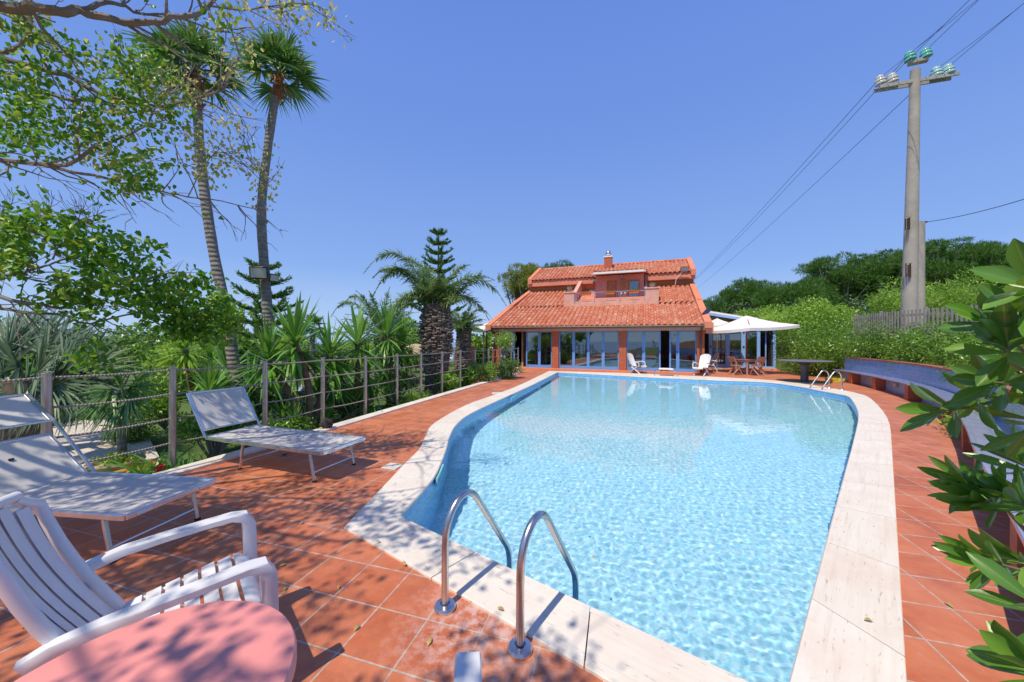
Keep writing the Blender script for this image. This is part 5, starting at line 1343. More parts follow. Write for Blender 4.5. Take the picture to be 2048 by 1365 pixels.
# ------------------------------------------------------------------ the broad tree over the terrace
rgT = np.random.default_rng(11)
tree = thing('shade_tree', 'sparse leafy tree leaning in over the top left corner above the loungers', 'tree', (-6.1, 1.6, -.5))
tmb = MB(); twig_pts = []
def c1(x, y, d): return D(x / 2.926, y / 2.926, d)
def limb(pts, r0, r1, twigs=8, tl=.7, up=.0, n=7, sub=3, mbx=None, store=True):
    P = catmull(pts, 0, len(pts) - 1, sub); k = len(P); rr = random.Random(len(twig_pts) + k)
    P = [p + Vector((rr.uniform(-1, 1), rr.uniform(-1, 1), rr.uniform(-1, 1))) * r0 * .35 for p in P]
    (mbx or tmb).tube(P, [r0 + (r1 - r0) * (i / (k - 1)) ** .8 for i in range(k)], n)
    for t in range(twigs):
        i = rr.randrange(max(1, k // 5), k); d = (P[min(i + 1, k - 1)] - P[i - 1]).normalized()
        dv = (d * rr.uniform(.3, 1) + Vector((rr.uniform(-1, 1), rr.uniform(-1, 1), rr.uniform(-1, 1) + up))).normalized()
        q = [P[i]]; 
        for s_ in range(5):
            dv = (dv + Vector((rr.uniform(-.4, .4), rr.uniform(-.4, .4), rr.uniform(-.35, .35)))).normalized(); q.append(q[-1] + dv * tl * rr.uniform(.12, .26))
            if s_ in (1, 3):
                e = (dv + Vector((rr.uniform(-1, 1), rr.uniform(-1, 1), rr.uniform(-.6, 1)))).normalized(); (mbx or tmb).tube([q[-1], q[-1] + e * tl * .15, q[-1] + e * tl * .22 + dv * tl * .12], [.004, .003, .0018], 4, caps=False)
                if store: twig_pts.append(q[-1] + e * tl * .2)
        rt = r0 * .22 + .003; (mbx or tmb).tube(q, [max(.002, rt * (1 - .16 * i)) for i in range(len(q))], 5, caps=False)
        if store: twig_pts.extend(q[2:])
    return P
B1 = [c1(-160, 10, 2.9), c1(-30, 30, 2.95), c1(190, 40, 3.0), c1(370, 85, 3.05), c1(480, 60, 3.1), c1(600, 100, 3.15), c1(790, 145, 3.2), c1(960, 125, 3.25), c1(1100, 85, 3.3), c1(1210, 30, 3.4), c1(1300, -60, 3.5)]
trunk_top = Vector((-5.4, 2.2, 2.2)); tb = Vector((-6.1, 1.6, -.6))
tmb.tube([tb, Vector((-6.0, 1.7, .6)), Vector((-5.7, 2.0, 1.5)), trunk_top], [.21, .17, .15, .12], 12)
limb([trunk_top, Vector((-5.1, 2.5, 3.6))] + B1, .055, .016, 9, .6)
limb([c1(480, 60, 3.1), c1(620, 15, 3.2), c1(740, 40, 3.3), c1(810, 85, 3.35), c1(1000, 90, 3.4), c1(1250, 180, 3.5)], .022, .006, 8, .6)
limb([trunk_top, c1(-160, 260, 3.5), c1(-30, 325, 3.6), c1(150, 380, 3.65), c1(380, 440, 3.7), c1(520, 520, 3.75), c1(700, 580, 3.8), c1(900, 620, 3.9), c1(1060, 600, 4.0), c1(1200, 560, 4.05), c1(1310, 520, 4.1), c1(1360, 400, 4.1), c1(1400, 320, 4.15)], .034, .007, 16, .7)
limb([trunk_top, c1(-160, 340, 4.1), c1(-30, 420, 4.0), c1(250, 540, 3.95), c1(430, 590, 3.95), c1(600, 590, 4.0), c1(700, 650, 4.05), c1(860, 650, 4.1), c1(1000, 520, 4.2), c1(1100, 450, 4.25)], .030, .006, 16, .7)
limb([trunk_top, c1(-160, 900, 3.4), c1(-30, 935, 3.45), c1(250, 965, 3.5), c1(420, 950, 3.55), c1(520, 880, 3.6), c1(600, 850, 3.65), c1(760, 790, 3.75), c1(860, 720, 3.8), c1(900, 660, 3.85)], .030, .006, 12, .6)
limb([c1(250, 965, 3.5), c1(400, 1000, 3.55), c1(640, 1050, 3.65), c1(800, 1100, 3.75), c1(950, 1120, 3.8), c1(1100, 1155, 3.9), c1(1300, 1180, 4.0), c1(1560, 1240, 4.1)], .018, .004, 14, .55)
limb([c1(950, 1130, 3.8), c1(955, 1190, 3.8), c1(1020, 1245, 3.82)], .008, .003, 0)
limb([c1(-160, 320, 3.3), c1(-30, 305, 3.3), c1(60, 300, 3.3), c1(140, 240, 3.3), c1(180, 180, 3.3), c1(170, 60, 3.3)], .022, .010, 6, .4)
limb([c1(-160, 760, 4.2), c1(0, 740, 4.2), c1(60, 700, 4.2), c1(180, 670, 4.2), c1(200, 600, 4.2), c1(190, 500, 4.2), c1(270, 380, 4.2)], .016, .006, 8, .5)
limb([c1(1210, 30, 3.4), c1(1400, 60, 3.5), c1(1560, 40, 3.5), c1(1780, 20, 3.55), c1(1920, 60, 3.6)], .010, .003, 12, .45)
limb([c1(1100, 1155, 3.9), c1(1180, 1000, 3.9), c1(1260, 900, 3.9), c1(1380, 900, 3.95)], .006, .002, 12, .45)
limb([c1(1500, 1220, 4.08), c1(1530, 1100, 4.08), c1(1500, 980, 4.08), c1(1440, 920, 4.05)], .005, .002, 9, .4)
limb([c1(1310, 520, 4.1), c1(1360, 620, 4.1), c1(1420, 700, 4.1)], .005, .002, 7, .35)
# limbs overhead and behind, which throw the dappled shade on the terrace
for tgt, r_ in (((-4.4, 1.2, 4.6), .05), ((-3.4, 2.2, 5.0), .04), ((-4.6, .0, 4.4), .05), ((-2.9, .6, 4.9), .04), ((-5.0, 3.0, 4.6), .035), ((-3.6, -.8, 4.6), .04), ((-4.0, 2.8, 5.4), .03), ((-2.2, -.9, 4.6), .03), ((-5.6, .8, 4.2), .03), ((-1.9, -1.4, 4.6), .025), ((-3.2, 1.4, 4.9), .03), ((-4.6, 2.0, 5.6), .03), ((-5.0, -.9, 4.4), .03)):
    t_ = Vector(tgt); limb([trunk_top, trunk_top.lerp(t_, .45) + Vector((0, 0, .5)), t_, t_ + Vector((.8, .3, -.1))], r_, .008, 9, .9)
tmb.build('trunk', m_bark, tree, smooth=True)
# leaves: sprays in the zones the photograph shows, plus the unseen canopy overhead
def spray(zones, per=None):
    C_ = []; Lr = []
    for px, py, rx, ry, cnt, d0, d1 in zones:
        for k in range(max(3, cnt // 9)):
            a = rgT.uniform(0, 6.28); u = rgT.random() ** .5; d = rgT.uniform(d0, d1); c = np.array(D(px + rx * u * math.cos(a), py + ry * u * math.sin(a), d))
            m = 9; C_.append(c + rgT.normal(size=(m, 3)) * .075)
    return np.concatenate(C_)
z_green = [(30, 40, 45, 28, 120, 3, 3.6), (95, 108, 60, 34, 240, 3.2, 3.9), (38, 215, 52, 80, 560, 3.2, 4.2), (255, 150, 78, 62, 620, 3.4, 4.3), (190, 250, 62, 44, 300, 3.4, 4.2), (270, 335, 48, 46, 260, 3.4, 3.9), (210, 382, 14, 12, 18, 3.4, 3.5), (130, 270, 70, 40, 160, 3.5, 4.3), (330, 230, 50, 40, 120, 3.6, 4.2), (10, 330, 30, 50, 60, 3.5, 4), (430, 45, 40, 40, 60, 3.2, 3.6)]
z_yel = [(60, 38, 60, 26, 90, 3, 3.6), (345, 190, 55, 48, 260, 3.6, 4.2), (425, 300, 46, 62, 330, 3.7, 4.1), (470, 130, 50, 42, 110, 3.9, 4.2), (520, 360, 30, 62, 120, 4, 4.2), (470, 225, 28, 34, 60, 4, 4.1), (545, 15, 115, 26, 260, 3.3, 3.7), (450, 70, 30, 50, 90, 3.4, 3.9), (240, 320, 70, 44, 160, 3.4, 4), (150, 190, 120, 110, 200, 3.4, 4.2), (650, 30, 10, 18, 16, 3.5, 3.6)]
for zs, m_, nm in ((z_green, mL_tree, 'green_foliage'), (z_yel, mL_yel, 'yellow_foliage')):
    P = spray(zs)
    if nm == 'green_foliage':
        # canopy overhead: clusters hung on twig ends out of view
        tw = np.array([list(p) for p in twig_pts]); tw = tw[(tw[:, 2] > 3.6) & (tw[:, 2] > 1.6 + 1.02 * np.maximum(tw[:, 1], .2) + .15)]
        shx = tw[:, 0] + tw[:, 2] * LD.x / -LD.z; shy = tw[:, 1] + tw[:, 2] * LD.y / -LD.z
        tw = tw[(shx < .2) & ((shy < 2.55 - .76 * shx) | (shx < -1.45))]
        sel = tw[rgT.choice(len(tw), min(len(tw), 900), replace=False)]; P = np.concatenate([P] + [sel + rgT.normal(size=sel.shape) * .13 for _ in range(26)])
        oth = np.array([list(p) for p in twig_pts]); P = np.concatenate([P, oth[rgT.choice(len(oth), 160)] + rgT.normal(size=(160, 3)) * .04])
    n = len(P); Dv = nrm(rdir(rgT, n) * .75 + np.array([[.0, 0, -.75]])); V, Fq = heart_geo(P, Dv, rgT.uniform(.04, .075, n) * (1 if nm[0] == 'g' else .75), rgT); np_mesh(nm, V, Fq, m_, tree)

# lower leafy tree at the left edge
def c2_(x, y, d): return D(x / 3.59, 380 + y / 3.59, d)
t2 = thing('small_leafy_tree', 'bright green small-leaved tree spreading over the blue fan palm at the left edge', 'tree', (-7.2, 4.4, -.5))
tmb = MB(); twig_pts = []
b0 = Vector((-7.2, 4.4, -.5)); b1 = Vector((-6.9, 4.4, 1.0)); tmb.tube([b0, Vector((-7.0, 4.5, .3)), b1], [.11, .09, .08], 10)
limb([b1, c2_(-120, 640, 4.4), c2_(0, 610, 4.4), c2_(130, 610, 4.4), c2_(260, 560, 4.4), c2_(360, 540, 4.4), c2_(560, 460, 4.5)], .03, .008, 12, .6)
limb([b1, c2_(-120, 740, 4.6), c2_(0, 770, 4.6), c2_(250, 820, 4.6), c2_(440, 845, 4.7), c2_(560, 780, 4.7), c2_(630, 690, 4.8), c2_(900, 680, 4.9), c2_(1200, 600, 5)], .035, .008, 14, .6)
limb([b1, c2_(-120, 830, 4.8), c2_(0, 850, 4.8), c2_(250, 890, 4.8), c2_(450, 900, 4.9), c2_(650, 960, 5), c2_(1000, 880, 5.2), c2_(1400, 900, 5.5), c2_(1600, 860, 5.6)], .03, .006, 18, .6)
limb([c2_(380, 500, 4.4), c2_(400, 440, 4.4), c2_(440, 380, 4.4), c2_(430, 300, 4.4)], .010, .005, 6, .35)
for x, y in ((330, 170), (660, 230), (50, 150), (560, 200)): limb([c2_(x, y + 120, 4.5), c2_(x + 5, y + 40, 4.5), c2_(x + 10, y - 20, 4.5)], .005, .002, 9, .35, up=1.2, store=False)
tmb.build('trunk', m_bark, t2, smooth=True)
zz = [(25, 485, 42, 52, 420, 4.2, 4.8), (75, 440, 50, 26, 150, 4.3, 4.7), (150, 468, 62, 36, 300, 4.2, 4.8), (225, 515, 62, 42, 330, 4.2, 4.9), (290, 505, 34, 20, 90, 4.4, 4.8), (175, 590, 70, 48, 300, 4.4, 5), (270, 575, 60, 46, 220, 4.5, 5.2), (340, 590, 72, 44, 460, 4.7, 5.4), (410, 640, 70, 44, 700, 5, 5.8), (360, 640, 66, 38, 360, 5, 5.8), (450, 620, 34, 40, 260, 5.2, 5.8), (192, 705, 24, 32, 110, 4.6, 4.9), (120, 590, 50, 30, 120, 4.5, 4.8), (405, 555, 30, 14, 60, 5, 5.2), (20, 540, 24, 24, 60, 4.3, 4.5)]
P = spray(zz); n = len(P); Dv = nrm(rdir(rgT, n) * .8 + np.array([[0, 0, -.6]])); V, Fq = heart_geo(P, Dv, rgT.uniform(.06, .105, n), rgT); np_mesh('crown', V, Fq, mL_tree, t2)

# ------------------------------------------------------------------ palms
def trunk_tube(parent, pts, r, n=18, m=None, rough=.012, sub=6, seed=1, name='trunk'):
    P = catmull(pts, 0, len(pts) - 1, sub); rr = random.Random(seed); k = len(P)
    R = [r[0] + (r[1] - r[0]) * i / (k - 1) for i in range(k)]
    if len(r) > 2: R = [np.interp(i / (k - 1), np.linspace(0, 1, len(r)), r) for i in range(k)]
    R = [a * (1 + rr.uniform(-1, 1) * rough * 3) for a in R]
    mb = MB(); mb.tube(P, R, n); return mb.build(name, m or m_bark2, parent, smooth=True)
def fan_leaf(vg, hub, dirv, radius, rg, nb=34, spread=2.3, cup=.25, droop=.25, wmul=1.0, nvec=None):
    """palmate leaf: blades radiating in a plane that contains dirv"""
    d = np.array(dirv) / np.linalg.norm(dirv); up = np.array(nvec if nvec is not None else (0, 0, 1.0)); s = np.cross(d, up); s /= max(1e-6, np.linalg.norm(s)); nn = np.cross(s, d)
    an = np.linspace(-spread, spread, nb) + rg.normal(size=nb) * .02; L = radius * (.78 + .22 * np.cos(an * .9)) * rg.uniform(.9, 1.08, nb)
    Dv = nrm(np.cos(an)[:, None] * d + np.sin(an)[:, None] * s + (cup * np.abs(np.sin(an)))[:, None] * nn + rg.normal(size=(nb, 3)) * .03)
    side = nrm(np.cross(Dv, nn[None, :] + rg.normal(size=(nb, 3)) * .55))
    w = radius * spread * 2 / nb * .62 * wmul
    V, Fq = blades(np.repeat(hub[None, :], nb, 0), Dv, L, w, droop * rg.uniform(.5, 1.5, nb), 4, side=side, tipw=.02); vg.add(V, Fq)
def fan_palm_crown(parent, c, n, radius, pet, rg, elmin, elmax, m, dead=0, droop=.25, nb=34, bias=None, name='frond'):
    """each frond (petiole + leaf) a part"""
    for k in range(n):
        az = k * 2.399 + rg.uniform(-.3, .3); el = elmax - (elmax - elmin) * (k / max(1, n - 1)) ** .85 + rg.uniform(-.1, .1)
        d = np.array([math.cos(az) * math.cos(el), math.sin(az) * math.cos(el), math.sin(el)])
        if bias is not None: d = d + np.array(bias); d /= np.linalg.norm(d)
        pl = pet * rg.uniform(.8, 1.2); hub = np.array(c) + d * pl - np.array([0, 0, 1]) * pl * .12 * (1 - el)
        vg = VG(); ld = d * .9 + np.array([0, 0, -.35 * droop * 3 * (1.2 - el)]); fan_leaf(vg, hub, ld, radius * rg.uniform(.85, 1.1), rg, nb, 1.9, .3, droop)
        V, Fq = blades(np.array([c, c]) , np.array([(hub - np.array(c)) / np.linalg.norm(hub - np.array(c))] * 2), np.linalg.norm(hub - np.array(c)), .035, 0, 1, side=np.array([[1.0, 0, 0], [0, 0, 1.0]]), tipw=1); vg.add(V, Fq)
        vg.build(name, m, parent)
def tallpalm(label, pts, r, seed, cr, lean, nm='tall_fan_palm'):
    o = thing(nm, label, 'palm tree', tuple(pts[0]), 'tall slender fan palms'); rg = np.random.default_rng(seed)
    trunk_tube(o, pts, r, seed=seed); c = np.array(pts[-1])
    mb = MB(); mb.lathe([(r[-1] * 1.05, -.5), (r[-1] * 1.3, -.38), (r[-1] * 1.2, -.1), (.02, .15)], tuple(c), 12)
    rr = random.Random(seed)
    for k in range(26):
        a = rr.uniform(0, 6.28); z = rr.uniform(-.7, .05); q = Vector((math.cos(a), math.sin(a), 0)); b = Vector(c) + q * r[-1] * 1.2 + Vector((0, 0, z)); mb.bar(b, b + q * .07 + Vector((0, 0, .12 * rr.choice((-1, 1, 1)))), .05, .015)
    mb.build('boot', simple('red_brown_fibre', (.30, .10, .04), .9, 0, .35, 12, .5, 40), o)
    fan_palm_crown(o, tuple(c + np.array([0, 0, .05])), 24, cr, cr * .62, rg, -.45, 1.4, mL_wash, droop=.28, bias=lean)
    vg = VG(); fan_leaf(vg, c + np.array([.1, 0, -.2]), (.3, -.1, -1), cr * .5, rg, 20, 1.2, .2, .1); vg.build('dead_leaf', mL_dry, o)
    return o
YA, YB = 7.6, 9.0
A_pts = [G(520, 905, -.55)] + [D(x, y, YA) for x, y in ((497, 850), (470, 745), (456, 640), (430, 520), (411, 400), (400, 300), (394, 205), (392, 150))]; A_pts[0] = D(512, 900, YA); A_pts[0].z = -.6
B_pts = [D(x, y, YB) for x, y in ((570, 875), (556, 800), (541, 690), (529, 540), (523, 420), (535, 300), (549, 205), (557, 155))]; B_pts[0].z = -.6
tallpalm('tall fan palm with its trunk behind the flat lounger, leftmost of the two', A_pts, (.14, .120, .105, .095, .09, .083, .078), 3, .68, (-.12, 0, .32))
pB = tallpalm('tall fan palm carrying two floodlights on its trunk, right of the other', B_pts, (.155, .13, .113, .104, .095, .09, .084), 4, .74, (.14, 0, .42))
# floodlights strapped to the palm
def pl_light(px, py, y, sz, rz, label, lens):
    c = D(px, py, y); o = thing('palm_floodlight', label, 'floodlight', tuple(c), 'floodlights strapped to the tall palm'); M_ = Matrix.Rotation(rz, 3, 'Z') @ Matrix.Rotation(math.radians(12), 3, 'X')
    mb = MB(); mb.box(c, (sz, .14, sz * .78), M=M_, bev=.02); mb.build('housing', simple('brown_housing', (.08, .055, .04), .6), o)
    mb = MB(); mb.box(c + M_ @ Vector((0, -.074, 0)), (sz * .8, .01, sz * .58), M=M_); mb.build('lens', lens, o); mb = MB(); mb.tube([c, c + Vector((.16 if px < 530 else -.12, .14, -.05))], .02, 6); mb.build('bracket', m_black, o)
pl_light(519, 546, 8.75, .40, .35, 'brown square floodlight facing the pool on the palm trunk', simple('lamp_pane', (.45, .47, .42), .15, 0, .2, 5))
pl_light(546, 556, 8.85, .24, 1.1, 'smaller dark floodlight on the right side of the palm trunk', simple('lamp_pane', (.45, .47, .42), .15))

def frond(P0, P1, P2, rg, L=.35, pairs=46, wid=.030, twist=0, taper=.35):
    """pinnate frond along a quadratic curve; leaflets in a V"""
    P0, P1, P2 = [np.array(p, float) for p in (P0, P1, P2)]; t = np.linspace(.10, 1, pairs)[:, None]
    B_ = (1 - t) ** 2 * P0 + 2 * t * (1 - t) * P1 + t ** 2 * P2; T = nrm(2 * (1 - t) * (P1 - P0) + 2 * t * (P2 - P1))
    Zv = np.array([[0, 0, 1.0]]); S = np.cross(T, Zv); S = nrm(S + 1e-6); U = np.cross(S, T); vg = VG()
    prof = np.sin(np.clip(t * 1.05 + .12, 0, 1) * np.pi) ** .55 * .9 + .12
    for sg in (-1, 1):
        ph = rg.normal(size=t.shape) * .5 + .3; Dv = nrm(S * sg * np.cos(ph) + U * np.sin(ph) * np.where(np.arange(len(t))[:, None] % 2 == 0, 1, -.7) + T * (.50 + .35 * t) + rg.normal(size=S.shape) * .08); V, Fq = blades(B_, Dv, L * prof * rg.uniform(.85, 1.1, t.shape), wid, .22, 3, side=nrm(np.cross(Dv, U + rg.normal(size=S.shape) * .3)), tipw=.05); vg.add(V, Fq)
    # rachis
    tt = np.linspace(0, 1, 12)[:, None]; R_ = (1 - tt) ** 2 * P0 + 2 * tt * (1 - tt) * P1 + tt ** 2 * P2
    for sd in (np.array([[0, 0, 1.0]]), nrm(np.cross((P2 - P0)[None, :], np.array([[0, 0, 1.0]])))):
        w = (.022 * (1 - tt) + .005); V = np.stack([R_ + sd * w, R_ - sd * w], 1).reshape(-1, 3); b = np.arange(11)[:, None] * 2; vg.add(V, b + np.array([[0, 1, 3, 2]]))
    return vg
def phoenix(label, base, top, r, fr_px, y, extra, L, seed, Lf=.35, leafm=None, shag=True, el=(.1, 1.3), nm='date_palm'):
    o = thing(nm, label, 'palm tree', tuple(base), 'feather-leaved date palms'); rg = np.random.default_rng(seed); rr = random.Random(seed)
    trunk_tube(o, [Vector(base), Vector(base).lerp(Vector(top), .5), Vector(top)], r, 20, simple('palm_fibre', (.11, .085, .065), .95, 0, .4, 10, .8, 30), .02, seed=seed)
    if shag:
        mb = MB(); H = top[2] - base[2]; nb = 900
        for k in range(nb):
            u = rr.random() * .72 + .28; a = k * 2.399; rad = np.interp(u, np.linspace(0, 1, len(r)), r) ; p = Vector(base).lerp(Vector(top), u) + Vector((math.cos(a), math.sin(a), 0)) * rad * .9
            q = p + Vector((math.cos(a), math.sin(a), 0)) * rad * rr.uniform(.16, .36) + Vector((0, 0, rr.uniform(-.05, .14))); mb.bar(p, q, rr.uniform(.05, .15), .035, up=(0, 0, 1))
        mb.build('old_leaf_base', leafmat('old_leaf_bases', [(.11, .08, .065), (.20, .16, .125), (.36, .30, .25), (.16, .12, .095)], .95, .0), o)
    c = np.array(top)
    for f in fr_px:
        P = [D(f[0][0], f[0][1], y), D(f[1][0], f[1][1], y + f[3]), D(f[2][0], f[2][1], y + f[3] * 2)]
        frond(P[0], P[1], P[2], rg, Lf * 1.05, 120, .040).build('frond', leafm or mL_phx, o)
    for k in range(extra):
        az = k * 2.399 + rg.uniform(-.2, .2); e = el[1] - (el[1] - el[0]) * (k / max(1, extra - 1)); d = np.array([math.cos(az) * math.cos(e), math.sin(az) * math.cos(e), math.sin(e)]); l = L * rg.uniform(.8, 1.1)
        P1 = c + d * l * .55; P2 = c + d * l * .8 + np.array([math.cos(az), math.sin(az), 0]) * l * .25 - np.array([0, 0, 1]) * l * (.30 - .1 * e); frond(c + d * .1, P1, P2, rg, Lf * rg.uniform(.85, 1.1), 84, .040).build('frond', leafm or mL_phx, o)
    return o
YM = 13.5; mb_ = D(872, 800, YM); mb_.z = -.6; mt_ = D(872, 612, YM)
phoenix('large date palm with a thick shaggy trunk and arching grey-green fronds, left of the villa', tuple(mb_), tuple(mt_), (.44, .42, .40, .50, .55, .52, .42),
        [((866, 612), (800, 440), (727, 548), -.3), ((862, 612), (790, 500), (746, 556), .4), ((860, 618), (800, 560), (772, 652), -.5), ((880, 612), (960, 510), (1012, 612), .2), ((876, 608), (915, 590), (964, 541), .3), ((868, 608), (872, 580), (880, 548), -.5), ((872, 608), (890, 580), (912, 566), -.4), ((864, 608), (850, 580), (846, 552), -.3), ((870, 608), (858, 590), (826, 570), -.5), ((878, 612), (900, 588), (925, 600), -.6), ((866, 612), (830, 570), (800, 600), -.6), ((872, 606), (880, 570), (895, 555), .2), ((868, 612), (815, 520), (770, 540), .1), ((864, 610), (800, 470), (742, 600), .3), ((862, 614), (790, 590), (752, 650), .2), ((868, 608), (840, 500), (800, 520), .5), ((878, 610), (930, 530), (988, 560), -.2), ((880, 612), (935, 560), (978, 640), .4), ((874, 606), (905, 530), (940, 530), .2), ((870, 606), (860, 540), (850, 530), .4)], YM, 12, 1.3, 21, .42, el=(.7, 1.4))
b2 = D(762, 800, 16.5); b2.z = -.8; phoenix('date palm with arching fronds between the yuccas and the shaggy palm', tuple(b2), tuple(D(764, 676, 16.5)), (.3, .26, .25, .3), [((764, 672), (700, 560), (662, 634), 0), ((762, 672), (720, 560), (690, 606), .5), ((762, 670), (740, 600), (712, 582), -.2), ((765, 668), (750, 600), (738, 582), 0), ((766, 668), (770, 600), (780, 574), .1), ((768, 670), (790, 580), (830, 600), .2), ((768, 672), (810, 580), (842, 622), 0)], 16.5, 16, 2.5, 22, .34)
b3 = D(927, 800, 19.5); b3.z = -.8; phoenix('small date palm behind the fence, nearest the canvas shelter', tuple(b3), tuple(D(926, 660, 19.5)), (.40, .38, .34, .3), [((926, 658), (955, 590), (985, 640), 0), ((926, 658), (895, 600), (880, 640), 0), ((927, 656), (935, 620), (945, 606), 0)], 19.5, 20, 1.75, 23, .28)
b4 = D(625, 780, 20); b4.z = -.8; o = thing('small_fan_palm', 'small round-crowned fan palm in the distance between the tall palms and the date palm', 'palm tree', tuple(b4)); trunk_tube(o, [b4, D(625, 660, 20)], (.16, .12)); fan_palm_crown(o, tuple(D(625, 655, 20)), 20, .55, .42, np.random.default_rng(9), -.6, 1.4, mL_wash, nb=18)

# the blue fan palm behind the left fence
o = thing('blue_fan_palm', 'big grey-blue fan palm behind the rope fence at the left edge', 'palm tree', tuple(G(60, 960, -.55))); rg = np.random.default_rng(31)
bb = D(55, 900, 6.3); bb.z = -.6; trunk_tube(o, [bb, D(50, 790, 6.3), D(48, 760, 6.3)], (.30, .28, .22), 18, simple('palm_fibre', (.10, .075, .055), .95))
cc = np.array(D(52, 775, 6.3))
for px, py, rad, dy in ((60, 650, .95, .3), (-30, 640, .95, .2), (150, 660, 1.0, .2), (240, 700, 1.05, -.1), (300, 745, 1.1, -.3), (110, 610, .9, .6), (200, 640, .95, .5), (-60, 720, 1.0, -.3), (20, 700, .85, -.6), (110, 720, .9, -.6), (190, 760, 1.0, -.5), (250, 690, .95, .7), (0, 600, .85, .7), (330, 700, .95, .4), (140, 790, .85, -.5), (70, 580, .7, .7), (-20, 800, .8, -.4), (270, 640, .8, .9), (320, 800, .8, .3)):
    hub = np.array(D(52 + (px - 52) * .42, 775 + (py - 775) * .55, 6.3 + dy * .6)); tip = np.array(D(px, py, 6.3 + dy)); d = tip - hub; vg = VG()
    nv = np.cross(np.cross(d, np.array([0, -1, .4])), d); fan_leaf(vg, hub, d, rad * 1.0, rg, 46, 1.75, .2, .12, .9, nvec=nv / np.linalg.norm(nv))
    dv = hub - cc; l = np.linalg.norm(dv); V, Fq = blades(np.array([cc, cc]), np.array([dv / l] * 2), l, .05, 0, 1, side=np.array([[1.0, 0, 0], [0, 0, 1.0]]), tipw=1); vg.add(V, Fq); vg.build('frond', mL_blue, o)
o = thing('young_fan_palm', 'green fan palm leaves hanging over the rope fence beside the second post', 'palm tree', tuple(G(240, 930, -.55))); rg = np.random.default_rng(32)
for hp, tp, rad in (((235, 790), (215, 860), .62), ((250, 790), (270, 850), .6), ((225, 780), (170, 830), .55), ((260, 775), (320, 810), .7), ((240, 770), (250, 730), .5)):
    vg = VG(); h_ = np.array(D(*hp, 5.6)); t_ = np.array(D(*tp, 5.4)); fan_leaf(vg, h_, t_ - h_, rad, rg, 34, 1.3, .2, .2, 1, nvec=(0, -1, .3)); vg.build('frond', mL_wash, o)
q = D(245, 930, 5.7); q.z = -.55; trunk_tube(o, [q, D(242, 780, 5.7)], (.06, .05))

# ------------------------------------------------------------------ yuccas behind the fence
def yucca(label, heads, base, seed, group='yuccas behind the rope fence', m=None, Wd=.068):
    """heads: (px, py, y, radius)"""
    o = thing('yucca', label, 'yucca', tuple(base), group); rg = np.random.default_rng(seed)
    for i, (px, py, y, rad) in enumerate(heads):
        c = D(px, py, y); mid = Vector(base).lerp(c, .55) + Vector((rg.uniform(-.15, .15), 0, 0)); trunk_tube(o, [Vector(base), mid, c], (.075, .06), 12, simple('yucca_bark', (.20, .135, .09), .95, 0, .3, 12, .7, 30), .03, name='stem')
        n = 90; u = rg.random(n); az = rg.uniform(0, 2 * np.pi, n); e = 1.45 - 2.3 * u ** .9; d = np.stack([np.cos(az) * np.cos(e), np.sin(az) * np.cos(e), np.sin(e)], 1)
        P = np.array(c)[None, :] + d * .05 + np.stack([0 * u, 0 * u, -(u - .3) * .25], 1); L = rad * rg.uniform(.8, 1.1, n) * (.85 + .3 * (1 - u)); V, Fq = blades(P, d, L, Wd * rad / .8, .10 + .22 * u, 4, tipw=.0); np_mesh('rosette', V, Fq, m or mL_yuc, o)
    return o
def gb(px, y, z=-.55): p = D(px, 700, y); p.z = z; return tuple(p)
yucca('branching yucca with a brown slanting stem and a big star rosette on top', [(592, 690, 7.6, 1.05), (535, 722, 7.3, .8), (660, 712, 8.3, .95)], gb(620, 7.8), 41)
yucca('yucca with several rosettes behind the third and fourth posts', [(715, 690, 9.0, 1.0), (668, 762, 8.6, .8), (735, 745, 9.2, .8), (700, 820, 8.8, .6)], gb(700, 9.0), 42)
yucca('tall upright yucca clump left of the shaggy palm trunk', [(775, 672, 10.6, 1.0), (805, 690, 11, .9), (770, 735, 10.4, .85), (815, 740, 11, .8), (775, 800, 10.2, .6)], gb(785, 10.6), 43)
yucca('yucca rosettes behind the second and third posts, beside the leaning palm trunk', [(455, 745, 8.2, .8), (500, 775, 7.6, .7), (420, 790, 7.4, .7), (545, 790, 8.4, .65)], gb(470, 8.0), 47)
yucca('low yucca rosette at the foot of the tall palm trunks', [(567, 838, 7.3, .45), (590, 850, 7.2, .38)], gb(578, 7.3), 44)
yucca('pale yellow-green yucca in front of the tall leaning palm, half hidden', [(370, 700, 8.6, .8), (425, 735, 9.0, .75)], gb(395, 8.8), 45, m=mL_lite)
yucca('yucca rosettes low behind the rope fence, right of the brown slanting stem', [(640, 800, 8.2, .6), (655, 850, 7.9, .4), (745, 800, 9, .55)], gb(650, 8.2), 46)

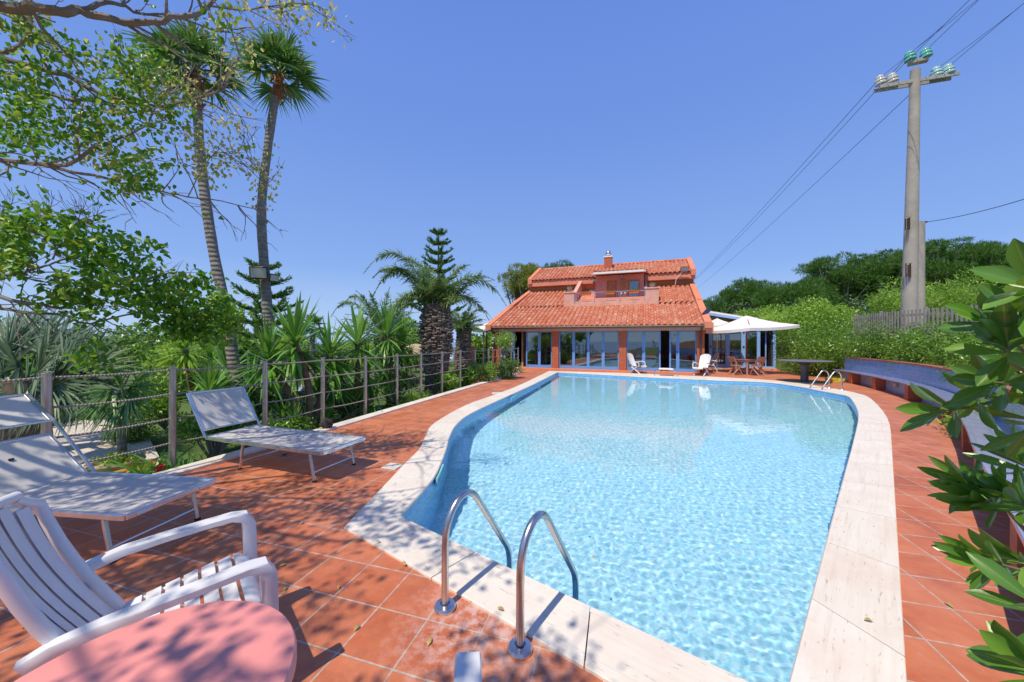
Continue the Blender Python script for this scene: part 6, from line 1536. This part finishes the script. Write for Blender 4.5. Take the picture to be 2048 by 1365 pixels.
# ------------------------------------------------------------------ norfolk pines
def norfolk(label, px, ytop, ybase, y, tiers, R, seed):
    b = D(px, 760, y); b.z = -.8; t = D(px, ytop, y); o = thing('norfolk_pine', label, 'pine tree', tuple(b), 'norfolk pines with level tiers'); rg = np.random.default_rng(seed); mb = MB(); mb.tube([b, b.lerp(t, .5), t], [.16, .11, .02], 10); mb.build('trunk', m_bark, o, smooth=True)
    vg = VG(); mb = MB(); zt, zb = t.z, D(px, ybase, y).z
    for k in range(tiers):
        u = (k + .5) / tiers; z = zt - (zt - zb) * u ** .9; rad = R * (.16 + .84 * u ** .62); nb = 6 + k % 2
        for j in range(nb):
            az = j * 2 * PI / nb + k * .5 + rg.uniform(-.15, .15); d = np.array([math.cos(az), math.sin(az), 0]); p0 = np.array([b.x + (t.x - b.x) * .9, t.y, z]); rr_ = rad * rg.uniform(.85, 1.1)
            tt = np.linspace(.12, 1, max(6, int(rr_ * 11)))[:, None]; C_ = p0 + d * rr_ * tt + np.array([0, 0, 1]) * rr_ * (.42 * tt ** 2 - .04 * tt)
            mb.tube([tuple(p0)] + [tuple(q) for q in C_[::3]], .018, 4, caps=False)
            for rep in range(15):
                n = len(tt); sd = np.cross(d, [0, 0, 1.0]); Dv = nrm(d[None, :] * .7 + sd * rg.uniform(-1, 1, (n, 1)) + np.array([[0, 0, .55]]) + rg.normal(size=(n, 3)) * .3); V, Fq = leaf_geo(C_ + rg.normal(size=(n, 3)) * .03, Dv, .24 * (1.15 - .5 * tt) * rg.uniform(.7, 1.2, (n, 1)) * (R / 1.5) ** .5, .05, rg, 0); vg.add(V, Fq)
    mb.build('branch', m_bark, o, smooth=True); vg.build('foliage', mL_pine, o)
norfolk('norfolk pine rising behind the shaggy date palm', 877, 456, 640, 22, 10, 1.6, 51)
norfolk('norfolk pine seen behind the trunk of the palm with floodlights', 528, 520, 690, 15, 6, 1.6, 52)
# ------------------------------------------------------------------ pines behind
def pine(label, pxc, py_top, py_bot, y, Rpx, k, n, seed, m=None, group=None, L=.45, r0=1.3, name='stone_pine', cat='pine tree', flat=.6, clx=1.0, zb=None):
    c = D(pxc, (py_top + py_bot) / 2, y); Rz = (py_bot - py_top) / 2 / F * y; R = Rpx / F * y; rg = np.random.default_rng(seed)
    cl = clump_cloud(rg, (c.x, c.y, c.z), R * .86, Rz * .8, k, r0, flat); b = (c.x, c.y, zb if zb is not None else -1)
    return bush(name, label, cat, b, cl, n, L, m or mL_pine, group, seed, True, .13 if m is None else .45, m is None, .3)
mL_gold = leafmat('golden_pine', [(.12, .19, .02), (.20, .27, .03), (.30, .35, .05)], .6, .2)
def pine2(label, pxc, py_top, py_bot, y, Rpx, k, n, seed, m, L, r0, group=None, zb=0):
    c = D(pxc, (py_top + py_bot) / 2, y); Rz = (py_bot - py_top) / 2 / F * y; R = Rpx / F * y; rg = np.random.default_rng(seed)
    cl = clump_cloud(rg, (c.x, c.y, c.z), R * .86, Rz * .8, k, r0, .62)
    return bush('stone_pine', label, 'pine tree', (c.x + R * .2, c.y, zb), cl, n, L, m, group, seed, True, .12, True, .28)
pine2('rounded stone pine with a golden green crown behind the left of the villa roof', 1052, 529, 608, 33, 60, 56, 9500, 61, mL_gold, .27, .60)
pine2('darker stone pine just showing over the villa roof beside the golden one', 1112, 525, 575, 38, 34, 20, 2600, 62, mL_pine, .34, .7)
GP = 'stone pines in the wood on the right'
for lb, px, t, b_, y, R, k, n, sd in (
    ('large dark stone pine rising to the right of the tall utility pole', 1885, 474, 600, 42, 100, 75, 11000, 63),
    ('tall dark stone pine directly behind the utility pole', 1775, 492, 620, 44, 90, 65, 9500, 64),
    ('stone pine in the wood, left of the utility pole, lit on top', 1665, 505, 630, 46, 85, 65, 9500, 65),
    ('rounded stone pine in the middle of the wood behind the bright tree', 1590, 552, 640, 44, 70, 45, 6500, 66),
    ('stone pine at the left of the wood, above the glass annex', 1505, 556, 640, 52, 65, 45, 6000, 67),
    ('low dark pine furthest left, at the edge of the villa roof', 1440, 592, 650, 60, 42, 26, 3500, 68),
    ('stone pine at the right edge, above the near leaves', 1985, 486, 600, 40, 75, 45, 6500, 69)):
    pine2(lb, px, t, b_, y, R, int(k * 1.2), int(n * 1.5), sd, mL_pine, .42, 1.0, GP, 1.5)
# dark undergrowth of the wood
def treebush(label, pxc, t, b_, y, Rpx, k, n, seed, m, L, r0, name='leafy_tree', cat='tree', group=None, zb=0, asp=.5, flat=.8):
    c = D(pxc, (t + b_) / 2, y); Rz = (b_ - t) / 2 / F * y; R = Rpx / F * y; rg = np.random.default_rng(seed)
    cl = clump_cloud(rg, (c.x, c.y, c.z), R * .85, Rz * .8, k, r0, flat); return bush(name, label, cat, (c.x, c.y, zb), cl, n, L, m, group, seed, True, asp, False, .08 if cat == 'tree' else None)
GU = 'undergrowth below the stone pines'
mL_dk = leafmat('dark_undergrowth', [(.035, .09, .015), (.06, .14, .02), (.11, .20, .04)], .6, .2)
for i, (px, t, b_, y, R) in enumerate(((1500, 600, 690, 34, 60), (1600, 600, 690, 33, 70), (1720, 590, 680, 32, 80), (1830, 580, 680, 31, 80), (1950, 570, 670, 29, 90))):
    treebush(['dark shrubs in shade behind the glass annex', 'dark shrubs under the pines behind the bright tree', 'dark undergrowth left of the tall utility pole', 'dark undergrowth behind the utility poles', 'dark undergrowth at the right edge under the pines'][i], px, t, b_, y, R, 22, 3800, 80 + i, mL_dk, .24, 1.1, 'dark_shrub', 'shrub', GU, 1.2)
treebush('pepper tree with drooping light foliage behind the picket fence', 1885, 545, 650, 19, 105, 40, 9000, 71, mL_lite, .17, .62, 'pepper_tree', 'tree', None, 1.7, .22, 1.0)
treebush('small pepper tree behind the fence, left of the tall pole', 1790, 578, 650, 18, 35, 14, 2600, 72, mL_lite, .15, .5, 'pepper_tree', 'tree', None, 1.7, .22, 1.0)
treebush('bright yellow-green bushy tree behind the white parasol', 1600, 592, 700, 21.5, 95, 42, 11000, 73, mL_lite, .15, .62, 'bright_tree', 'tree', None, .5)
treebush('bright green shrub between the glass annex and the pine wood', 1500, 622, 690, 27, 50, 14, 3000, 74, mL_lite, .18, .6, 'bright_shrub', 'shrub', None, .5)
# pittosporum hedge above the bench
GH = 'pittosporum hedge behind the tiled bench'
hl = ['clipped hedge bush beside the glass annex, behind the pedestal table', 'hedge bush directly behind the left end of the tiled bench', 'hedge bush left of the picket fence, above the far bench', 'hedge bush in front of the tall utility pole', 'hedge bush right of the utility pole, above the second pier', 'hedge bush behind the near leaves, above the third pier', 'hedge bush at the right edge, half hidden by the near leaves', 'lighter hedge bush close behind the bench at the right edge', 'hedge bush tucked between the bench end and the annex']
hb_ = [((1610, 698, 17.6), 62, 62, .95), ((1690, 686, 16.6), 60, 58, .9), ((1752, 690, 14.6), 60, 50, .85), ((1805, 692, 13.2), 60, 42, .75), ((1868, 698, 11.6), 66, 46, .7), ((1950, 708, 9.9), 70, 50, .65), ((2020, 735, 8.2), 75, 62, .6), ((2010, 850, 5.9), 80, 70, .42), ((1640, 716, 16.8), 40, 50, .8)]
for i, ((px, py, y), R, Rz, r0) in enumerate(hb_):
    treebush(hl[i], px, py - Rz, py + Rz, y, R, 22, int(7000 if y > 9 else 5200), 90 + i, mL_pit if i != 7 else mL_lite, .085 if y > 9 else .075, r0 * .8, 'hedge_bush', 'hedge', GH, .9 if i not in (0, 8) else 0, .42)

# ------------------------------------------------------------------ the garden beyond the rope fence
GG = 'shrubs and trees in the lower garden'
gl = [((470, 700, 22), 60, 40, 'dark green tree in the garden behind the leaning palm trunk', mL_pit), ((650, 716, 26), 70, 40, 'dense green tree behind the yuccas, under the small round palm', mL_pit), ((835, 690, 30), 50, 34, 'olive green round tree right of the date palm', mL_pit), ((720, 712, 34), 60, 26, 'yellow-green tree in the distance behind the yuccas', mL_lite), ((800, 665, 45), 24, 22, 'distant tree between the date palms against the sea', mL_pit), ((850, 690, 36), 45, 22, 'bright green tree left of the shaggy palm trunk', mL_lite), ((960, 700, 34), 50, 26, 'tree behind the canvas shelter', mL_pit), ((380, 730, 13), 70, 60, 'leafy green shrub behind the blue fan palm', mL_lite), ((200, 720, 14), 90, 60, 'green tree behind the blue fan palm at the left', mL_pit), ((300, 690, 18), 130, 46, 'wide green tree behind the small leafy tree, hiding the sea', mL_pit), ((20, 700, 13), 80, 80, 'dark green tree at the far left edge', mL_pit), ((1000, 690, 42), 60, 30, 'distant tree line left of the villa', mL_pit), ((560, 700, 36), 80, 34, 'far tree seen between the two tall palms', mL_lite)]
for i, ((px, py, y), R, Rz, lb, m_) in enumerate(gl):
    treebush(lb, px, py - Rz, py + Rz, y, R, 20, 3600, 110 + i, m_, .010 * y + .05, .02 * y + .25, 'garden_tree', 'tree', GG, -1.2)
# low hedges and bushes by the fence
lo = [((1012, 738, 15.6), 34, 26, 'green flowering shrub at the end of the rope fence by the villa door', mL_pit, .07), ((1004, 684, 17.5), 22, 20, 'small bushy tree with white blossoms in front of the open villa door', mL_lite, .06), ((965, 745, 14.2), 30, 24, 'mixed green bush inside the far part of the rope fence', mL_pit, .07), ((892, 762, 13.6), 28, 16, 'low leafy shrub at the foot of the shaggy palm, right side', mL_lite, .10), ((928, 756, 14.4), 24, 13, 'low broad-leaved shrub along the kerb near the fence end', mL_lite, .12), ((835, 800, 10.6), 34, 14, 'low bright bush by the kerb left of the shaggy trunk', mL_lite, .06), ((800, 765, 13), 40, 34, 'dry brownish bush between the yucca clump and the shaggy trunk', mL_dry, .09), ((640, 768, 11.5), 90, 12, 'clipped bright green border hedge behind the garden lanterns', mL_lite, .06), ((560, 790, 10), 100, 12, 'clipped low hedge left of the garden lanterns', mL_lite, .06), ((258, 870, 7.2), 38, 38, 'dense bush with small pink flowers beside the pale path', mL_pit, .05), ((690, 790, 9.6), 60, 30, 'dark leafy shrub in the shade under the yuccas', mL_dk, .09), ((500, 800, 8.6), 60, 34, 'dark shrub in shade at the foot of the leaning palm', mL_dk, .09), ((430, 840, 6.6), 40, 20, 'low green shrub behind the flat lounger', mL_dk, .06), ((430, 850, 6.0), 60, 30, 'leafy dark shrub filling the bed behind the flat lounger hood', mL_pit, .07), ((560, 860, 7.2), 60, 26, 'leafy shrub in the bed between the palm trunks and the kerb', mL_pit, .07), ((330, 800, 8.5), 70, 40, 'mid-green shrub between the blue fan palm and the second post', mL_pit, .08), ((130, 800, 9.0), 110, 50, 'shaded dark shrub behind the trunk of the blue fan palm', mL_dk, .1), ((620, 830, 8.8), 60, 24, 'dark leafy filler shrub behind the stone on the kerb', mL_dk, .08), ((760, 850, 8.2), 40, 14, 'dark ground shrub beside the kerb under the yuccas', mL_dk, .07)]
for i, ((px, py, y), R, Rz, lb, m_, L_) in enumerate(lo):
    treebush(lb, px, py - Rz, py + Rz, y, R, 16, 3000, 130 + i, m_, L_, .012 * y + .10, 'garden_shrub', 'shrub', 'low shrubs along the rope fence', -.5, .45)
# blossoms
def blossoms(label, px, py, y, R, Rz, n, colr, seed, sz=.05):
    rg = np.random.default_rng(seed); c = np.array(D(px, py, y)); d = rdir(rg, n); d[:, 1] = -np.abs(d[:, 1]); P = c + d * np.array([R / F * y, R / F * y, Rz / F * y]) * 1.03; vg = VG()
    for k in range(3): V, Fq = leaf_geo(P, rdir(rg, n), sz, sz * .8, rg, .3); vg.add(V, Fq)
    return vg, colr
for par_lb, args in (('white', (1004, 684, 17.5, 22, 20, 14, None, 1, .07)), ('pink', (258, 870, 7.2, 38, 38, 60, None, 2, .035)), ('white2', (1012, 738, 15.6, 34, 26, 10, None, 3, .07))):
    par = [o for o in C.objects if o.get('label') in ('small bushy tree with white blossoms in front of the open villa door', 'dense bush with small pink flowers beside the pale path', 'green flowering shrub at the end of the rope fence by the villa door')]
    key = {'white': 'small bushy', 'pink': 'dense bush with', 'white2': 'green flowering'}[par_lb]; pr_ = [o for o in par if o['label'].startswith(key)][0]
    vg, _ = blossoms('', *args[:9]); ob = vg.build('blossoms', simple('blossom_' + par_lb[:5], (.80, .78, .74) if 'white' in par_lb else (.66, .30, .26), .6), pr_); ob['kind'] = 'stuff'
# strap-leaved lilies round the second post
def lily(label, px, py, y, rad, n, seed, m, w=.03, z=-.5, nm='strap_leaf_plant'):
    c = D(px, py, y); c.z = z; o = thing(nm, label, 'plant', tuple(c), 'strap-leaved plants along the fence'); rg = np.random.default_rng(seed); az = rg.uniform(0, 6.28, n); e = rg.uniform(.7, 1.45, n); d = np.stack([np.cos(az) * np.cos(e), np.sin(az) * np.cos(e), np.sin(e)], 1)
    V, Fq = blades(np.array(c)[None, :] + rg.normal(size=(n, 3)) * np.array([.08, .08, 0]), d, rad * rg.uniform(.6, 1.1, n), w, .35, 5, tipw=0); np_mesh('leaves', V, Fq, m, o); return o
lily('clump of narrow grassy leaves right behind the second fence post', 352, 900, 4.75, .85, 90, 151, mL_yuc, .018)
lily('clump of broad upright strap leaves left of the second fence post', 318, 880, 5.2, 1.1, 26, 152, mL_yuc, .07)
lily('grassy clump between the second post and the flat lounger hood', 372, 900, 5.2, .9, 60, 153, mL_yuc, .022)
lily('agave-like rosette with yellowish leaves at the foot of the shaggy palm', 868, 800, 11.8, .7, 34, 154, mL_lite, .09)
lily('broad-leaved clump against the kerb right of the shaggy palm', 915, 790, 12, .6, 40, 155, mL_lite, .08)
lily('broad-leaved clump further right along the kerb, below the far posts', 950, 780, 13.2, .6, 40, 156, mL_lite, .08)
mL_var = leafmat('yellow_leaves', [(.50, .26, .03), (.62, .38, .06), (.66, .48, .12)], .5, .3)
cp = G(285, 945, -.42); o = thing('yellow_leaved_plant', 'plant with broad yellow leaves in the bed behind the lounger', 'plant', tuple(cp)); rg = np.random.default_rng(161); n = 15; az = rg.uniform(0, 6.28, n); e = rg.uniform(.15, .9, n); d = np.stack([np.cos(az) * np.cos(e), np.sin(az) * np.cos(e), np.sin(e)], 1)
V, Fq = blades(np.array(cp)[None, :] + d * .03, d, rg.uniform(.3, .48, n), .15, .35, 5, tipw=.1); np_mesh('leaves', V, Fq, mL_var, o)
# bowl planter, red geranium
bp = G(232, 940, -.40); o = thing('bowl_planter', 'low stone bowl planter with green plants behind the lounger', 'planter', tuple(bp)); mb = MB(); mb.lathe([(.10, -.15), (.16, -.12), (.27, .02), (.31, .11), (.325, .12), (.32, .145), (.28, .14), (.26, .08), (0, .07)], tuple(bp), 28); mb.build('bowl', simple('sandstone', (.48, .36, .23), .9, 0, .2, 8, .4, 50), o, smooth=True)
rg = np.random.default_rng(162); n = 220; P = np.array(bp) + np.stack([rg.normal(size=n) * .13, rg.normal(size=n) * .13, .12 + np.abs(rg.normal(size=n)) * .05], 1); V, Fq = leaf_geo(P, nrm(rdir(rg, n) + np.array([[0, 0, .5]])), .06, .045, rg, .2); np_mesh('plants', V, Fq, mL_lite, o)['kind'] = 'stuff'
gp_ = D(322, 945, 4.55); gp_.z = -.35; o = thing('red_flower_plant', 'small plant with a red flower head behind the kerb', 'plant', tuple(gp_)); n = 160; P = np.array(gp_) + np.stack([rg.normal(size=n) * .09, rg.normal(size=n) * .06, .12 + rg.random(n) * .22], 1); V, Fq = leaf_geo(P, nrm(rdir(rg, n) + np.array([[0, 0, .5]])), .08, .04, rg, .2); np_mesh('leaves', V, Fq, mL_pit, o)
q = np.array(D(321, 937, 4.5)); n = 70; P = q + rdir(rg, n) * .035; V, Fq = leaf_geo(P, rdir(rg, n), .03, .03, rg, .3); np_mesh('flower', V, Fq, simple('crimson_petals', (.62, .03, .05), .6), o)

# garden lanterns
def lantern(label, px, py, y, s_=1):
    c = D(px, py, y); o = thing('garden_lantern', label, 'lantern', (c.x, c.y, -.5), 'black garden lanterns beyond the fence'); 
    mb = MB(); mb.lathe([(.012, .17), (.03, .15), (.045, .13), (.155, .03), (.155, .015)], tuple(c), 8); mb.build('cap', simple('grey_metal', (.30, .32, .36), .4, .6, .1, 5), o)
    mb = MB()
    for k in range(8): a = k * PI / 4; mb.bar(c + Vector((math.cos(a) * .125, math.sin(a) * .125, .015)), c + Vector((math.cos(a) * .075, math.sin(a) * .075, -.2)), .012, .012)
    mb.lathe([(.085, -.2), (.09, -.22), (.04, -.27), (.03, -.34)], tuple(c), 8); mb.build('cage', m_black, o)
    mb = MB(); mb.lathe([(.115, .012), (.070, -.198)], tuple(c), 8); mb.build('glass_pane', simple('milky_glass', (.30, .33, .30), .3), o)
    mb = MB(); mb.lathe([(.03, -.33), (.025, -1.0), (.05, -1.02), (.06, c.z * -1 - .6)][:3] + [(.05, -(c.z + .6))], tuple(c), 8); mb.build('post', m_black, o)
lantern('black garden lantern with grey cap in front of the palm trunk', 566, 787, 8.6)
lantern('sunlit garden lantern behind the slanting yucca stem', 603, 783, 9.3)
# dark stone on the kerb
sp0 = G(653, 856, .04); o = thing('dark_stone', 'dark brown stone lump on the kerb at the foot of a fence post', 'stone', tuple(sp0)); rr = random.Random(3); mb = MB(); prof = []
rows = []
for i in range(9):
    th = PI * i / 8; rows.append([Vector((sp0.x + (.115 + .015 * math.sin(j * 2.3 + i)) * math.sin(th) * math.cos(j * PI / 8), sp0.y + (.09 + .012 * math.sin(j * 1.7 + i)) * math.sin(th) * math.sin(j * PI / 8), sp0.z + .085 - .095 * math.cos(th) + .008 * math.sin(j + i * 2))) for j in range(17)])
mb.sheet(rows); mb.build('lump', simple('dark_volcanic', (.045, .035, .03), .8, 0, .4, 12, .6, 50), o, smooth=True)

# terrace beyond the fence: brick piers, railing, dish, straw parasols
m_orange = simple('orange_brick_render', (.60, .22, .11), .85, 0, .15, 5, .2, 60)
gt_ = thing('garden_wall', 'low terracotta wall with brick piers and dark railing beyond the rope fence', 'wall', tuple(D(935, 700, 21)))
for px, t, b_ in ((917, 700, 760), (943, 693, 745)):
    a = D(px, t, 20.5); mb = MB(); mb.box((a.x, a.y, (a.z - .8) / 2), (.42, .42, a.z + .8), rz=.3); mb.build('pier', m_orange, gt_)
for x0, x1, y0, y1 in ((880, 1000, 727, 760),):
    a, b = D(x0, y0 + 20, 17.5), D(x1, y0 + 12, 19); mb = MB(); mb.bar(Vector((a.x, a.y, -.35)), Vector((b.x, b.y, -.35)), .2, .55); mb.build('wall', m_orange, gt_)
a, b = D(880, 700, 20.2), D(990, 700, 21.3); mb = MB()
for z in (.25, .95): mb.bar(Vector((a.x, a.y, z)), Vector((b.x, b.y, z)), .03, .03)
mb.each('rail', m_black, gt_)
for k in range(26): q = a.lerp(b, k / 25); mb = MB(); mb.bar(Vector((q.x, q.y, .25)), Vector((q.x, q.y, .95)), .015, .015); mb.build('baluster', m_black, gt_)
dc = D(895, 718, 16.5); o = thing('satellite_dish', 'white satellite dish on a slanting pole beyond the rope fence', 'satellite dish', (dc.x, dc.y, -.5)); mb = MB(); M_ = Matrix.Rotation(math.radians(75), 3, 'X') @ Matrix.Identity(3); mb.lathe([(0, .05), (.10, .04), (.19, .01), (.245, -.03), (.25, -.045), (.19, -.01), (.1, .02), (0, .03)], tuple(dc), 24, M=M_); mb.build('dish', m_white, o, smooth=True)
mb = MB(); mb.tube([dc + Vector((0, .05, 0)), Vector((dc.x, dc.y + .05, -.5))], .02, 6); mb.tube([dc + Vector((.05, -.05, -.3)), D(880, 748, 16.2)], .018, 6); mb.each('pole', m_white, o, smooth=True)
def straw(label, px, py, y, R):
    c = D(px, py, y); o = thing('straw_parasol', label, 'parasol', (c.x, c.y, -.8), 'straw parasols in the lower garden'); mb = MB(); mb.lathe([(0, .32), (R * .3, .26), (R * .7, .1), (R, -.06), (R * .98, -.12), (0, .2)], tuple(c), 24); mb.build('roof', simple('straw', (.46, .36, .24), .95, 0, .25, 14, .5, 60), o, smooth=True, angle=30); mb = MB(); mb.tube([c, Vector((c.x, c.y, -.8))], .04, 8); mb.build('pole', m_wood, o, smooth=True)
straw('pale straw parasol top behind the yuccas, the higher one', 832, 697, 24, .95); straw('pale straw parasol top left of the shaggy palm, the lower one', 822, 705, 21, .75)
# small white railing by the path
a, b = D(122, 850, 10.5), D(205, 832, 12); o = thing('white_railing', 'small white metal railing beside the pale garden path', 'railing', (a.x, a.y, -.6)); mb = MB()
for z in (-.42, .12): mb.bar(Vector((a.x, a.y, z)), Vector((b.x, b.y, z)), .03, .03)
mb.each('rail', m_white, o)
for k in range(22): q = a.lerp(b, k / 21); mb = MB(); mb.bar(Vector((q.x, q.y, -.55)), Vector((q.x, q.y, .14)), .016, .016); mb.build('baluster', m_white, o)

# ------------------------------------------------------------------ near pittosporum branches
m_pl, nt = mat('glossy_leaf')
gi = N(nt, 'ShaderNodeNewGeometry'); uvn = N(nt, 'ShaderNodeUVMap'); sp = N(nt, 'ShaderNodeSeparateXYZ'); nt.links.new(uvn.outputs[0], sp.inputs[0])
c = ramp(nt, gi.outputs['Random Per Island'], [(0, (.05, .15, .014)), (.5, (.085, .23, .022)), (.85, (.14, .33, .035)), (1, (.24, .42, .06))])
mid = math_(nt, 'ABSOLUTE', math_(nt, 'SUBTRACT', sp.outputs[0], .5)); c = mix(nt, ramp(nt, mid, [(.02, (.8,) * 3), (.06, (0, 0, 0))]), c, (.22, .34, .07)); c = mix(nt, math_(nt, 'MULTIPLY', noise(nt, 30, 4, .6, objco(nt)), .4), c, (.10, .20, .03))
t_ = N(nt, 'ShaderNodeBsdfTranslucent'); t_.inputs[0].default_value = (.20, .42, .03, 1); ms = N(nt, 'ShaderNodeMixShader'); ms.inputs[0].default_value = .22; nt.links.new(principled(nt, c, .28, 0, bump(nt, noise(nt, 140, 2, .5, objco(nt)), .08, .001), .6, coat=.25), ms.inputs[1]); nt.links.new(t_.outputs[0], ms.inputs[2]); out(nt, ms.outputs[0])
np_bush = thing('near_pittosporum', 'glossy dark green leaves and branches close to the camera along the right edge', 'shrub', (2.3, -.3, .8))
leafV = MB(); leafUV = []; stem = MB(); rr = random.Random(77)
def near_leaf(base, d, nrm_, L, Wm):
    d = d.normalized(); s = d.cross(nrm_).normalized(); u = s.cross(d); K = 8; rows = []; curl = rr.uniform(-.05, .22)
    for i in range(K + 1):
        t = i / K; w = Wm * (math.sin(min(1, t * 1.02 + .02) ** 1.7 * PI) ** .75) * .5 + .0016 if 0 < t < 1 else .0012
        c_ = base + d * L * t - u * curl * L * t * t; rows.append([c_ + s * w + u * w * .28, c_ + s * w * .5 + u * w * .08, c_, c_ - s * w * .5 + u * w * .08, c_ - s * w + u * w * .28])
    leafV.sheet(rows)
    for i in range(K + 1):
        for j in range(5): leafUV.append((j / 4, i / K))
def rosette(px, py, y, axis, n, L=.085, spread=(20, 95), Wr=.34, stem_to=None):
    c = D(px, py, y); ax = Vector(axis).normalized(); a0 = ax.cross(Vector((0, 0, 1))).normalized(); b0 = ax.cross(a0)
    for k in range(n):
        az = k * 2.399 + rr.uniform(-.25, .25); sp_ = math.radians(spread[0] + (spread[1] - spread[0]) * (k / max(1, n - 1)) + rr.uniform(-8, 8)); side = a0 * math.cos(az) + b0 * math.sin(az)
        d = ax * math.cos(sp_) + side * math.sin(sp_); near_leaf(c - ax * .035 * (k / n) + side * .003, d, ax * math.sin(sp_) - side * math.cos(sp_) + Vector((rr.uniform(-.2, .2), rr.uniform(-.2, .2), rr.uniform(-.2, .2))), L * rr.uniform(.8, 1.15), L * Wr * rr.uniform(.9, 1.15))
    if stem_to:
        e = D(*stem_to); q = c - ax * .05; stem.tube([c, q, q.lerp(e, .5) + Vector((0, 0, .01)), e], [.0022, .003, .004, .0055], 8)
rosette(2015, 690, .66, (-.55, -.35, .6), 13, .078, (15, 95), .34, (2120, 800, .75))
rosette(1990, 765, .74, (-.9, -.1, .1), 10, .078, (20, 85), .30, (2120, 850, .8))
rosette(1950, 800, .80, (-.9, -.2, -.3), 6, .078, (30, 90), .28, (2120, 850, .8))
rosette(1885, 818, .82, (-1, .05, -.05), 7, .088, (12, 65), .28, (2125, 790, .82))
rosette(2066, 570, .62, (-.75, -.1, .35), 8, .090, (25, 90), .30, (2130, 640, .7))
rosette(2060, 860, .74, (-.6, -.2, -.5), 6, .074, (30, 80), .28, (2130, 840, .8))
for px, py, y, ax, n in ((1968, 1000, .84, (-.9, .1, .38), 17), (2030, 1000, .8, (-.7, .2, .5), 12), (1985, 1125, .78, (-.93, .0, .25), 12), (2055, 930, .82, (-.6, .2, .6), 10)): rosette(px, py, y, ax, n, .096, (8, 58), .21, (2150, 1190, .8))
rosette(2062, 1335, .56, (-.75, .1, .55), 9, .080, (10, 75), .32, (2160, 1400, .6)); rosette(2080, 1215, .6, (-.6, .2, .6), 7, .08, (20, 80), .3, (2160, 1300, .6))
for px, py, y, ax, n, l in ((1975, 640, .70, (-.8, -.1, .5), 10, .072), (2040, 625, .66, (-.6, -.1, .7), 10, .075), (2035, 745, .78, (-.7, -.2, .2), 11, .075)): rosette(px, py, y, ax, n, l, (15, 90), .32, (2130, 800, .82))
for px, py, y, ax, n in ((1935, 968, .88, (-.93, .1, .3), 9), (2040, 1120, .8, (-.85, .1, .3), 10), (2050, 1010, .9, (-.7, .1, .6), 9)): rosette(px, py, y, ax, n, .092, (8, 55), .20, (2150, 1190, .85))
# rest of the bush, outside the frame but casting its leafy shade
for k in range(46):
    p = Vector((rr.uniform(1.15, 2.6), rr.uniform(-1.5, .25), rr.uniform(.9, 2.5))); 
    if p.x < 1.35 + 1.0 * max(0, p.y): continue
    ax = Vector((rr.uniform(-.8, .3), rr.uniform(-.3, .5), rr.uniform(.1, 1))).normalized(); a0 = ax.cross(Vector((0, 0, 1))).normalized(); b0 = ax.cross(a0)
    for j in range(12): az = j * 2.4; s2 = math.radians(20 + 6 * j); side = a0 * math.cos(az) + b0 * math.sin(az); near_leaf(p, ax * math.cos(s2) + side * math.sin(s2), ax, .09, .032)
    stem.tube([p, p - ax * .2, Vector((2.1, -.5, .9)).lerp(p, .4), Vector((2.2, -.4, .8))], [.003, .004, .008, .014], 6)
lo_ = leafV.build('foliage', m_pl, np_bush, smooth=True, angle=180); uvl = lo_.data.uv_layers.new(name='UVMap')
lo_.data.uv_layers[0].data.foreach_set('uv', [x for l in lo_.data.loops for x in leafUV[l.vertex_index]])
stem.build('stem', simple('green_twig', (.16, .17, .07), .7, 0, .3, 20), np_bush, smooth=True)

# fallen leaves on the tiles, coping and in the pool
m_fl = leafmat('fallen_leaf', [(.20, .26, .04), (.40, .36, .08), (.50, .42, .14), (.22, .10, .03)], .6, .2)
FLV = [(770, 1027, 0, 'on the tiles near the flat lounger'), (758, 976, 0, 'x'), (643, 1024, 0, 'x'), (600, 1051, 0, 'x'), (505, 1079, 0, 'x'), (574, 1130, 0, 'x'), (573, 1175, 0, 'x'), (677, 1181, 0, 'x'), (855, 1295, 0, 'x'), (813, 1130, .02, 'x'), (762, 1085, .02, 'x'), (1009, 1223, .02, 'x'), (1747, 1245, .02, 'x'), (1908, 1219, 0, 'x'), (1946, 1173, 0, 'x'), (2023, 1211, 0, 'x'), (536, 976, 0, 'x'), (367, 1026, 0, 'x'), (1149, 1017, -.08, 'x'), (1189, 1113, -.08, 'x'), (105, 968, .375, 'x'), (128, 956, .375, 'x'), (42, 1257, 0, 'x'), (855, 1075, 0, 'x'), (720, 1252, 0, 'x')]
LBL = {20: 'fallen yellow-green leaf lying on the near lounger, the larger one', 21: 'small upright leaf on the near lounger beside the larger one', 18: 'small dark leaf floating on the pool, further out', 19: 'small dark leaf floating on the pool near the ladder', 12: 'yellow fallen leaf on the right travertine coping', 11: 'yellow fallen leaf on the near coping between the ladder rails'}
for i, (px, py, z, _) in enumerate(FLV):
    p = G(px, py, z); o_r = random.Random(i); a = o_r.uniform(0, 6.28); d = Vector((math.cos(a), math.sin(a), .12)); s = Vector((-math.sin(a), math.cos(a), .0)); L = .042 * (.8 + .5 * o_r.random()); mb = MB(); b = p + Vector((0, 0, .004))
    mb.sheet([[b + s * .0, b], [b + d * L * .35 + s * L * .24 + Vector((0, 0, .008)), b + d * L * .35 - s * L * .24 + Vector((0, 0, .010))], [b + d * L * .7 + s * L * .17 + Vector((0, 0, .006)), b + d * L * .7 - s * L * .17 + Vector((0, 0, .01))], [b + d * L, b + d * L + s * .001]])
    surf = 'travertine coping' if z == .02 else 'terracotta tiles'
    tag(mb.build('fallen_leaf', m_fl), LBL.get(i, 'small dry curled fallen leaf lying on the %s' % surf), 'leaf', 'fallen leaves round the pool')
